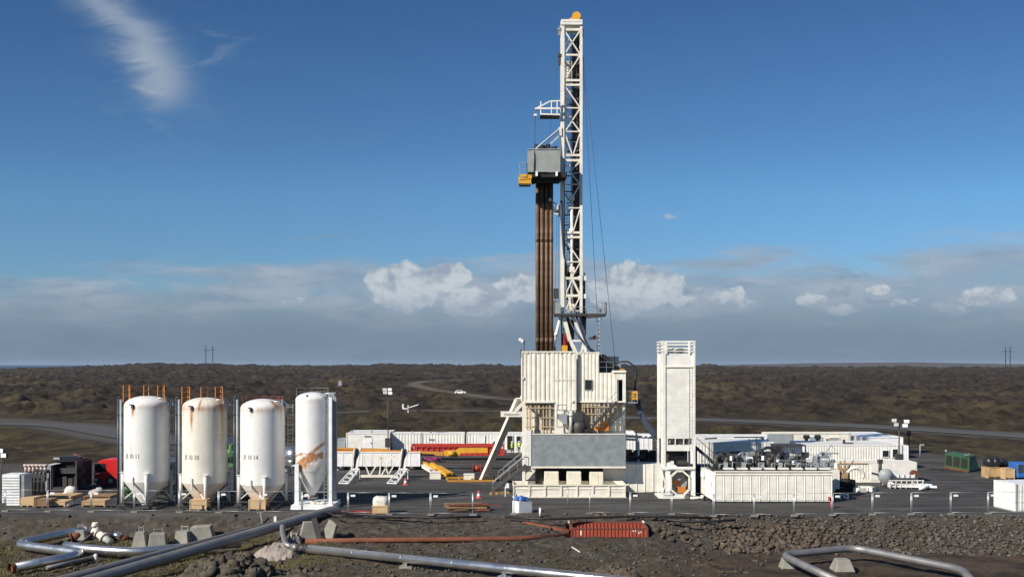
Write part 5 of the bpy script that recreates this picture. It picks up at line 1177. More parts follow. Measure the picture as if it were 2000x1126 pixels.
mb = MB(); mb.tube((X(1117, DA), DA+0.15, Z(606, DA)), (X(1117, DA), DA+0.15, Z(380, DA)), 0.13, n=12); mb.tube((X(1117, DA), DA+0.15, Z(457, DA)), (X(1117, DA), DA+0.15, Z(446, DA)), 0.24, n=12)
for py in (386, 526, 598): mb.boxc((X(1117, DA), DA+0.15, Z(py, DA)), (0.5, 0.35, 0.5))
mb.build('standpipe', M_cream, rig)
mb = MB(); mb.boxc((X(1116, DA), DA+0.2, Z(600, DA)), (0.6, 0.4, 0.7)); mb.boxc((X(1113, DA), DA+0.5, Z(533, DA)), (0.35, 0.3, 0.6)); mb.build('valve', M_amber, rig)
# dark box left of the mast + electrical boxes
mb = MB(); mb.boxc((X(1086, DA), DA, Z(573, DA)), (0.45, 0.5, 0.95)); mb.build('junction_box', M_dark, rig)
for px, py, h in ((1092.5, 66, 0.45), (1093, 119, 0.8)):
    mb = MB(); mb.boxc((X(px, DA), DA, Z(py, DA)), (0.2, 0.4, h)); mb.boxc((X(px-0.5, DA), DA-0.1, Z(py-8+(-2 if h > .5 else 0), DA)), (0.3, 0.3, 0.26)); mb.build('aircraft_lamp', M_dark if h > .5 else M_greylt, rig)
# widened lower mast: right side boxes
mb = MB(); x2 = X(1145, DA)
mb.bar((XR-0.3, DA+0.2, Z(543, DA)), (x2, DA+0.2, Z(543, DA)), 0.4, 0.42); mb.bar((XR-0.3, DA+0.2, Z(578, DA)), (x2, DA+0.2, Z(578, DA)), 0.4, 0.42); mb.boxc((x2-0.12, DA+0.3, Z(538, DA)), (0.22, 0.3, 0.6))
mb.build('mast_bracket', M_white, rig)
mb = MB(); mb.box(XR+0.12, x2-0.05, DA+0.5, DA+0.9, Z(605, DA), Z(545, DA)); mb.tube((X(1141, DA), DA+0.7, Z(604, DA)), (X(1143, DA), DA+0.7, Z(655, DA)), 0.28, 0.12, n=12); mb.build('hydraulic_cylinder', M_dark, rig)
# working platform around the mast
mb = MB(); zp = Z(617, DA); mb.box(X(1083, DA), X(1183, DA), DA-0.7, DA+1.6, zp, zp+0.22); mb.bar((X(1145, DA), DA-0.6, zp-0.15), (X(1166, DA), DA-0.6, zp-0.05), 0.3, 0.2); plat = mb.build('work_platform', M_dark, rig)
mb = MB(); mb.rail([(X(1083, DA), DA-0.65, zp+0.22), (X(1183, DA), DA-0.65, zp+0.22)], 0.62, 0.022, 0.9); mb.rail([(X(1167, DA), DA-0.65, zp+0.22), (X(1183, DA), DA-0.65, zp+0.22), (X(1183, DA), DA+1.5, zp+0.22)], 1.05, 0.03, 0.5); mb.rail([(X(1083, DA), DA-0.65, zp+0.22), (X(1083, DA), DA+1.5, zp+0.22), (X(1090, DA), DA+1.5, zp+0.22)], 1.3, 0.025, 0.9); mb.build('handrail', M_galv, plat)
mb = MB(); mb.box(X(1083, DA), X(1092, DA), DA-0.66, DA-0.64, zp+0.25, zp+1.3); mb.boxc((X(1172, DA), DA-0.3, zp+0.5), (0.4, 0.3, 0.3)); mb.build('kick_board', M_board, plat)
mb = MB(); mb.ladder((X(1169, DA), DA-0.4, Z(699, DA)), (X(1169, DA), DA-0.4, zp+0.2), 0.5, 0.022, rung=0.33); 
for py in range(624, 690, 8):
    zz = Z(py, DA); mb.pipe([(X(1165, DA), DA-0.4, zz), (X(1165, DA), DA-0.9, zz), (X(1174, DA), DA-0.9, zz), (X(1174, DA), DA-0.4, zz)], 0.018, 5)
mb.build('ladder', M_galv, plat)
# lower legs splayed
mb = MB()
def sp_(a, b, wd, d1=DA, d2=DA): mb.bar((X(a[0], DA), d1, Z(a[1], DA)), (X(b[0], DA), d2, Z(b[1], DA)), wd)
sp_((1101, 618), (1113, 665), 0.36); sp_((1113, 665), (1108, 648), 0.2); sp_((1114, 665), (1130, 700), 0.34)
mb.build('mast_foot', M_cream, rig)
mb = MB(); sp_((1119, 618), (1138, 665), 0.26); sp_((1134, 614), (1142, 660), 0.26, DA+1, DA+0.4); sp_((1138, 660), (1146, 700), 0.3); sp_((1118, 665), (1144, 665), 0.2); sp_((1132, 700), (1141, 664), 0.18); sp_((1112, 618), (1112, 690), 0.16, DA+1.4, DA+1.4); mb.build('mast_foot', M_white, rig)
mb = MB(); mb.tube(mp(1094.5, 620), mp(1076, 692), 0.155, n=14); mb.tube(mp(1086, 650), mp(1084.5, 656), 0.21, n=14); mb.build('mast_strut', M_white, rig)
# top drive and its hook, low in the mast
mb = MB(); mb.boxc((X(1104, DA), DA+0.6, Z(668, DA)), (0.4, 0.5, 1.2), 0.2); mb.tube((X(1102, DA), DA+0.5, Z(650, DA)), (X(1106, DA), DA+0.5, Z(675, DA)), 0.2); mb.build('travelling_block', M_redd, rig)
mb = MB(); mb.boxc((X(1103, DA), DA+0.6, Z(680, DA)), (0.55, 0.6, 0.6)); mb.build('top_drive', M_yellow, rig)
mb = MB(); mb.boxc((X(1112, DA), DA+0.9, Z(680, DA)), (0.8, 0.6, 1.3)); mb.boxc((X(1118, DA), DA+1.3, Z(650, DA)), (0.5, 0.5, 2.6)); mb.boxc((X(1108, DA), DA+1.3, Z(630, DA)), (0.45, 0.4, 1.2)); mb.tube(mp(1097, 618, DA+0.8), mp(1097.5, 692, DA+0.8), 0.07); mb.build('top_drive_frame', M_dark, rig)
# hoses in and along the mast
mb = MB(); mb.pipe([mp(1096, 392, DA-0.3), mp(1097, 430, DA-0.35), mp(1101, 490, DA-0.3), mp(1107, 540, DA+0.3), mp(1114, 580, DA+0.4), mp(1130, 630, DA-0.4), mp(1142, 662, DA-0.5), mp(1152, 680, DA-0.5), mp(1168, 692, DA-0.5)], 0.11, 8); mb.pipe([mp(1110, 620, DA-0.2), mp(1125, 650, DA-0.5), mp(1140, 670, DA-0.6), mp(1158, 690, DA-0.6)], 0.06, 8); mb.build('mud_hose', M_blue_dark, rig)
mb = MB(); mb.pipe([mp(1100, 640, DA), mp(1103, 662, DA-0.2), mp(1108, 672, DA-0.1), mp(1112, 662, DA)], 0.06, 7); mb.build('mud_hose', M_black, rig)
# small pipe-handling arm at left
mb = MB()
for a, b, w_ in (((1075, 392), (1086, 398), .12), ((1086, 398), (1097, 404), .14), ((1077, 393), (1082, 411), .14), ((1082, 411), (1094, 404), .14), ((1090, 396), (1088, 417), .12), ((1082, 417), (1097, 419), .16), ((1084, 404), (1096, 412), .10)): mb.bar(mp(*a, DA-0.2), mp(*b, DA-0.1), w_)
mb.boxc((X(1075, DA), DA-0.2, Z(391, DA)), (0.3, 0.25, 0.28)); mb.build('pipe_arm', M_white, rig)
mb = MB(); mb.boxc((X(1094, DA), DA-0.2, Z(412, DA)), (0.36, 0.36, 1.1)); mb.boxc((X(1087, DA), DA-0.1, Z(413, DA)), (0.5, 0.3, 0.25)); mb.build('arm_mount', M_blue_dark, rig)
# racking board
DR0, DR1 = DA-2.4, DA+0.4; za, zb_ = Z(335, DR0), Z(291, DR0)
xa, xc, xb = X(1031, DR0), X(1043, DR0), X(1094, DR0)
mb = MB(); mb.box(xa, xb, DR0, DR0+0.07, za, zb_); mb.box(xa, xa+0.07, DR0+0.07, DR1, za, zb_); mb.box(xb-0.07, xb, DR0+0.07, DR1, za, zb_); mb.box(xa, xb, DR1, DR1+0.07, za, zb_)
board = mb.build('racking_board', M_board, rig)
mb = MB(); mb.bar((xc, DR0-0.03, za), (xc, DR0-0.03, zb_), 0.05); mb.box(xa, xb, DR0-0.06, DR0-0.002, zb_-0.06, zb_+0.03); mb.box(xa, xb, DR0-0.05, DR0-0.002, za-0.04, za+0.05); mb.build('panel_seam', M_greylt, board)
mb = MB(); mb.box(xa+0.1, xb+0.6, DR0+0.1, DR1, za-0.5, za-0.05)
for a, b in (((1035, 340), (1042, 356)), ((1085, 352), (1096, 340)), ((1060, 340), (1050, 352))): mb.bar((X(a[0], DR0), DR0+1, Z(a[1], DR0)), (X(b[0], DR0), DR0+1, Z(b[1], DR0)), 0.2)
mb.box(X(1040, DR0), X(1094, DR0), DR0+0.5, DR0+1.9, Z(352, DR0), za-0.5); mb.build('finger_frame', M_dkint, board)
for px in (1048, 1087): mb = MB(); mb.boxc((X(px, DR0), DR0-0.1, Z(340, DR0)), (0.2, 0.2, 0.4)); mb.build('lamp', M_lamp, board)
mb = MB(); rq = random.Random(2)
for k in range(9): mb.boxc((X(1047+k*4.6, DR0+1), DR0+1, Z(288-rq.random()*4*(k < 6), DR0)), (0.25, 0.5, 0.35+rq.random()*0.3), rq.random())
mb.build('winch', M_dark, board)
mb = MB(); mb.bar(P(1047, 291, DR0), mp(1092, 253, DA-0.2), 0.14); mb.bar(P(1068, 288, DR0+2), mp(1096, 262, DA+0.2), 0.13); mb.boxc((X(1094, DA), DA-0.15, Z(258, DA)), (0.3, 0.3, 0.8)); mb.build('strut', M_white, board)
# yellow man basket at the left
mb = MB(); D = DR0+0.6; mb.boxc((X(1025, D), D, Z(355, D)), (1.15, 1.0, 0.5)); mb.boxc((X(1031, D), D-0.1, Z(347, D)), (0.7, 0.9, 0.35)); mb.boxc((X(1022, D), D-0.55, Z(345, D)), (0.7, 0.12, 0.25)); mb.boxc((X(1016, D), D, Z(350, D)), (0.3, 0.6, 0.3)); mb.boxc((X(1024, D), D-0.4, Z(351, D)), (0.9, 0.3, 0.12)); mb.build('winch_basket', M_yellow, board)
mb = MB(); mb.boxc((X(1025, D), D, Z(361.5, D)), (1.05, 0.9, 0.16)); mb.build('basket_floor', M_dark, board)
mb = MB(); mb.rail([(X(1014.5, D), D-0.5, Z(344, D)), (X(1029, D), D-0.5, Z(344, D)), (X(1029, D), D+0.5, Z(344, D))], 1.15, 0.03, 0.7); mb.build('handrail', M_galv, board)
# small upper platform
D = DA-0.6
mb = MB(); mb.bar(P(1046, 212, D), P(1094, 212, D), 0.16); mb.bar(P(1049, 211, D), P(1074, 198, D), 0.12); mb.bar(P(1074, 198, D), P(1094, 197, D), 0.12); mb.bar(P(1055, 223, D), P(1094, 224, D), 0.14)
for px in (1056, 1077, 1088): mb.bar(P(px, 224, D), P(px, 212 if px < 60 else 198, D), 0.1)
mb.bar(P(1056, 212, D+1.3), P(1094, 212, D+1.3), 0.12); mb.bar(P(1046, 212, D), P(1056, 212, D+1.3), 0.12)
mb.boxc((X(1052, D), D+0.3, Z(211.5, D)), (0.6, 0.4, 0.2)); mb.boxc((X(1045.5, D), D, Z(225, D)), (0.3, 0.3, 0.22)); mb.build('stabbing_platform', M_white, rig)
mb = MB(); mb.box(X(1055, D), X(1094, D), D+0.1, D+1.4, Z(226, D), Z(224.4, D)); mb.build('platform_floor', M_dark, rig)
mb = MB(); mb.tube(P(1045.5, 226, D), P(1043.5, 300, DR0-0.1), 0.03, n=6); mb.tube(P(1043.5, 300, DR0-0.12), P(1042.5, 338, DR0-0.12), 0.03, n=6); mb.build('winch_line', M_dark, rig)
# crown
mb = MB(); D = DA
mb.box(X(1096, D), X(1137.5, D), D-0.25, D+2.4, Z(50, D), Z(39.5, D)); mb.box(X(1095, D), X(1096, D)+0.0, D-0.2, D+2.3, Z(48, D), Z(42, D)); mb.box(X(1097.5, D), X(1133, D), D-0.28, D-0.251, Z(44, D), Z(42.5, D)); o = mb.build('crown_platform', M_white, rig); subd(o, 0.06)
mb = MB(); mb.tube(P(1125, 36, D+1)-Vector((0, 0.7, 0)), P(1125, 36, D+1)+Vector((0, 0.7, 0)), 0.42, n=20); mb.boxc((X(1117, D+1), D+1, Z(37, D)), (0.5, 1.0, 0.5)); mb.boxc((X(1132, D+1), D+1, Z(36, D)), (0.4, 1.0, 0.55)); mb.tube((X(1124, D), D+1, Z(34, D)), (X(1124, D), D+1, Z(27.5, D)), 0.24, 0.14, n=14); mb.boxc((X(1126, D), D+1, Z(38, D)), (1.0, 1.2, 0.2)); mb.build('crown_block', M_yellow, rig)
mb = MB(); mb.tube((X(1099, D), D, Z(40, D)), (X(1099, D), D, Z(26, D)), 0.02, n=5); mb.build('lightning_rod', M_dark, rig)
mb = MB(); mb.boxc((X(1138.5, DA), DA, Z(59, DA)), (0.12, 0.4, 0.3)); mb.boxc((X(1138.2, DA), DA, Z(70, DA)), (0.12, 0.4, 0.3)); mb.build('junction_box', M_dark, rig)
# guy / tong lines
mb = MB(); mb.tube(mp(1138, 110), mp(1166, 606, DA+0.5), 0.022, n=5); mb.tube(mp(1139, 110), mp(1202, 712, DA+0.8), 0.022, n=5); mb.tube(mp(1091, 100), mp(1071, 290, DA-1), 0.014, n=5); mb.tube(mp(1087.5, 420), mp(1084, 612), 0.02, n=5); mb.tube(mp(1091, 420), mp(1091, 612), 0.02, n=5); mb.tube(mp(1166, 606, DA+0.5), mp(1172, 706, DA+0.5), 0.02, n=5); mb.build('wire_line', M_dark, rig)
# left slanting leg with cross platform
D = 99
mb = MB(); a, b = P(1014, 777, D), P(943, 926, 105.5); b.z = 0.12; mb.bar(a, b, 0.62, 0.12); dv = (b-a).normalized(); nn = Vector((0.42, 0, 0))
for s_ in (-0.29, 0.29):
    q = Vector((s_, 0, s_*0.45)); mb.bar(a+q, b+q, 0.12, 0.36)
mb.build('slide_ramp', M_cream, rig)
mb = MB(); mb.box(X(978, D), X(1021, D), D-0.4, D+0.6, Z(813, D), Z(803, D)); mb.bar(P(1006, 803, D-0.3), P(1021, 787, D-0.3), 0.3); mb.build('ramp_platform', M_cream, rig)
mb = MB(); mb.bar((X(984, D), D-0.43, Z(808, D)), (X(1014, D), D-0.43, Z(808, D)), 0.02, 0.10); mb.build('platform_stripe', M_greylt, rig)
# stairs/ramps left of the rig
for i, (a, b, dd) in enumerate((((1027, 908), (962, 962), 0), ((1018, 905), (973, 940), 2.2))):
    mb = MB(); D1 = 93.8+dd; D2 = GD(b[1]-2)+0.2
    p, q = P(a[0], a[1], D1), Vector((X(b[0], D2), D2, 0.06))
    for s_ in (0, 0.9): mb.bar(p+Vector((0, s_, 0)), q+Vector((0, s_, 0)), 0.12, 0.28)
    for k in range(1, 12): c_ = p.lerp(q, k/12); mb.boxc((c_.x, c_.y+0.45, c_.z), (0.26, 0.8, 0.04))
    mb.build('stairway', M_dark, rig)
    mb = MB(); up = Vector((0, 0, 0.95))
    for s_ in (0, 0.9): mb.bar(p+Vector((0, s_, 0))+up, q+Vector((0, s_, 0))+up*0.8, 0.05)
    for k in range(5): c_ = p.lerp(q, k/4); mb.bar(c_, c_+up*(1-0.05*k), 0.03)
    mb.build('handrail', M_board, rig)
mb = MB(); pz = 93.0; 
mb.boxc((X(991, pz), pz, 0.95), (0.3, 0.3, 0.3)); mb.tube((X(989, pz), pz, 0.9), (X(993, pz), pz, 1.2), 0.12); mb.box(X(986, pz), X(987.5, pz), pz, pz+0.06, 0, 0.9); solo(mb, 'work_lamp', M_white2, 'small white lamp on a post left of the cream trough', 'lamp')
rr = random.Random(8)
for k in range(5):
    p = G(962+k*7, 965-k*0.4); mb = MB(); mb.boxc((p.x, p.y, 0.12), (0.5, 0.4, 0.24), rr.random()*3, 0.7); solo(mb, 'timber_block', M_wood2, 'dark blocks lying at the foot of the rig stairs', 'block', 'dark blocks at the foot of the stairs')
# lamp on the cabin corner
t = thing('camera_mast', 'small white lamp on a thin post at the left corner of the cabin', 'lamp', (X(1023, DF), DF+0.3, zT+0.13))
mb = MB(); mb.tube((X(1024, DF), DF+0.3, zT-0.6), (X(1024, DF), DF+0.3, Z(668, DF)), 0.04); mb.boxc((X(1018, DF), DF+0.1, zT-0.1), (0.12, 0.3, 0.8)); mb.build('post', M_dark, t)
mb = MB(); mb.bar(P(1013.5, 661, DF), P(1022, 667, DF), 0.28, 0.28); mb.build('lamp_housing', M_white2, t); mb = MB(); mb.bar(P(1022, 667, DF), P(1025.5, 668, DF), 0.3, 0.3); mb.build('bracket', M_dark, t)
# windsock
t = thing('windsock', 'red and white windsock on a pole beside the mast ladder', 'windsock', (X(1166, 99.5), 99.5, Z(729, 97)))
D = 99.5; mb = MB(); mb.tube((X(1166.5, D), D, Z(729, D)), (X(1166.5, D), D, Z(655, D)), 0.03); mb.build('pole', M_dark, t)
mb = MB(); mb.tube(P(1166, 657.5, D), P(1158, 659.5, D), 0.22, 0.17, n=12, cap=False); mb.build('red_band', M_pink, t); mb = MB(); mb.tube(P(1158, 659.5, D), P(1149.5, 661.5, D), 0.17, 0.11, n=12, cap=False); mb.build('white_band', M_white2, t)
# drill pipe stands
DP = DA+0.35; k = 0
for row in range(3):
    for col_ in range(3 if row else 4):
        x = X(1049.5, DP)+col_*0.44+(0.2 if row else 0); d = DP-0.5+row*0.55
        if row and col_ == 2: x -= 0.08
        mb = MB(); zb_, zt_ = zfl+0.0, Z(342, DP); mb.tube((x, d, zb_), (x, d, zt_), 0.185 if row == 0 else 0.19, n=12)
        for f in (0.25, 0.7): mb.tube((x, d, zb_+(zt_-zb_)*f), (x, d, zb_+(zt_-zb_)*f+0.6), 0.197, n=12)
        mb.tube((x, d, zb_-0.02), (x, d, zb_), 0.12)
        solo(mb, 'drill_pipe_stand', M_rustpipe, 'rust brown drill pipes standing in the rig left of the mast', 'drill pipe', 'stands of drill pipe left of the mast', (x, d, zb_))
for i in range(2):
    mb = MB(); x = X(1077.2+i*1.6, DP); d = DP+0.2+0.3*i; zt_ = Z(346, DP)
    if i == 0: mb.tube((x, d, zfl), (x, d, zt_), 0.12, n=10)
    else: mb.pipe([(X(1078, DP), d, Z(350, DP)), (X(1078, DP), d, Z(600, DP)), (X(1080, DP), d, Z(650, DP)), (X(1085, DP), d, Z(688, DP))], 0.08, 8)
    solo(mb, 'dark_pipe', M_blue_dark, ('dark blue straight pipe' if i == 0 else 'dark blue hose curving at its foot')+' right of the brown drill pipes', 'pipe')
# ================================================================ WHITE TOWER
t = thing('service_tower', 'tall white boxed tower on a lattice foot, right of the rig', 'tower', (X(1325, 92), 92, 0))
D = 91.6; x0, x1 = X(1294, D), X(1358, D); xs = X(1300.5, D); dp = 2.7
def tz(py): return Z(py, D)
mb = MB(); mb.box(xs, x1-0.16, D+0.06, D+dp, tz(856), tz(690)); mb.box(xs, x1-0.16, D+0.06, D+dp, tz(880), tz(868)); mb.build('tower_wall', M_white, t)
mb = MB(); mb.box(x0+0.06, xs-0.002, D+0.25, D+dp, tz(858), tz(690)); mb.build('side_wall', M_cream, t)
mb = MB(); mb.box(xs+0.05, x1-0.2, D+0.2, D+dp-0.1, tz(868)+0.002, tz(856)-0.002); mb.build('louvre', M_dark, t)
mb = MB(); 
for i in range(4): xx = X(1302+i*16.5, D); mb.box(xx, xx+0.07 if i else xx+0.12, D+0.02, D+0.2, tz(868), tz(856))
mb.build('louvre_post', M_white, t)
mb = MB()
for py in (742, 768, 794, 820, 842): mb.box(xs+0.02, x1-0.2, D+0.045, D+0.06, tz(py)-0.012, tz(py)+0.012)
for px in (1315, 1331, 1345): mb.box(X(px, D)-0.01, X(px, D)+0.01, D+0.05, D+0.06, tz(856), tz(717))
mb.build('panel_seam', M_white, t)
mb = MB(); mb.ladder((x1-0.42, D+0.02, tz(880)), (x1-0.42, D+0.02, tz(720)), 0.28, 0.014); mb.build('ladder', M_white, t)
mb = MB(); mb.boxc((xs+0.35, D+0.0, tz(862)), (0.16, 0.12, 0.3)); mb.pipe([(x0+0.15, D+0.2, 0.5), (x0+0.15, D+0.2, tz(700)), (x0+0.3, D+0.2, tz(690))], 0.035, 6); mb.build('cable', M_galv, t)
mb = MB(); mb.box(xs-0.1, x1, D-0.04, D+0.05, tz(717), tz(715)); mb.build('ledge', M_cream2, t)
mb = MB(); mb.box(x1-0.18, x1, D-0.03, D+0.2, tz(972)+0.02, tz(666)); mb.box(xs-0.22, xs-0.02, D-0.03, D+0.2, tz(915), tz(666)); mb.box(x0-0.1, x0+0.06, D+0.1, D+0.3, tz(970), tz(666)); mb.box(x0-0.1, x0+0.06, D+dp-0.2, D+dp, 0.1, tz(666)); mb.box(x1-0.18, x1, D+dp-0.2, D+dp, 0.1, tz(666))
mb.build('corner_post', M_white, t)
mb = MB()
for py in (666.5, 672, 679, 685):
    mb.box(x0-0.1, x1, D-0.06, D-0.031, tz(py+0.8), tz(py-0.8)) if py > 670 else mb.box(x0-0.1, x1, D-0.06, D-0.031, tz(668.5), tz(665))
    mb.box(x0-0.1, x1, D+dp, D+dp+0.04, tz(py+1), tz(py-1)); mb.box(x1, x1+0.04, D, D+dp, tz(py+1), tz(py-1)); mb.box(x0-0.14, x0-0.1, D, D+dp, tz(py+1), tz(py-1))
mb.box(X(1345, D), X(1348, D), D-0.09, D-0.06, tz(690), tz(667)); mb.box(X(1300, D), X(1303, D), D-0.09, D-0.06, tz(690), tz(667)); mb.build('top_rail', M_white, t)
mb = MB(); mb.tube((X(1325, D), D+0.6, tz(690)), (X(1325, D), D+0.6, tz(678)), 0.5, n=14); mb.boxc((X(1324, D), D+0.8, tz(685)), (1.6, 0.8, 0.3)); mb.build('roof_fan', M_board, t)
mb = MB(); mb.box(x0-0.1, x1, D-0.1, D+0.25, tz(917), tz(911)); mb.bar((X(1304, D), D-0.12, tz(914)), (X(1357, D), D-0.12, tz(914)), 0.08, 0.12); mb.prism([(X(1302, D), tz(904)), (X(1308, D), tz(902)), (X(1322, D), tz(909)), (X(1322, D), tz(911)), (X(1302, D), tz(911))], D+0.05, D+0.4); mb.boxc((X(1313, D), D+0.6, tz(906)), (0.4, 0.4, 0.5)); mb.build('frame_beam', M_white, t)
mb = MB(); mb.box(X(1300, D), X(1309, D), D, D+0.4, tz(966), tz(918)); mb.box(X(1350, D), X(1355.5, D), D, D+0.4, tz(966), tz(918)); mb.build('lower_post', M_white2, t)
mb = MB(); oc = [(1322, 919), (1333, 919), (1346, 930), (1346, 955), (1335, 966), (1323, 966), (1310, 955), (1310, 930)]
for i in range(8): a, b = oc[i], oc[(i+1) % 8]; mb.bar((X(a[0], D), D-0.02, tz(a[1])), (X(b[0], D), D-0.02, tz(b[1])), 0.17)
for a, b in (((1310, 930), (1300, 919)), ((1310, 955), (1300, 964)), ((1294, 925), (1300, 945)), ((1294, 962), (1300, 945))): mb.bar((X(a[0], D), D+0.05, tz(a[1])), (X(b[0], D), D+0.05, tz(b[1])), 0.12)
mb.build('octagon_brace', M_cream, t)
mb = MB(); mb.tube((X(1323, D), D+0.7, tz(943)), (X(1323, D), D+1.6, tz(943)), 0.98, n=28); mb.build('cable_reel', M_board, t)
mb = MB(); mb.tube((X(1323, D), D+0.6, tz(943)), (X(1323, D), D+0.69, tz(943)), 0.3, n=18); mb.boxc((X(1333, D), D+0.5, tz(957)), (0.7, 0.4, 0.5), 0.2); mb.bar((X(1324, D), D+0.4, tz(950)), (X(1330, D), D+0.4, tz(957)), 0.12); mb.build('reel_motor', M_orange, t)
mb = MB(); mb.box(x0-0.1, x1+0.0, D-0.15, D+dp, 0.02, tz(968)); mb.box(x0-0.35, x0-0.101, D+0.0, D+dp, 0.02, tz(968)-0.05); mb.build('skid', M_white, t)
mb = MB(); mb.box(X(1302, D), X(1350, D), D+1.9, D+2.1, tz(966), tz(880)-0.05); mb.boxc((X(1326, D), D+1.3, tz(900)), (1.8, 0.7, 0.8)); mb.build('machinery', M_dark, t)
mb = MB(); rr = random.Random(1)
for i in range(26):
    q = rr.random(); mb.boxc((X(1340+q*42, 91), 90.9+rr.random()*0.5, 0.1+rr.random()*0.12), (0.4, 0.3, 0.26), rr.random()*3, 0.6)
solo(mb, 'spoil_heap', M_dark, 'small heap of dark spoil between the tower and the ribbed mud tank', 'spoil', None)
mb = MB(); a = G(1352, 974); mb.pipe([(a.x-0.5, a.y-0.3, 0.12), (a.x+0.4, a.y-0.4, 0.16), (a.x+0.9, a.y-0.2, 0.12)], 0.13, 8); solo(mb, 'white_bundle', M_bag, 'white bundle at the right foot of the tower', 'bundle')
# floor cable post
mb = MB(); p = G(1055, 1007); mb.tube((p.x, p.y, 0), (p.x, p.y, 0.62), 0.09, n=12); mb.tube((p.x, p.y, 0.62), (p.x, p.y, 0.66), 0.1, 0.05, n=12); solo(mb, 'marker_post', M_white2, 'short white marker post beside the white box with blue top', 'post')

# ================================================================ RIGHT-HAND SIDE
def P0(px, D, z=0.0): return Vector((X(px, D), D, z))
# cream tank between rig and tower
t = thing('ribbed_tank', 'cream ribbed tank between the rig and the tall white tower', 'tank', (X(1255, 95.5), 95.5, 0))
D = 95.5; x0, x1 = X(1178, D), X(1293, D); z0, z1 = Z(961, D), Z(906, D)
mb = MB(); mb.box(x0, x1, D, D+2.6, max(z0, 0.12), z1)
for i in range(8): xx = x0+(x1-x0-0.1)*i/7; mb.box(xx, xx+0.08, D-0.06, D, z0+0.1, z1)
mb.build('wall', M_tank, t)
mb = MB(); mb.box(x0, x1, D+0.05, D+2.5, 0.0, max(z0, 0.12)); mb.build('skid', M_dark, t)
# machinery and pipes above it
t = thing('pipe_rack', 'white bent pipes over dark machinery, between rig and tower', 'pipe rack', (X(1255, 99), 99, 0))
D = 98.6; mb = MB()
mb.pipe([P(1222, 851, D), P(1278, 854, D), P(1284, 860, D), P(1284, 905, D), (X(1284, D), D, 0.1)], 0.13, 10, 0.3); mb.pipe([P(1222, 857, D+.3), P(1243, 858, D+.3), P(1247, 864, D+.3), P(1247, 895, D+.3), (X(1247, D), D+.3, 0.1)], 0.12, 10, 0.3)
mb.build('pipe', M_white, t)
mb = MB(); mb.box(X(1226, D), X(1288, D), D+0.5, D+2.2, 0.02, Z(897, D)); rr = random.Random(6)
for i in range(9): mb.boxc((X(1230+i*6.5, D), D+0.8, Z(890, D)), (0.35+rr.random()*0.3, 0.5, 0.4+rr.random()*0.9))
mb.tube((X(1232, D), D+0.4, Z(893, D)), (X(1262, D), D+0.4, Z(893, D)), 0.28); mb.build('machinery', M_dark, t)
for i, (a, b, pt, lab) in enumerate(((1223, 1241, 842, 'small white tank behind the bent pipes, next to the rig'), (1247, 1274, 848, 'white tank behind the bent pipes, next to the tower'))):
    D = 112; mb = MB(); x0, x1 = X(a, D), X(b, D); mb.box(x0, x1, D, D+2.2, 0.4, Z(pt+3, D)); mb.box(x0+0.1, x1-0.1, D+0.1, D+2.1, Z(pt+3, D), Z(pt, D))
    for k in range(4): xx = x0+(x1-x0-0.06)*k/3; mb.box(xx, xx+0.06, D-0.04, D, 0.4, Z(pt+4, D))
    mb.box(x0+0.1, x1-0.1, D+0.2, D+2, 0.0, 0.4); o = solo(mb, 'white_tank', M_white2, lab, 'tank', 'white tanks behind the bent pipes')
# ---- ribbed mud tank
def add_rail(t, pts, h=1.05, r=0.022, step=1.4, name='handrail', m=None):
    mb = MB(); mb.rail(pts, h, r, step); return mb.build(name, m or M_galv, t)
D = 88.9; x0, x1 = X(1396, D), X(1626, D); xl = X(1383, D)
t = thing('mud_tank', 'long ivory mud tank with vertical ribs and machinery on top, foreground right', 'mud tank', ((x0+x1)/2, D, 0))
z1 = Z(921, D); zb_ = 0.12; dep = 3.3
mb = MB(); mb.box(x0, x1, D, D+dep, zb_, z1)
n = 14
for i in range(n): xx = x0+(x1-x0-0.09)*i/(n-1); mb.box(xx, xx+0.05, D-0.07, D, zb_+0.06, z1-0.26)
for i in range(n-1):
    xa = x0+(x1-x0-0.09)*i/(n-1)+0.05; mb.box(xa+0.05, xa+0.62, D-0.035, D, zb_+0.1, z1-0.3)
mb.box(x0, x1, D-0.09, D, z1-0.26, z1-0.18); mb.box(x0-0.02, x1+0.02, D-0.12, D+0.1, z1, z1+0.09); mb.build('tank_wall', M_tank, t)
mb = MB(); mb.add([(x0-0.001, D, zb_), (x0-0.001, D, z1+0.02), (x0-0.62, D+1.2, z1+0.1), (x0-0.62, D+1.2, zb_+0.35)], [(0, 1, 2, 3)]); mb.box(x0-0.62, x0-0.02, D+1.2, D+dep-0.1, zb_+0.35, z1+0.1); mb.boxc((x0-0.28, D+0.3, 1.6), (0.06, 0.04, 0.5)); mb.build('tank_end', M_tank, t)
mb = MB(); mb.box(x0+0.02, x1-0.02, D+0.06, D+dep-0.06, 0.0, zb_); mb.build('skid', M_dark, t)
mb = MB(); mb.box(x0-0.2, x1, D+0.3, D+dep, z1+0.10, z1+0.16); mb.build('walkway', M_dark, t)
mb = MB(); rr = random.Random(21)
for i in range(8): xa = x0+0.9+i*1.2; mb.box(xa, xa+0.85, D+0.35, D+0.95, z1+0.165, z1+0.30)
mb.build('cover', M_tank, t)
zd = z1+0.16
for i in range(8):
    x = x0+0.4+i*0.93; mb = MB(); y = D+1.4+rr.random()*0.7; h = 0.7+rr.random()*0.5
    mb.tube((x, y, zd), (x, y, zd+h), 0.2+rr.random()*0.1, n=12); mb.boxc((x+0.2, y, zd+0.3), (0.55, 0.6, 0.5)); mb.tube((x-0.1, y-0.1, zd+h), (x+0.35, y-0.1, zd+h), 0.18, n=10)
    mb.build('agitator_motor', M_dark, t)
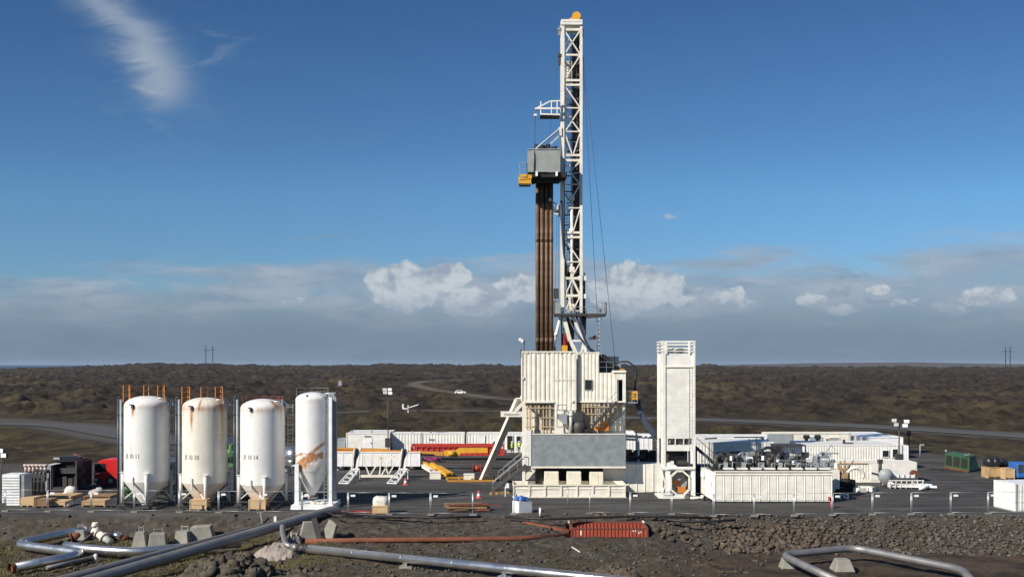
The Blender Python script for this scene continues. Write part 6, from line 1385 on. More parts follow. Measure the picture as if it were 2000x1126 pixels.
for i in range(6):
    x = x0+1.2+i*1.75; mb = MB(); y = D+2.4
    mb.boxc((x, y, zd+0.55), (0.9+rr.random()*0.5, 0.7, 0.9)); mb.boxc((x+0.3, y-0.1, zd+1.15), (0.6, 0.5, 0.4)); mb.pipe([(x-0.5, y-0.5, zd), (x-0.5, y-0.5, zd+1.2), (x, y-0.5, zd+1.4)], 0.07, 7, 0.2)
    mb.build('pump', [M_dark, M_greylt, M_dark, M_blue_dark, M_dark, M_greylt][i], t)
mb = MB(); x = X(1500, D+2); a_ = [(x+math.cos(a)*0.75, D+2.0, zd+0.9+math.sin(a)*0.9) for a in np.linspace(-0.6, 2.4, 10)]; mb.pipe(a_, 0.14, 8); mb.build('intake_hose', M_black, t)
mb = MB()
for px, py in ((1386, 862), (1463, 856), (1477, 854)): mb.bar((X(px, D+1.5), D+1.5, zd), (X(px, D+1.5), D+1.5, Z(py, D+1.5)), 0.07)
mb.bar((X(1377, D+1.5), D+1.5, Z(856, D+1.5)), (X(1400, D+1.5), D+1.5, Z(855, D+1.5)), 0.16, 0.12); mb.build('lamp_post', M_dark, t)
add_rail(t, [(x0-0.55, D+0.4, zd), (x0-0.55, D+dep, zd)], 1.05); add_rail(t, [(x0-0.55, D+dep, zd), (x1-0.2, D+dep, zd)], 1.05, 0.024, 1.1); add_rail(t, [(x0+5.5, D+1.1, zd), (x1-0.1, D+1.1, zd)], 0.75, 0.022, 0.9)
mb = MB(); 
for i in range(9): mb.pipe([(x0+0.6+i*1.15, D+1.0, zd), (x0+0.6+i*1.15, D+1.0, zd+0.35+0.3*rr.random()), (x0+1.2+i*1.15, D+1.2, zd+0.45)], 0.05, 6, 0.1)
mb.build('valve_gear', M_greylt, t)
for i in range(6): mb = MB(); mb.boxc((x0+1.2+i*1.6, D+1.25, zd+0.3), (0.35, 0.3, 0.5)); mb.build('valve_box', M_greylt, t)
mb = MB()
for i in range(7): mb.boxc((x0+1.7+i*1.35+rr.random()*0.4, D+1.5, zd+0.5+rr.random()*0.5), (0.25+rr.random()*0.5, 0.2, 0.1+rr.random()*0.3), rr.random())
mb.build('tray', M_white2, t)
mb = MB(); mb.tube((x0-0.75, D+1.3, 0.35), (x0-0.95, D+1.25, 0.35), 0.16, n=12); mb.boxc((x0-0.8, D+1.35, z1-0.3), (0.3, 0.3, 0.5)); mb.build('outlet', M_white2, t)
# stairs left of the mud tank, behind
mb = MB(); a, b = P(1360, 873, 95), P(1396, 905, 95)
for s_ in (0, 0.7): mb.bar(a+Vector((0, s_, 0)), b+Vector((0, s_, 0)), 0.08, 0.25)
for k in range(1, 8): c_ = a.lerp(b, k/8); mb.boxc((c_.x, c_.y+0.35, c_.z), (0.25, 0.65, 0.04))
mb.bar(a+Vector((0, 0, 0.9)), b+Vector((0, 0, 0.9)), 0.05); mb.bar(b, (b.x, b.y, 0.05), 0.15); mb.bar((a.x, a.y, a.z), (a.x, a.y, 0.05), 0.15); mb.box(X(1358, 95), X(1392, 95), 95.8, 97, 0.05, 2.6)
solo(mb, 'steel_stairs', M_blue_dark, 'dark steel stairs between the tower and the ivory mud tank', 'stairs')
# shelter box on second tank
t = thing('second_tank', 'white tank with dark machinery, directly behind the ivory mud tank', 'mud tank', (X(1440, 97), 97, 0))
D = 96; mb = MB(); mb.box(X(1400, D), X(1640, D), D, D+3, 0.1, Z(917, D)); mb.build('tank_wall', M_tank, t)
for i in range(7):
    x = X(1405+i*19, D); mb = MB(); z_ = Z(917, D); mb.tube((x, D+1, z_), (x, D+1, Z(884+rr.random()*8, D)), 0.3, n=12); mb.boxc((x+0.5, D+1.2, z_+0.7), (0.7, 0.8, 1.4)); mb.boxc((x+0.3, D+0.7, z_+1.5), (0.8, 0.5, 0.35)); mb.build('agitator_motor', M_dark if i % 3 else M_board, t)
add_rail(t, [(X(1400, D), D+0.1, Z(905, D)), (X(1520, D), D+0.1, Z(905, D))], 1.0, 0.022, 1.0)
t = thing('open_cabin', 'open white cabin with a dark frame standing on the tanks', 'cabin', (X(1545, 94), 94, Z(917, 96)))
D = 94; xa, xb = X(1526, D), X(1572, D); za, zt_ = Z(912, D), Z(871, D)
mb = MB(); mb.corr((xa, D+0.75), (xb, D+0.75), za, zt_-0.05, 0.5, 0.04); mb.build('rear_wall', M_white2, t)
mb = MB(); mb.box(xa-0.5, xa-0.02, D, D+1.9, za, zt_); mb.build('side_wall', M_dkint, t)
mb = MB(); mb.box(xa-0.5, xb+0.1, D-0.02, D+2, zt_+0.002, zt_+0.12); mb.box(xb, xb+0.1, D, D+0.1, za, zt_); mb.box(xa-0.02, xa+0.08, D-0.05, D+0.05, za, zt_); mb.bar(((xa+xb)/2, D+0.2, za), ((xa+xb)/2, D+0.2, zt_-0.3), 0.14); mb.build('frame', M_dark, t)
mb = MB(); mb.boxc((xa+0.7, D+0.4, za+0.5), (0.9, 0.6, 1.0)); mb.boxc((xa+1.7, D+0.4, za+0.6), (0.5, 0.6, 1.2)); mb.build('cabinet', M_greylt, t)
mb = MB(); mb.boxc((xa+0.65, D+0.3, za+1.15), (0.9, 0.4, 0.16)); mb.build('shelf', M_white2, t)
# third: machinery right part
t = thing('shaker_unit', 'grey shaker machinery with handrails at the right end of the mud tank', 'machine', (X(1605, 94), 94, Z(917, 96)))
D = 93.5; mb = MB(); z_ = Z(916, D)
for i in range(5): x = X(1582+i*10, D); mb.boxc((x, D, z_+0.35), (0.42, 0.8, 0.6)); mb.tube((x, D-0.3, z_+0.8), (x+0.3, D-0.3, z_+0.8), 0.16)
mb.prism([(X(1590, D), Z(903, D)), (X(1600, D), Z(897, D)), (X(1622, D), Z(906, D)), (X(1622, D), Z(910, D))], D-0.2, D+0.6); mb.build('shaker', M_greylt, t)
add_rail(t, [(X(1575, D), D-0.5, z_), (X(1625, D), D-0.5, z_)], 0.9, 0.022, 0.7)
mb = MB(); mb.tube((X(1623, D), D+0.1, z_), (X(1623, D), D+0.1, Z(886, D)), 0.05); mb.bar(P(1610, 884, D), P(1638, 885, D), 0.12, 0.1); mb.bar(P(1617, 879, D), P(1624, 868, D), 0.04); mb.bar(P(1624, 868, D), P(1631, 879, D), 0.04); mb.bar(P(1613, 882, D), P(1624, 869, D), 0.04); mb.build('lamp_post', M_galv, t)
# ---- containers behind
cw = 'containers behind the mud tanks'
container('low white container just right of the tower, in the front back-row', 1358, 1512, 863, 910, 116, 7, M_white, cw, rib=0.35)
container('white container with shaded bluish windows right of the tower, far row', 1359, 1497, 850, 885, 131, 2.6, M_white2, cw, ribbed=False)
c = container('grey-ended container with two cowl vents in front', 1497, 1662, 845, 885, 133, 2.6, M_cream, cw, ribbed=False)
x0, x1, z0, z1 = cdim(c); mb = MB(); mb.box(x0+0.1, x0+3.4, 132.94, 132.99, z0+0.4, z1-0.15); mb.build('grey_panel', M_greylt, c)
window(c, x1-4.6, 132.97, z1-0.75, 1.6, 0.5, M_greylt); window(c, x1-2.2, 132.97, z1-0.85, 1.3, 0.5, M_board); mb = MB(); mb.boxc((x1-3.1, 132.9, z1-0.9), (0.3, 0.1, 0.3)); mb.build('handle', M_rust, c)
D = 131; t = thing('dark_awning', 'blue-grey shaded awning on the far white container', 'awning', (X(1450, 130.9), 130.9, Z(866, 131)))
mb = MB(); mb.box(X(1433, D), X(1490, D), D-0.12, D-0.03, Z(860, D), Z(852, D)); mb.build('panel', M_blue_dark, t)
for k, px in enumerate((1575, 1597)):
    D = 126; lab = 'left rusty cowl vent' if k == 0 else 'right rusty cowl vent'
    mb = MB(); mb.tube(P(px, 868, D), P(px, 858, D), 0.22, n=14); mb.tube(P(px, 858, D), P(px, 854, D), 0.22, 0.42, n=14); mb.tube(P(px, 854, D), P(px, 848.5, D), 0.43, 0.36, n=14)
    mb.box(X(px-2, D), X(px+2, D), D-0.3, D+0.3, 2.0, Z(868, D)); solo(mb, 'cowl_vent', paint('brown_rust', (0.45, 0.30, 0.20), 0.7, damt=0.6), lab+' standing behind the long ribbed roof', 'vent', 'rusty cowl vents')
container('white container with bluish side farthest right in the back row', 1684, 1764, 853, 880, 130, 10.5, M_white2, cw, ribbed=False)
c = container('long ribbed white container with a flat bright roof', 1572, 1762, 868, 905, 117, 6.5, M_white, cw, rib=0.30)
x0, x1, z0, z1 = cdim(c)
mb = MB(); mb.boxc((x1-6.0, 119, z1+0.2), (0.25, 0.25, 0.5)); mb.boxc((x1-5.4, 119, z1+0.05), (0.9, 0.3, 0.12)); mb.build('roof_vent', M_dark, c)
window(c, x1-1.9, 116.97, z1-1.0, 0.7, 0.7); window(c, x1-0.8, 116.97, z1-0.95, 0.6, 0.9)
mb = MB(); mb.box(X(1763, 117), X(1776, 117), 117.2, 119.6, 0.05, z1-0.1); mb.corr((X(1763, 117), 117.18), (X(1776, 117), 117.18), 0.1, z1-0.12, 0.3, 0.03); solo(mb, 'annex_box', M_white2, 'narrow white annex at the right end of the long ribbed container', 'box')
c = container('rust-streaked white container in the right foreground, long side to us', 1636, 1791, 902, 945, 104, 2.5, M_tank, cw, rib=0.28)
x0, x1, z0, z1 = cdim(c); mb = MB(); mb.box(x0+3.4, x1-0.12, 103.965, 103.99, z0+0.2, z1-0.2); mb.build('smooth_panel', M_white, c)
mb = MB(); mb.bar((x0, 103.93, z1-0.1), (x0+3.0, 103.93, z1-0.1), 0.03, 0.06); mb.build('rust_strip', M_amber, c)
# brown pump gear between tank and rust streaked container
t = thing('pump_skid', 'tan and rusty pump gear standing at the right end of the ivory mud tank', 'pump', (X(1648, 97), 97, 0))
D = 96.5; rr = random.Random(31); mb = MB()
for i in range(8): x = X(1634+i*4.2, D); mb.pipe([(x, D+rr.random(), 0.2), (x, D+rr.random(), 1.2+rr.random()*1.6), (x+0.3-rr.random()*0.6, D, 2.0+rr.random()*1.2)], 0.08, 7, 0.2)
mb.boxc((X(1645, D), D, Z(932, D)), (0.9, 0.6, 0.7)); mb.bar(P(1645, 928, D), P(1636, 905, D), 0.12); mb.bar(P(1655, 960, D), P(1650, 912, D), 0.16); mb.build('pipework', paint('tan_rust', (0.36, 0.25, 0.14), 0.7, damt=0.8, dirt=(0.12, 0.05, 0.03)), t)
mb = MB(); mb.tube((X(1640, D), D-0.2, 0.9), (X(1658, D), D-0.2, 0.9), 0.42, n=14); mb.boxc((X(1660, D), D, 0.7), (0.8, 0.8, 0.9)); mb.boxc((X(1649, D), D, 0.2), (2.0, 1.0, 0.25)); mb.build('motor', M_dkint, t)
mb = MB(); a_ = [(X(1668, D)+math.cos(a)*0.75, D-0.4, 1.6+math.sin(a)*0.7) for a in np.linspace(-0.5, 2.8, 10)]; mb.pipe(a_, 0.16, 8); mb.build('hose', M_bag, t)
mb = MB(); D = 91; mb.box(X(1640, D), X(1643, D), D, D+0.1, 0.05, Z(965, D)); mb.box(X(1655, D), X(1658, D), D, D+0.1, 0.0, Z(962, D)); mb.box(X(1643, D), X(1655, D), D, D+0.1, Z(979, D), Z(977, D)); mb.box(X(1643, D), X(1655, D), D, D+0.1, Z(966, D), Z(964.5, D)); mb.box(X(1640, D), X(1643, D), D+0.1, D+1.2, 0.05, 0.14)
mb.box(X(1655, D), X(1658, D), D+0.1, D+1.2, 0.05, 0.14); solo(mb, 'tube_stand', M_white2, 'small white tube frame right of the ivory mud tank', 'frame')
# red hydrant-like thing
t = thing('hydrant', 'faded red hydrant at the right front corner of the ivory mud tank', 'hydrant', tuple(G(1625, 993)))
p = G(1625, 992); mb = MB(); mb.tube((p.x, p.y, 0), (p.x, p.y, 0.85), 0.14, n=14); mb.tube((p.x, p.y, 0.85), (p.x, p.y, 1.0), 0.17, 0.05, n=14); mb.build('barrel', M_pink, t)
mb = MB(); mb.tube((p.x-0.3, p.y, 0.78), (p.x+0.1, p.y, 0.78), 0.11, n=12); mb.tube((p.x-0.32, p.y-0.1, 0.83), (p.x-0.22, p.y-0.1, 0.83), 0.17, n=12); mb.build('nozzle', M_redd, t)
# white debris, tanks and pipe baskets in front of the rust streaked container
def loose(name, m, label, cat, fn, group=None):
    mb = MB(); fn(mb); return solo(mb, name, m, label, cat, group)
def f(mb):
    a = G(1690, 962); rr = random.Random(2)
    for i in range(9): mb.boxc((a.x+rr.random()*1.6-0.8, a.y+rr.random()*0.8, 0.2+rr.random()*0.25), (0.9, 0.6, 0.4), rr.random()*3, 0.8)
loose('wrapped_bundle', M_bag, 'heap of white wrapped bundles by the tan pump gear', 'bundle', f)
t = thing('dark_tank', 'dark upright tank with a chimney, before the rust-streaked container', 'tank', tuple(G(1729, 950)))
p = G(1729, 950); mb = MB(); mb.lathe([(0.0, 1.75), (0.5, 1.7), (0.75, 1.3), (0.62, 0.75), (0.25, 0.3)], p.x, p.y, 20); mb.build('drum', M_greylt, t)
mb = MB(); mb.tube((p.x-0.5, p.y, 1.2), (p.x-0.5, p.y, 2.5), 0.17); mb.boxc((p.x-0.5, p.y, 2.5), (0.42, 0.42, 0.35)); mb.bar((p.x-1.3, p.y, 1.35), (p.x-0.4, p.y, 1.1), 0.3, 0.2)
for a in (-0.4, 0.4): mb.bar((p.x+a, p.y, 0), (p.x+a, p.y, 0.8), 0.12)
mb.build('chimney', M_dark, t)
t = thing('pipe_basket', 'white open basket of bundled rods in front of the rust-streaked container', 'basket', tuple(G(1770, 950)))
p = G(1772, 953); mb = MB()
for k in range(6): mb.bar((p.x-1.9+k*0.12, p.y+0.3*k, 0.25+0.12*(k % 3)), (p.x+2.6-k*0.35, p.y+0.3*k-0.6, 0.22+0.12*(k % 2)), 0.2)
mb.box(p.x-1.9, p.x+1.6, p.y+1.9, p.y+2.0, 0.3, 1.1); mb.build('rod', M_white2, t)
mb = MB()
for k in range(7): xx = p.x-1.8+k*0.52; mb.bar((xx, p.y-0.3, 0.05), (xx+0.1, p.y-0.3, 0.85), 0.07); mb.bar((xx, p.y+1.8, 0.05), (xx+0.1, p.y+1.8, 1.2), 0.07)
mb.bar((p.x-1.9, p.y-0.3, 0.8), (p.x+1.5, p.y-0.3, 0.8), 0.08); mb.bar((p.x-1.9, p.y-0.3, 0.45), (p.x+1.5, p.y-0.3, 0.45), 0.07); mb.build('basket_frame', M_white, t)
mb = MB(); mb.boxc((p.x-0.1, p.y+0.5, 0.75), (2.4, 0.8, 0.35)); mb.build('rod_bundle', M_dark, t)
def f(mb):
    a = G(1785, 948); mb.tube((a.x, a.y-0.15, 1.15), (a.x, a.y+0.15, 1.15), 0.42, n=20); mb.box(a.x-0.1, a.x+0.1, a.y-0.1, a.y+0.1, 0, 0.9)
loose('round_plate', M_rust, 'dark red round plate at the right end of the white basket', 'plate', f)
def f(mb):
    a, b = G(1796, 957), G(1822, 951); mb.pipe([(a.x, a.y, 0.2), (a.x+0.5, a.y+.1, 0.28), (b.x, b.y, 0.15)], 0.17, 8); mb.pipe([(a.x, a.y+.5, 0.35), (b.x, b.y+.4, 0.3)], 0.12, 8)
loose('white_pipe', M_white2, 'loose white pipes right of the white basket', 'pipe', f)
# small light post
def f(mb):
    a = G(1797, 893); mb.tube((a.x, a.y, 0), (a.x, a.y, 1.6), 0.07); mb.boxc((a.x+0.25, a.y, 1.65), (0.5, 0.25, 0.18))
loose('bollard_lamp', M_greylt, 'small grey post lamp on the far side right of the containers', 'lamp', f)
def f(mb):
    a = G(1775, 882); mb.tube((a.x, a.y, 0), (a.x, a.y, 2.7), 0.09); mb.boxc((a.x, a.y, 2.6), (0.6, 0.1, 0.7), 0.3)
loose('warning_sign', M_rust, 'faded rusty board on a post behind the narrow annex', 'sign', f)
# green skip
t = thing('green_skip', 'dark green skip with open panels, on the right side of the yard', 'skip', (0, 0, 0))
pn, pf = G(1893, 922), G(1845, 913); t.location = (pf.x, pf.y, 0); OFF[t.name] = Vector(t.location)
def boxpoly(mb, a, b, dep, z0, z1, inset=0.0):
    a = Vector((a.x, a.y)); b = Vector((b.x, b.y)); d = (b-a).normalized(); n = Vector((-d.y, d.x))
    q = [a+d*inset, b-d*inset, b-d*inset+n*dep, a+d*inset+n*dep]; v = [(p.x, p.y, z0) for p in q]+[(p.x, p.y, z1) for p in q]
    mb.add(v, [(0, 3, 2, 1), (4, 5, 6, 7), (0, 1, 5, 4), (1, 2, 6, 5), (2, 3, 7, 6), (3, 0, 4, 7)])
hs = 1.75; mb = MB()
v = [(pf.x, pf.y, .12), (pn.x, pn.y, .12), (pn.x+2.2, pn.y+2.4, .12), (pf.x+2.2, pf.y+2.4, .12)]
v2 = [(pf.x+0.1, pf.y+.1, hs), (pn.x+0.1, pn.y+.1, hs), (pn.x+1.7, pn.y+2.2, hs-.05), (pf.x+1.9, pf.y+2.2, hs-.05)]
mb.add(v+v2, [(0, 3, 2, 1), (4, 5, 6, 7), (0, 1, 5, 4), (1, 2, 6, 5), (2, 3, 7, 6), (3, 0, 4, 7)]); mb.build('body', M_green, t)
mb = MB(); A, B = Vector(v[0]), Vector(v[1]); dd = (B-A); nn = Vector((dd.y, -dd.x, 0)).normalized()
for k in range(3):
    a = A+dd*(0.06+0.31*k)+nn*0.03; b = A+dd*(0.30+0.31*k)+nn*0.03; mb.add([(a.x, a.y, .4), (b.x, b.y, .4), (b.x+.08, b.y+.08, hs-.25), (a.x+.08, a.y+.08, hs-.25)], [(0, 1, 2, 3)])
mb.build('side_panel', M_dkint, t)
mb = MB(); a = A+nn*0.06; b = B+nn*0.06; mb.bar((a.x, a.y, 0.1), (b.x, b.y, 0.1), 0.16, 0.2); mb.build('skid', M_rust, t)
mb = MB(); mb.tube((pf.x+0.5, pf.y+.8, hs), (pf.x+0.5, pf.y+.8, hs+.3), 0.12); mb.tube((pn.x+.3, pn.y+.8, hs), (pn.x+.3, pn.y+.8, hs+.25), 0.16); mb.boxc((pn.x-.0, pn.y+.6, hs+.15), (0.5, 0.2, 0.15)); mb.build('lid_fitting', M_galv, t)
# timber crates with dark sacks, blue tank at edge
crate(1930, 1957, 912, 933, 1.6, M_wood, 'orange timber crate under dark sacks, right edge', True, None)
crate(1963, 1982, 914, 935, 1.5, M_card, 'plywood crate beside the blue tank, right edge', True, None)
for k, (px, lab) in enumerate(((1936, 'leftmost dark sack on the orange timber crate'), (1949, 'middle dark sack on the orange timber crate'), (1962, 'rightmost dark sack behind the plywood crate'))):
    o = sack(px, 932 if k < 2 else 930, 1.0, 0.95, 1.0, M_tarp, lab, k, 'dark sacks by the crates', Z(911, GD(933)) if k < 2 else Z(912, 110))
t = thing('blue_tank', 'blue plastic tank cut off by the right edge', 'tank', (X(1993, 107), 107, 0))
D = 107; mb = MB(); mb.box(X(1987, D), X(2030, D), D, D+2, 0.1, Z(904, D)); o = mb.build('body', M_bluep, t); subd(o, 0.12)
mb = MB(); mb.boxc((X(1993, D), D-0.03, Z(914, D)), (0.5, 0.05, 0.8)); mb.build('tap_panel', M_dark, t)
# white end container, right
a = math.atan2(-(GD(945+54.5)-GD(990)), 1.0)
cD = 24000/279.0
pa = Vector((X(1942, cD), cD, 0)); nb = G(1984, 1000)
t = thing('storage_container', 'white container seen end-on at the right edge, nearest to us', 'container', tuple(pa))
dv = Vector((nb.x-pa.x, nb.y-pa.y, 0)); L = dv.length; dv.normalize(); nv = Vector((-dv.y, dv.x, 0)); H = Z(944, 83.2)
# end face from pa to nb; the long side leads from nb away to the right
sv = Vector((1, 0.13, 0)).normalized(); Lx = 6.0
def quad(mb, o, u, lu, z0, z1, th, n):
    q = [o, o+u*lu, o+u*lu+n*th, o+n*th]; v = [(p.x, p.y, z0) for p in q]+[(p.x, p.y, z1) for p in q]
    mb.add(v, [(0, 3, 2, 1), (4, 5, 6, 7), (0, 1, 5, 4), (1, 2, 6, 5), (2, 3, 7, 6), (3, 0, 4, 7)])
mb = MB(); p3 = nb+sv*Lx; p4 = pa+sv*Lx
v = [(p.x, p.y, 0.12) for p in (pa, nb, p3, p4)]+[(p.x, p.y, H) for p in (pa, nb, p3, p4)]
mb.add(v, [(0, 3, 2, 1), (4, 5, 6, 7), (0, 1, 5, 4), (1, 2, 6, 5), (2, 3, 7, 6), (3, 0, 4, 7)]); mb.build('wall', M_white2, t)
mb = MB(); no = Vector((dv.y, -dv.x, 0))
for zz in (0.12, H*0.36, H*0.68, H-0.06): quad(mb, pa+no*0.03, dv, L, zz, zz+0.035, -0.03, no)
for q in (0, L-0.1): quad(mb, pa+dv*q+no*0.06, dv, 0.1, 0.1, H+.02, -0.06, no)
mb.build('end_trim', M_white, t)
mb = MB(); ns = Vector((sv.y, -sv.x, 0)); quad(mb, nb+ns*0.03, sv, 0.16, 0.1, H, -0.03, ns); quad(mb, nb+ns*0.02, sv, Lx, 0.0, 0.12, -0.1, ns); quad(mb, pa+no*0.03, dv, L, 0.0, 0.115, -0.1, no); mb.build('corner_post', M_board, t)
mb = MB(); s0 = nb+sv*0.3+ns*0.005; s1 = nb+sv*Lx+ns*0.005; mb.corr((s0.x, s0.y), (s1.x, s1.y), 0.2, H-0.1, 0.3, 0.035); mb.build('ribbed_side', M_white, t)
# ================================================================ YARD CLUTTER, MIDDLE FRONT
t = thing('bulk_bag_box', 'wooden box holding a torn white bulk bag, behind the fence right of the silos', 'box', tuple(G(741, 1004)))
p = G(742, 1004); D = p.y; mb = MB(); x0, x1 = X(727, D), X(757, D); mb.box(x0, x1, D, D+1.2, 0.08, 0.72); mb.box(x0, x0+.2, D+.02, D+1.1, 0, .08); mb.box(x1-.2, x1, D+.02, D+1.1, 0, .08); mb.box(x0-0.02, x1+0.02, D-0.03, D, 0.60, 0.72); mb.build('box', M_card, t)
mb = MB(); n = 16; vs = []
rr = random.Random(5)
for k, (q, zz) in enumerate(((0.94, 0.722), (1.0, 0.95), (0.96, 1.2), (0.7, 1.32), (0.1, 1.3))):
    for i in range(n):
        a = 2*math.pi*i/n; c_, s_ = math.cos(a), math.sin(a); sq = 1/max(abs(c_), abs(s_))**0.85
        vs.append(((x0+x1)/2+c_*sq*q*0.6*(1+.06*rr.random()), D+0.6+s_*sq*q*0.55, zz+0.08*rr.random()*(k > 0)))
mb.add(vs, [(k*n+i, k*n+(i+1) % n, (k+1)*n+(i+1) % n, (k+1)*n+i) for k in range(4) for i in range(n)], True); mb.build('bulk_bag', M_bag, t)
rr = random.Random(14)
for i in range(16):
    p = G(900+rr.random()*44, 1001-rr.random()*8); L = 0.9+rr.random()*1.0; a = rr.random()*0.9-0.3; mb = MB()
    zz = 0.08+0.16*(i % 4); mb.bar((p.x-math.cos(a)*L, p.y-math.sin(a)*L*.5, zz), (p.x+math.cos(a)*L, p.y+math.sin(a)*L*.5, zz+0.12*rr.random()), 0.14, 0.12)
    solo(mb, 'timber_beam', M_wood2 if i % 3 else M_rust, 'old brown timber in the loose pile on the yard edge', 'timber', 'pile of old timber on the yard edge')
t = thing('white_bin', 'white box with blue bags on top, behind the fence before the cream trough', 'box', tuple(G(1015, 1006)))
p = G(1003, 1001); D = p.y; mb = MB(); x0, x1 = X(1001, D), X(1015, D); mb.add([(x0, D, 0.02), (x1, D-0.5, 0.0), (x1+1.0, D+0.1, 0.0), (x0+.9, D+1.0, 0.02), (x0, D, 1.0), (x1, D-0.5, 0.95), (x1+1.0, D+0.1, 0.9), (x0+.9, D+1.0, 0.98)], [(0, 3, 2, 1), (4, 5, 6, 7), (0, 1, 5, 4), (1, 2, 6, 5), (2, 3, 7, 6), (3, 0, 4, 7)]); mb.build('box', M_white2, t)
mb = MB(); rr = random.Random(3)
for i in range(7): mb.boxc((x1+0.15+rr.random()*0.7-.3, D+0.15, 1.05+rr.random()*0.2), (0.6, 0.5, 0.25), rr.random()*3, 0.7)
mb.build('blue_bag', M_bluep, t)
# rope and hose litter
def f(mb):
    rr = random.Random(77)
    for k in range(4):
        p = G(690, 1000); pts = [(p.x-1.6+i*0.28, p.y-0.2+0.5*math.sin(i*0.8+k)+0.1*rr.random(), 0.04+0.015*k) for i in range(14)]; mb.pipe(pts, 0.025, 5)
loose('red_rope', M_redd, 'tangled red rope on the yard edge right of the narrow silo', 'rope', f)
# black hoses along the yard edge
def hose(pts, r, label, m=M_black, name='black_hose'):
    v = []
    for (px, py, z) in pts:
        D = GD(py, z); v.append(Vector((X(px, D), D, z)))
    mb = MB(); mb.pipe(v, r, 8, 0.8, 4); return solo(mb, name, m, label, 'hose', 'black hoses along the yard edge')
hose([(598, 1008, .05), (640, 999, .35), (690, 1003, .1), (760, 1007, .08), (850, 1010, .08), (940, 1008, .06)], 0.09, 'black hose running right from the top of the twin pipes')
hose([(640, 1000, .4), (665, 1010, .1), (700, 1010, .05), (800, 1010, .05)], 0.06, 'thin black hose looping beside the slanting slabs')
hose([(988, 1008, .07), (1060, 1013, 0.06), (1150, 1010, .07), (1250, 1007, .08), (1390, 1010.5, .08)], 0.10, 'black hose on the yard edge above the orange skip')
hose([(1292, 1012, .0), (1330, 1017, -.05), (1380, 1018, -.05), (1436, 1014.5, .0)], 0.10, 'short black hose sagging below the yard edge, right of the orange skip')
# ================================================================ FENCE
def fence_post(px, py):
    return G(px, py)
FP = [(-60, 998), (10, 998.5), (93, 999), (178, 999.5), (262, 1000), (350, 1000.5), (427, 1001.5), (508, 1002), (590, 1002.5), (680, 1004), (760, 1005), (841, 1005.5), (924, 1005.5)]
FP2 = [(1003, 1004), (1110, 992)]
FP3 = [(1151, 1003.5), (1231, 1004), (1312, 1004.5), (1394, 1008), (1473, 1007.5), (1551, 1007), (1626, 1006), (1704, 1005), (1780, 1004.5), (1857, 1004), (1930, 1003.5), (2010, 1003)]
M_wire = paint('fence_wire', (0.42, 0.43, 0.43), 0.5, metal=0.4, damt=0.2, bump=0)
pnl = []
def panel(a, b, label):
    D0 = 82.6; pa, pb = G(*a), G(*b)
    t = thing('temporary_fence', label, 'fence panel', tuple(pa), group='temporary fence panels along the yard edge')
    d = (pb-pa); Lf = d.length; u = d/Lf; h0, h1 = 0.12, 1.78; mb = MB()
    q0, q1 = pa+u*0.045, pb-u*0.045
    for q in (q0, q1): mb.tube((q.x, q.y, 0.04), (q.x, q.y, h1), 0.038, n=6)
    for z in (h0+0.06, h1): mb.tube((q0.x, q0.y, z), (q1.x, q1.y, z), 0.013, n=6)
    mb.build('frame', M_galv, t)
    mb = MB(); k = int(Lf/0.3)
    for i in range(1, k): p = q0.lerp(q1, i/k); mb.bar((p.x, p.y, h0+.06), (p.x, p.y, h1), 0.0015)
    for z in (0.55, 0.95, 1.35): mb.bar((q0.x, q0.y, z), (q1.x, q1.y, z), 0.002)
    mb.build('wire_mesh', M_wire, t)
    mb = MB(); mb.boxc((pa.x, pa.y, 0.06), (0.5, 0.24, 0.12), 0.1); mb.build('foot_block', M_conc, t)
    mb = MB(); p = q0+u*0.35; mb.boxc((p.x, p.y-0.03, 1.52), (0.36, 0.02, 0.16)); mb.build('sign_plate', M_white2, t)
def landmarks(px):
    for lim, s_ in ((0, 'at the left edge'), (50, 'before the slatted cabinet'), (130, 'before the crate row'), (220, 'left of the leftmost silo'), (300, 'before the leftmost silo'), (390, 'before the yellowed silo'), (470, 'left of the clean silo'), (550, 'before the clean silo'), (640, 'before the narrow silo'), (720, 'left of the bulk bag box'), (800, 'right of the bulk bag box'), (890, 'left of the timber pile')):
        if px < lim: return s_
    return 'x'
for FPx in (FP,):
    for a, b in zip(FPx[:-1], FPx[1:]): panel(a, b, 'temporary wire fence panel '+landmarks((a[0]+b[0])/2))
panel(*FP2, 'wire fence panel swung inward behind the white box')
L3 = ['before the trough\'s right end', 'left of the tower foot', 'before the tower foot', 'before the left end of the ivory tank', 'before the ivory tank, second from its left end', 'before the right end of the ivory tank', 'just right of the red hydrant', 'before the white bundles', 'before the white basket', 'in the open right of the basket', 'before the end-on white container']
for (a, b), lab in zip(zip(FP3[:-1], FP3[1:]), L3): panel(a, b, 'wire fence panel '+lab)
mb = MB(); p = G(924, 1005.5); mb.tube((p.x, p.y, 0), (p.x, p.y, 1.78), 0.03, n=6); mb.boxc((p.x, p.y, 0.06), (0.6, 0.26, 0.12)); solo(mb, 'fence_post', M_galv, 'single fence post by the timber pile, at the gap', 'post')
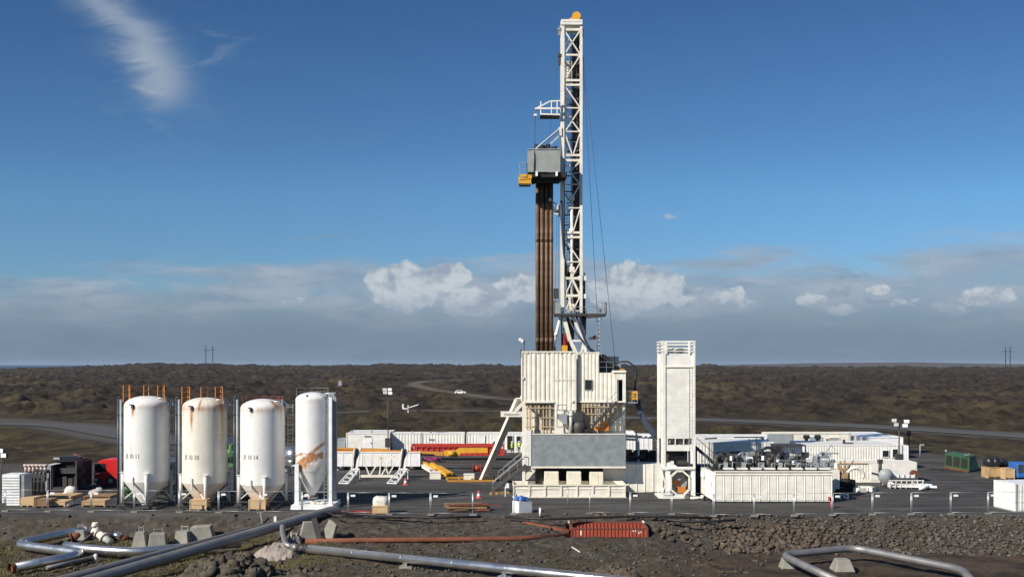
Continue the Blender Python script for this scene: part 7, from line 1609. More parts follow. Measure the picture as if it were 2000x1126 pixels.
# small posts with cameras near swung panel
# ================================================================ PEOPLE
def person(px, py, label, vest, face=0.0, D=None):
    p = G(px, py) if D is None else Vector((X(px, D), D, 0)); H = 1.78
    t = thing('person', label, 'person', (p.x, p.y, 0), rz=face, group='workers in hi-vis vests', worldspace=False)
    J = dict(pel=(0, 0, .95), sp=(0, 0, 1.15), ch=(0, 0, 1.38), nk=(0, -.01, 1.53), hd=(0, -.02, 1.62), ht=(0, -.02, 1.74),
             ls=(-.18, 0, 1.44), le=(-.25, .03, 1.16), lw=(-.22, -.14, .94), rs=(.18, 0, 1.44), re=(.27, .0, 1.17), rw=(.22, -.18, 1.02),
             lh=(-.10, 0, .92), lk=(-.12, -.04, .50), la=(-.13, .02, .09), lt=(-.14, -.14, .04), rh=(.10, 0, .92), rk=(.13, -.06, .50), ra=(.15, -.02, .09), rt=(.17, -.18, .04))
    Rr = dict(pel=.135, sp=.125, ch=.15, nk=.055, hd=.088, ht=.075, ls=.065, le=.048, lw=.034, rs=.065, re=.048, rw=.034, lh=.09, lk=.062, la=.045, lt=.04, rh=.09, rk=.062, ra=.045, rt=.04)
    E = [('pel', 'sp'), ('sp', 'ch'), ('ch', 'nk'), ('nk', 'hd'), ('hd', 'ht'), ('ch', 'ls'), ('ls', 'le'), ('le', 'lw'), ('ch', 'rs'), ('rs', 're'), ('re', 'rw'), ('pel', 'lh'), ('lh', 'lk'), ('lk', 'la'), ('la', 'lt'), ('pel', 'rh'), ('rh', 'rk'), ('rk', 'ra'), ('ra', 'rt')]
    for sd, wr in (('l', 'lw'), ('r', 'rw')):
        w_ = Vector(J[wr]); J[sd+'p'] = tuple(w_+Vector((0, -.05, -.05))); Rr[sd+'p'] = .032; E.append((wr, sd+'p'))
        for k in range(4):
            nm = sd+'f%d' % k; J[nm] = tuple(w_+Vector(((k-1.5)*.02, -.10, -.10-.01*(k % 2)))); Rr[nm] = .009; E.append((sd+'p', nm))
        J[sd+'th'] = tuple(w_+Vector((.05 if sd == 'l' else -.05, -.06, -.06))); Rr[sd+'th'] = .010; E.append((sd+'p', sd+'th'))
    ks = list(J); me = bpy.data.meshes.new('body'); me.from_pydata([J[k] for k in ks], [(ks.index(a), ks.index(b)) for a, b in E], []); me.update()
    o = bpy.data.objects.new('body', me); C.objects.link(o); o.parent = t
    sk = o.modifiers.new('skin', 'SKIN')
    if not me.skin_vertices: pass
    for i, k in enumerate(ks):
        sv_ = me.skin_vertices[0].data[i] if me.skin_vertices else None
        if sv_: sv_.radius = (Rr[k], Rr[k]*(0.75 if k in ('ch', 'sp', 'pel') else 1)); sv_.use_root = (k == 'pel')
    ss = o.modifiers.new('subd', 'SUBSURF'); ss.levels = 1; ss.render_levels = 2
    me.materials.append(M_cloth)
    mb = MB(); mb.lathe([(.095, 1.70), (.115, 1.57), (.06, 1.54)], 0, -.02, 14); mb.lathe([(.10, 1.60), (.085, 1.70)], 0, -.02, 14); mb.boxc((0, -.12, 1.62), (.03, .03, .05)); mb.boxc((0, -.113, 1.575), (.05, .02, .012)); mb.build('face', M_skin, t)
    mb = MB(); mb.lathe([(.0, 1.80), (.07, 1.785), (.112, 1.73), (.12, 1.68), (.14, 1.675)], 0, -.02, 16); mb.build('helmet', M_white2, t)
    mb = MB(); vs = []; n = 18
    for (a, b, z) in ((.17, .135, .92), (.165, .13, 1.15), (.20, .145, 1.36), (.19, .12, 1.47), (.09, .09, 1.53)):
        for i in range(n): q = 2*math.pi*i/n; vs.append((a*math.cos(q), b*math.sin(q), z))
    mb.add(vs, [(k*n+i, k*n+(i+1) % n, (k+1)*n+(i+1) % n, (k+1)*n+i) for k in range(4) for i in range(n)], True); mb.build('vest', vest, t)
person(1000, 887.5, 'worker in a yellow hi-vis vest and dark trousers before the open doorway', M_vest, 0.4)
person(1014, 886.5, 'worker in a yellow hi-vis vest next to the rig\'s left column', M_vest, -0.5)
person(965, 885, 'worker in dark clothes behind the slanting white leg of the rig', M_cloth, 0.8)
# ================================================================ FAR THINGS
def on(px, py, D=None):
    """point on the real terrain seen at this pixel"""
    Ds = np.exp(np.linspace(math.log(100), math.log(2600), 1500)); xs = (px-1000)/2000*Ds; hzv = height(xs, Ds); pyv = HZ+(CAMH-hzv)*2000/Ds
    k = np.where(pyv <= py)[0]; i = k[0] if len(k) else len(Ds)-1
    return Vector((xs[i], Ds[i], float(hzv[i])))
t_p = on(899, 769); t = thing('white_car', 'small white car on the sandy track far behind', 'car', tuple(t_p)); p = t_p
mb = MB(); mb.prism([(p.x-2.2, p.z+.35), (p.x+2.2, p.z+.35), (p.x+2.25, p.z+.95), (p.x+1.2, p.z+1.05), (p.x+.6, p.z+1.6), (p.x-1.4, p.z+1.65), (p.x-1.9, p.z+1.1), (p.x-2.25, p.z+1.0)], p.y-.9, p.y+.9); mb.build('body', M_white2, t)
mb = MB(); mb.prism([(p.x-1.6, p.z+1.12), (p.x+.9, p.z+1.12), (p.x+.55, p.z+1.5), (p.x-1.35, p.z+1.55)], p.y-.93, p.y-.905); mb.build('window', M_glass, t)
for q in (-1.4, 1.4): mb = MB(); mb.tube((p.x+q, p.y-.92, p.z+.35), (p.x+q, p.y-.7, p.z+.35), .36, n=14); mb.build('wheel', M_black, t)
def pylon(px0, px1, pyt, D, label):
    x0, x1 = X(px0, D), X(px1, D); zt_ = Z(pyt, D); zg = hz((x0+x1)/2, D)-1
    t = thing('power_pylon', label, 'pylon', ((x0+x1)/2, D, zg), group='far wooden power pylons')
    mb = MB(); 
    for x in (x0, x1): mb.bar((x, D, zg), (x, D, zt_), 0.75)
    mb.build('pole', M_dark, t)
    mb = MB(); mb.bar((x0-3.5, D, zt_-6), (x1+3.5, D, zt_-6), 0.7); mb.build('cross_arm', M_dark, t)
pylon(402, 415.5, 674, 1350, 'twin-pole power pylon on the left horizon'); pylon(1964, 1973, 677, 1350, 'twin-pole power pylon on the right horizon')
def f(mb):
    p = on(797, 806); s_ = p.y/2000
    mb.bar((p.x, p.y, p.z), (p.x, p.y, p.z+15*s_), 0.2); mb.bar((p.x-2*s_, p.y, p.z+9*s_), (p.x+20*s_, p.y, p.z+16*s_), 0.2); mb.bar((p.x-10*s_, p.y, p.z+8*s_), (p.x-10*s_, p.y, p.z+17*s_), 0.35); mb.box(p.x-10*s_, p.x, p.y-.3, p.y+.3, p.z+7*s_, p.z+9*s_)
loose('loading_arm', M_white2, 'small white swinging arm on a post in the lava field', 'gate arm', f)
for k, (px, py, w_, lab) in enumerate(((664, 751, 1.6, 'pale small hut in the lava field left of the dirt track'),)):
    p = on(px, py); mb = MB(); mb.box(p.x-w_/2, p.x+w_/2, p.y, p.y+w_, p.z-.5, p.z+1.6); mb.prism([(p.x-w_/2-.1, p.z+1.6), (p.x+w_/2+.1, p.z+1.6), (p.x, p.z+2.2)], p.y-.1, p.y+w_); solo(mb, 'hut', M_greylt, lab, 'hut', 'tiny huts in the lava field')

# ================================================================ FOREGROUND PIPES
def PZ(px, py, z): D = GD(py, z); return Vector((X(px, D), D, z))
def PD(px, py, D): return P(px, py, D)
def pipe_thing(pts, r, m, name, label, cat='pipe', bend=0.8, group=None, bands=None, bm_=None, n=24, collar=0.0):
    mb = MB(); mb.pipe(pts, r, n, bend, 8)
    base = pts[0]; t = thing(name, label, cat, (base.x, base.y, base.z-r), group=group); mb.build('pipe_run', m, t)
    if bands:
        for a, b in zip(pts[:-1], pts[1:]):
            L = (b-a).length; d = (b-a)/L; k = int(L/bands)
            mb2 = MB()
            for i in range(1, k+1):
                p = a+d*(i*L/(k+1)); mb2.tube(p-d*0.02, p+d*0.02, r+0.006, n=n, cap=False)
            if k > 0: mb2.build('joint_band', M_clad2, t)
    return t
steel = 'steam pipes in the foreground'
# twin pipes, rising to the yard edge
a, b = PD(645, 1006, 82.0), PD(170, 1134, 65.0); a.z = max(a.z, 0.28)
pA = pipe_thing([a+Vector((0.6, 0.5, 0.02)), a, b, b+(b-a)*0.12], 0.37, M_clad2, 'steam_pipe', 'front of the two parallel grey pipes slanting up to the yard', group=steel, bands=1.9)
a2, b2 = PD(534, 1024, 79.6), PD(112, 1134, 66.6)
pB = pipe_thing([a2, b2, b2+(b2-a2)*0.1], 0.30, M_clad2, 'steam_pipe', 'rear of the two parallel grey pipes, ending in a white valve', group=steel, bands=1.9)
mb = MB(); mb.tube(a2, a2+Vector((0.22, 0.12, 0.08)), 0.22, n=14); mb.boxc(a2+Vector((0.15, 0, 0.35)), (0.2, 0.2, 0.6)); mb.build('valve', M_white2, pB)
# left loop
z0 = -1.45
pts = [PZ(170, 1034, -0.95), PZ(128, 1040, -1.1), PZ(27, 1062, -1.5), PZ(168, 1080, -1.55), PZ(27, 1108, -1.75)]
pL = pipe_thing(pts, 0.33, M_clad, 'steam_pipe', 'bright pipe folded in a zigzag at the lower left, open rusty end', bend=1.3, group=steel, bands=2.2)
e = pts[-1]; d = (pts[-1]-pts[-2]).normalized()
mb = MB(); mb.tube(e, e+d*0.25, 0.36, n=24, cap=False); mb.tube(e+d*0.02, e+d*0.06, 0.30, n=20); mb.build('rusty_end', M_rust, pL)
pM = pipe_thing([PZ(128, 1064, -1.35), PZ(170, 1071, -1.4), PZ(258, 1077, -1.45), PZ(345, 1069, -1.4), PZ(470, 1060, -1.4)], 0.31, M_clad, 'steam_pipe', 'pipe passing behind the zigzag one and under the twin pipes', bend=1.5, group=steel, bands=2.3)
pS = pipe_thing([PZ(181, 1087, -1.75), PZ(91, 1108, -1.9)], 0.13, M_clad2, 'thin_pipe', 'thin steel pipe lying right of the zigzag pipe', group=steel, n=14)
p = PZ(187, 1092, -1.95); mb = MB(); mb.lathe([(0.15, p.z), (0.15, p.z+0.35), (0.08, p.z+0.42), (0, p.z+0.43)], p.x, p.y, 16); solo(mb, 'bollard', M_bag, 'small round white cap at the end of the thin pipe', 'cap')
# long bright pipe to the lower right
c0, c1 = PD(600, 1070.5, 73.6), PD(1215, 1133, 63.6)
pC = pipe_thing([c0, c1, c1+(c1-c0)*0.3], 0.30, M_clad, 'steam_pipe', 'long bright polished pipe running from centre left to the bottom edge', group=steel, bands=4.0)
d = (c1-c0).normalized()
mb = MB(); mb.tube(c0-d*0.75, c0-d*0.10, 0.24, n=20); mb.tube(c0-d*0.1, c0+d*0.02, 0.33, n=20); mb.build('collar', M_dark, pC)
mb = MB(); mb.tube(c0-d*1.3, c0-d*0.76, 0.27, n=20); q = c0-d*1.3; mb.pipe([q, q-d*0.6+Vector((0, 0, 0.15)), q-d*1.1+Vector((-0.1, 1.2, 0.75)), q-d*1.2+Vector((-0.2, 2.0, 1.1))], 0.2, 14, 0.4); mb.build('bend', M_clad2, pC)
for f in (0.345, 0.66): 
    q = c0.lerp(c1, f); g_ = hz(q.x, q.y); mb = MB(); mb.boxc((q.x, q.y, (g_-0.1+q.z-0.2)/2), (0.18, 0.25, q.z-0.2-g_+0.1)); mb.boxc((q.x, q.y, g_+0.04), (0.9, 0.9, 0.14)); mb.bar((q.x-0.35, q.y, g_+.1), (q.x, q.y, q.z-0.25), 0.07); mb.build('pipe_support', M_conc if f < .5 else M_galv, pC)
# right loop
pts = [PD(1650, 1140, 62.5), PD(1527, 1083, 71.0), PD(1668, 1069, 73.4), PD(1878, 1111, 67.0), PD(1905, 1140, 62.8)]
pR = pipe_thing(pts, 0.255, M_clad2, 'steam_pipe', 'grey steel pipe making a square loop at the lower right', bend=1.0, group=steel, bands=1.5)
def plinth(p, w_, h_, label, tap=0.6, d_=None, strap=True, rz=0.0, tilt=None, m=None):
    t = thing('concrete_block', label, 'concrete block', (p[0], p[1], p[2]), rz=rz, group='concrete anchor blocks', worldspace=False)
    mb = MB(); mb.boxc((0, 0, h_/2), (w_, d_ or w_, h_), 0, tap); o = mb.build('block', m or M_conc, t); subd(o, 0.04)
    if strap:
        mb = MB()
        for s_ in (-1, 1): mb.bar((s_*w_*tap*0.28, 0, h_), (s_*w_*tap*0.28, 0, h_+0.42), 0.06)
        mb.bar((-w_*tap*0.33, 0, h_+0.3), (w_*tap*0.33, 0, h_+0.3), 0.06); mb.build('steel_strap', M_galv, t)
    if tilt: t.rotation_euler = (tilt[0], tilt[1], rz)
    return t
def gpt(px, py):
    """ground point on the bank seen at this pixel"""
    Ds = np.arange(64, 84, 0.05); xs = (px-1000)/2000*Ds; h = height(xs, Ds); pyv = HZ+(CAMH-h)*2000/Ds
    i = int(np.argmin(np.abs(pyv-py))); return Vector((xs[i], Ds[i], float(h[i])))
plinth(gpt(1645, 1113), 1.4, 0.8, 'concrete plinth inside the square pipe loop, lower right', strap=False)
q = gpt(1537, 1108); plinth(q, 1.0, 0.7, 'concrete plinth under the left corner of the square pipe loop', strap=False)
plinth(gpt(276, 1066), 1.15, 1.15, 'tall narrow concrete block, leftmost of the blocks behind the pipes', 0.55)
plinth(gpt(309, 1064), 1.35, 0.95, 'concrete block with straps, second from the left behind the pipes', 0.82, rz=0.2)
plinth(gpt(361, 1059), 1.3, 0.95, 'concrete block with bent straps right of the strapped one', 0.75, rz=-0.25)
plinth(gpt(396, 1055), 2.0, 1.2, 'broad leaning concrete slab between the blocks and the twin pipes', 0.75, 0.9, strap=False, tilt=(0.1, -0.05))
plinth(gpt(158, 1052), 1.1, 0.8, 'concrete block with flange at the rear of the zigzag pipe', 0.7)
plinth(gpt(606, 1052), 1.7, 1.35, 'pale upright concrete slab under the top of the twin pipes', 0.62, 0.7, strap=False, rz=0.3)
plinth(gpt(640, 1050), 1.2, 1.4, 'leaning concrete slab right of the pale upright one', 0.7, 0.35, strap=False, rz=-0.6, tilt=(0.0, 0.45))
# steel strap frame between slabs
mb = MB(); p = gpt(628, 1052); mb.bar((p.x-0.1, p.y-0.2, p.z), (p.x-0.55, p.y-0.1, p.z+1.6), 0.4, 0.14); solo(mb, 'steel_support', M_dark, 'dark steel support between the two slabs under the twin pipes', 'support')
# flange end at concrete block, valve pieces
t = thing('old_valve', 'rusty white valve body lying among the concrete blocks', 'valve', tuple(gpt(195, 1058)))
p = gpt(200, 1060); mb = MB(); mb.tube(p+Vector((-0.8, 0.3, 0.95)), p+Vector((0.8, -0.4, 0.15)), 0.28, n=18); mb.tube(p+Vector((-0.35, 0.1, 0.7)), p+Vector((-0.55, 0, 1.25)), 0.22, n=16); mb.tube(p+Vector((-0.6, 0, 1.25)), p+Vector((-0.55, 0, 1.6)), 0.26, 0.2, n=16); mb.build('valve_body', M_bag, t)
mb = MB(); mb.tube(p+Vector((0.1, -0.09, 0.50)), p+Vector((0.22, -0.14, 0.43)), 0.40, n=20); mb.tube(p+Vector((-0.45, 0.15, 0.80)), p+Vector((-0.36, 0.12, 0.75)), 0.38, n=20); mb.build('flange', M_pinkish, t)
mb = MB(); mb.tube(p+Vector((-1.6, -0.6, 0.0)), p+Vector((-0.5, 0.1, 1.0)), 0.09, n=10); mb.build('spindle', M_dark, t)
def f(mb):
    p = gpt(213, 1050); mb.tube(p+Vector((0.2, 0, 0.35)), p+Vector((1.1, -0.3, 0.15)), 0.22, n=16)
loose('steel_sleeve', M_clad, 'short shiny sleeve behind the old valve', 'sleeve', f)
def f(mb):
    p = gpt(238, 1056); mb.tube(p+Vector((-0.4, 0, 0.22)), p+Vector((0.5, 0.1, 0.22)), 0.22, n=14)
loose('rusty_drum', M_rust, 'dark rusty drum behind the pipe between valve and blocks', 'drum', f)
def f(mb):
    p = gpt(143, 1056); mb.tube(p+Vector((-0.1, 0, 0.3)), p+Vector((0.5, 0.3, 0.45)), 0.33, n=18); mb.tube(p+Vector((-0.2, -.05, 0.27)), p+Vector((-0.1, 0, 0.3)), 0.4, n=18)
loose('flanged_elbow', M_rust, 'rusty flanged pipe piece beside the flange block', 'pipe piece', f)
# rusty pipes
zz = lambda px, py, r: (lambda g_: Vector((g_.x, g_.y, g_.z+r*0.8)))(gpt(px, py+3))
rp = [zz(597, 1058, .22), zz(700, 1056, .22), zz(850, 1054.5, .22), zz(1000, 1053, .22), zz(1113, 1047, .22)]
mb = MB(); mb.pipe(rp, 0.2, 16); solo(mb, 'rusty_pipe', M_rust, 'long rusty pipe running to the orange skip', 'pipe', 'rusty pipes near the orange skip')
mb = MB(); mb.pipe([PD(1022, 1022, 80.2), PD(1113, 1039, 78.2)], 0.25, 16); solo(mb, 'rusty_pipe', M_rust, 'short thick rusty pipe coming down to the orange skip', 'pipe', 'rusty pipes near the orange skip')
# orange skip
D = 77.2; x0, x1 = X(1115, D), X(1266, D); zt_, zb_ = Z(1029.5, D), Z(1048, D); dep = 2.9
t = thing('orange_skip', 'open orange-red ribbed skip half sunk in the gravel bank', 'skip', ((x0+x1)/2, D, zb_))
mb = MB(); mb.corr((x0+0.1, D), (x1-0.08, D), zb_, zt_-0.1, 0.275, 0.06); mb.corr((x1-0.08, D+dep), (x0+0.1, D+dep), zb_-0.3, zt_-0.1, 0.275, 0.06); mb.corr((x0+0.1, D+dep), (x0+0.1, D), zb_, zt_-0.1, 0.3, 0.05); mb.corr((x1-0.08, D), (x1-0.08, D+dep), zb_, zt_-0.1, 0.3, 0.05)
mb.corr((x1-0.1, D+0.09), (x0+0.12, D+0.09), zb_, zt_-0.1, 0.275, 0.0); mb.corr((x0+0.12, D+dep-0.14), (x1-0.1, D+dep-0.14), zb_, zt_-0.1, 0.275, -0.07)
mb.build('ribbed_wall', M_skip, t)
mb = MB(); mb.box(x0, x1, D-0.08, D+0.08, zt_-0.1, zt_); mb.box(x0, x1, D+dep-0.08, D+dep+0.08, zt_-0.1, zt_+0.02); mb.box(x0, x0+0.16, D+.08, D+dep-.08, zt_-0.1, zt_); mb.box(x1-0.16, x1, D+.08, D+dep-.08, zt_-0.1, zt_)
for xx in (x0, x1-0.12): mb.box(xx, xx+0.12, D-0.09, D+0.03, zb_-.2, zt_-0.1)
mb.build('rim', paint('dark_rusty_rim', (0.17, 0.05, 0.035), 0.7, damt=0.7), t)
mb = MB(); mb.box(x0+0.2, x1-0.2, D+0.12, D+dep-0.16, zb_+0.02, zb_+0.08); mb.build('floor', M_dkint, t)
mb = MB(); mb.boxc((x0-0.02, D+dep-0.35, zt_+0.06), (0.12, 0.6, 0.1)); mb.boxc((x1-0.05, D+dep-0.35, zt_+0.06), (0.12, 0.6, 0.1)); mb.build('corner_plate', M_bag, t)
vs, fs = text_mesh('III', 0.01); 
mb = MB(); rr = random.Random(4)
for k in range(3): mb.box(X(1133, D)+k*0.0, X(1136, D), D-0.067, D-0.0605, zb_+0.15, zb_+0.5) if k == 0 else None
for k in range(4): mb.boxc((X(1236+k*5+rr.random()*2, D), D-0.064, zt_-0.22-0.2*rr.random()), (0.07, 0.006, 0.10+0.08*rr.random()))
mb.build('paint_mark', M_bag, t)
# white stick and board on the bank
for (a_, b_, lab) in (((1117, 1070), (1133, 1080), 'thin white stick lying on the gravel below the orange skip'), ((1408, 1063), (1441, 1068), 'white plank at the foot of the rubble slope')):
    p, q = gpt(*a_), gpt(*b_); mb = MB(); mb.bar(p+Vector((0, 0, .1)), q+Vector((0, 0, .1)), 0.055); solo(mb, 'white_plank', M_bag, lab, 'plank')
# thin marker posts below the silos
for (px, py, h, lab) in ((512, 1023, 0.9, 'thin grey stick in the bank below the clean silo'),):
    p = gpt(px, py); mb = MB(); mb.bar(p, p+Vector((-0.12, 0, h)), 0.09); solo(mb, 'marker_stick', M_greylt, lab, 'stick')
# ================================================================ ROCKS
def rock_proto(seed, sub=1):
    r_ = np.random.default_rng(seed)
    t_ = (1+5**.5)/2
    v = [(-1, t_, 0), (1, t_, 0), (-1, -t_, 0), (1, -t_, 0), (0, -1, t_), (0, 1, t_), (0, -1, -t_), (0, 1, -t_), (t_, 0, -1), (t_, 0, 1), (-t_, 0, -1), (-t_, 0, 1)]
    f = [(0, 11, 5), (0, 5, 1), (0, 1, 7), (0, 7, 10), (0, 10, 11), (1, 5, 9), (5, 11, 4), (11, 10, 2), (10, 7, 6), (7, 1, 8), (3, 9, 4), (3, 4, 2), (3, 2, 6), (3, 6, 8), (3, 8, 9), (4, 9, 5), (2, 4, 11), (6, 2, 10), (8, 6, 7), (9, 8, 1)]
    v = [np.array(p)/np.linalg.norm(p) for p in v]
    for _ in range(sub):
        c = {}; nf = []
        def mid(a, b):
            k = (min(a, b), max(a, b))
            if k not in c: m = v[a]+v[b]; v.append(m/np.linalg.norm(m)); c[k] = len(v)-1
            return c[k]
        for (a, b, d) in f: x, y, z = mid(a, b), mid(b, d), mid(d, a); nf += [(a, x, z), (b, y, x), (d, z, y), (x, y, z)]
        f = nf
    V = np.array(v); 
    for k in range(11):      # chop with random planes
        n = r_.normal(size=3); n /= np.linalg.norm(n); d = 0.38+0.4*r_.random(); s_ = V@n; m = s_ > d; V[m] -= np.outer(s_[m]-d, n)
    V *= 1+0.06*r_.normal(size=(len(V), 1)); V *= np.array([1, 0.8+0.4*r_.random(), 0.6+0.35*r_.random()])
    return V, np.array(f)
PR = [rock_proto(i, 1) for i in range(9)]
def scatter(name, pts, sizes, m, seed=0, kind='stuff'):
    r_ = np.random.default_rng(seed); V = []; F = []; b = 0
    for (x, y, z), s in zip(pts, sizes):
        v, f = PR[r_.integers(len(PR))]; a = r_.random()*6.28; tl = r_.normal()*0.4
        Rz = np.array([[math.cos(a), -math.sin(a), 0], [math.sin(a), math.cos(a), 0], [0, 0, 1]]); Rx = np.array([[1, 0, 0], [0, math.cos(tl), -math.sin(tl)], [0, math.sin(tl), math.cos(tl)]])
        V.append((v@(Rz@Rx).T)*s+np.array([x, y, z+s*0.25])); F.append(f+b); b += len(v)
    V = np.concatenate(V); F = np.concatenate(F); me = bpy.data.meshes.new(name); me.vertices.add(len(V)); me.vertices.foreach_set('co', V.astype(np.float32).ravel())
    me.loops.add(F.size); me.loops.foreach_set('vertex_index', F.astype(np.int32).ravel()); me.polygons.add(len(F)); me.polygons.foreach_set('loop_start', np.arange(0, F.size, 3, dtype=np.int32)); me.polygons.foreach_set('loop_total', np.full(len(F), 3, dtype=np.int32)); me.update(calc_edges=True)
    me.materials.append(m); o = bpy.data.objects.new(name, me); C.objects.link(o); tag(o, kind=kind) if kind else None; return o
M_rock = paint('lava_rock', (0.085, 0.070, 0.056), 0.9, damt=0.9, dirt=(0.045, 0.036, 0.03), streak=False, var=0.5, bump=0.8, bscale=9)
M_rock2 = paint('brown_rock', (0.100, 0.074, 0.051), 0.9, damt=0.8, dirt=(0.06, 0.045, 0.035), streak=False, var=0.5, bump=0.8, bscale=9)
M_rock3 = paint('pale_grey_rock', (0.135, 0.122, 0.108), 0.9, damt=0.6, dirt=(0.08, 0.07, 0.06), streak=False, var=0.4, bump=0.6, bscale=9)
def spread(n, pxa, pxb, ya, yb, smin, smax, seed, pw=2.2, dens=None):
    r_ = np.random.default_rng(seed); y = ya+(yb-ya)*r_.random(n); px = pxa+(pxb-pxa)*r_.random(n); x = (px-1000)/2000*y
    if dens is not None: k = r_.random(n) < dens(px, y); x, y, px = x[k], y[k], px[k]
    k = ~((px > 1100) & (px < 1280) & (y > 76.0) & (y < 80.8)); x, y, px = x[k], y[k], px[k]; z = height(x, y); s = smin+(smax-smin)*r_.random(len(x))**pw; return np.stack([x, y, z], 1), s
p_, s_ = spread(5200, 1380, 2080, 75.6, 81.6, 0.04, 0.27, 1, 3.0, lambda px, y: sst(y+0.8*(vn(px/40, y, 3)-.5), 75.6, 76.6)*(1-0.75*sst(y, 79.6, 81.6))*sst(px, 1370, 1450)); scatter('rubble_slope', p_, s_, M_rock, 1)
p_, s_ = spread(800, 1400, 1640, 75.8, 80.0, 0.08, 0.4, 2, 2.2, lambda px, y: 0.8*sst(px, 1395, 1440)*(1-sst(px, 1560, 1660))); scatter('brown_rubble', p_, s_, M_rock2, 2)
p_, s_ = spread(1600, 1290, 2080, 75.4, 81.8, 0.04, 0.2, 3, 2.5, lambda px, y: 0.3+0.7*sst(px, 1600, 1800)); scatter('grey_rubble', p_, s_, M_rock3, 3)
p_, s_ = spread(3200, -40, 1420, 65, 81.9, 0.02, 0.11, 4, 3.5); scatter('gravel', p_, s_, M_rock3, 4)
p_, s_ = spread(2600, -40, 1500, 65, 81.9, 0.03, 0.22, 5, 3.5); scatter('dark_gravel', p_, s_, M_rock, 5)
p_, s_ = spread(500, 1130, 1420, 76.5, 81.5, 0.05, 0.4, 6, 3); scatter('brown_gravel', p_, s_, M_rock2, 6)
# lava outcrop in the lower middle, a craggy mound
def outcrop(cx, cy, rx, ry, h, label, seed, m, n=110, name='lava_outcrop', crag=1.0, cat='rock outcrop'):
    gx = np.linspace(-1.15, 1.15, n); Xo, Yo = np.meshgrid(gx, gx); rr_ = np.hypot(Xo, Yo)+0.5*(fbm(Xo*1.6+seed, Yo*1.6, seed, 4)-0.5)
    x = cx+Xo*rx; y = cy+Yo*ry; base = height(x, y)
    env = np.clip(1-rr_**2, 0, 1)**0.6
    cr = fbm(x*1.1, y*1.1, seed+3, 4); cr2 = np.abs(fbm(x*2.6, y*2.6, seed+5, 3)-0.5)*2; vor = np.floor(fbm(x*0.9, y*0.9, seed+8, 2)*9)/9
    z = base+env*h*(0.35+0.5*vor*1.3+0.45*cr)-crag*env*cr2*0.75*h*0.6-0.12*(1-env)
    return solo_grid(name, x, y, z, m, label, cat)
def solo_grid(name, x, y, z, m, label, cat):
    c = Vector((float(x.mean()), float(y.mean()), float(z.min()))); o = grid_object(name, x-c.x, y-c.y, z-c.z, m); o.location = c; return tag(o, label, cat)
M_out = paint('mossy_lava', (0.075, 0.062, 0.045), 0.95, damt=1.0, dirt=(0.105, 0.09, 0.035), streak=False, var=0.6, bump=1.0, bscale=6)
M_grout = paint('pale_grout', (0.30, 0.255, 0.225), 0.9, damt=0.6, dirt=(0.2, 0.15, 0.12), streak=False, var=0.25, bump=1.0, bscale=7)
outcrop(X(450, 68.5), 68.3, 3.1, 2.2, 1.6, 'craggy mossy lava outcrop below the twin pipes', 3, M_out)
outcrop(X(560, 66.6), 66.6, 2.6, 1.4, 0.6, 'low mossy lava rock at the bottom edge, left of centre', 5, M_out)
outcrop(X(1185, 67.4), 67.4, 1.4, 0.9, 0.75, 'brown flat-topped lava rock under the end of the bright pipe', 9, M_rock2)
outcrop(X(1222, 67.0), 67.2, 1.0, 0.8, 0.8, 'brown pointed rock right of the flat-topped one', 12, M_rock2)
outcrop(X(540, 75.0), 74.8, 1.7, 1.3, 1.1, 'pale lumpy grout heap under the twin pipes', 14, M_grout, crag=0.5, cat='rubble heap')
outcrop(X(573, 76.5), 76.2, 0.7, 0.6, 1.2, 'pale pitted lump beside the start of the bright pipe', 17, M_grout, crag=0.6, cat='rubble heap')
r_ = np.random.default_rng(88); q_ = []
for _ in range(150):
    a, rr_ = r_.random()*6.28, r_.random()**0.6; x_ = X(455, 68.5)+3.1*rr_*math.cos(a); y_ = 68.3+2.0*rr_*math.sin(a); q_.append((x_, y_, hz(x_, y_)+1.25*(1-rr_**2)**0.7-0.1))
scatter('outcrop_boulders', q_, 0.18+0.45*r_.random(150)**1.6, M_out, 9)
p_, s_ = spread(160, 400, 620, 66, 70, 0.08, 0.35, 8, 2); scatter('outcrop_debris', p_, s_, M_rock, 8)
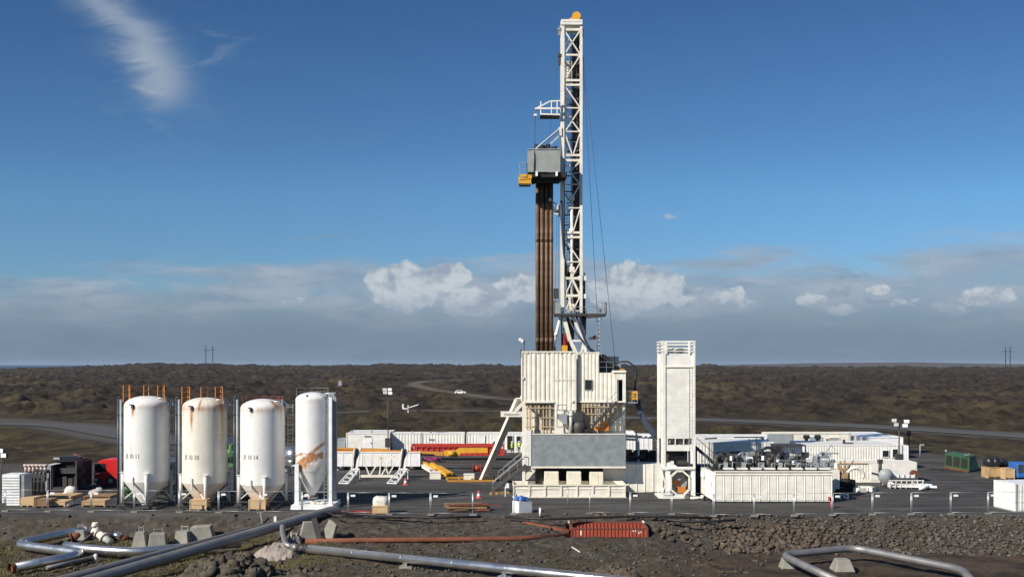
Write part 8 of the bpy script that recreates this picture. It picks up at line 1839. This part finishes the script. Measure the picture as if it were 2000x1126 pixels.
# tufts of dry grass and moss
def tufts(n, pxa, pxb, ya, yb, seed, m, name, h0=0.08, h1=0.28, dens=None):
    p_, s_ = spread(n, pxa, pxb, ya, yb, h0, h1, seed, 1.2, dens); r_ = np.random.default_rng(seed); V = []; F = []
    for (x, y, z), s in zip(p_, s_):
        for k in range(7):
            a = r_.random()*6.28; dx, dy = math.cos(a), math.sin(a); q = r_.random()*0.14; bx, by = x+dx*q, y+dy*q; b = len(V); w_ = 0.018
            V += [(bx-dy*w_, by+dx*w_, z-0.02), (bx+dy*w_, by-dx*w_, z-0.02), (bx+dx*s*0.5, by+dy*s*0.5, z+s)]; F.append((b, b+1, b+2))
    mb = MB(); mb.v = V; mb.f = F; mb.sm = [False]*len(F); o = mb.build(name, m); tag(o, kind='stuff')
M_tuft = paint('dry_grass', (0.17, 0.15, 0.055), 0.9, damt=0.4, dirt=(0.07, 0.06, 0.03), streak=False, var=0.4)
M_tuft2 = paint('green_moss', (0.085, 0.105, 0.03), 0.9, damt=0.4, dirt=(0.04, 0.05, 0.02), streak=False, var=0.4)
tufts(5200, -40, 640, 65, 80.4, 41, M_tuft, 'dry_grass', dens=lambda px, y: (fbm(px/50, y/2.5, 77, 3) > 0.5)*1.0)
tufts(3200, -40, 1300, 65, 79, 43, M_tuft2, 'moss_tufts', 0.05, 0.16, dens=lambda px, y: (fbm(px/40, y/2, 79, 3) > 0.56)*1.0)

# ================================================================ AIR
hm = bpy.data.materials.new('haze'); hm.use_nodes = True; nt = hm.node_tree; nt.nodes.clear()
pv = nt.nodes.new('ShaderNodeVolumePrincipled'); pv.inputs['Density'].default_value = 2.0e-5; pv.inputs['Color'].default_value = (0.62, 0.76, 1.0, 1); pv.inputs['Anisotropy'].default_value = 0.0
on_ = nt.nodes.new('ShaderNodeOutputMaterial'); nt.links.new(pv.outputs[0], on_.inputs['Volume'])
mb = MB(); mb.box(-31000, 31000, -400, 26000, -140, 60); o = mb.build('haze', hm); tag(o, kind='stuff')
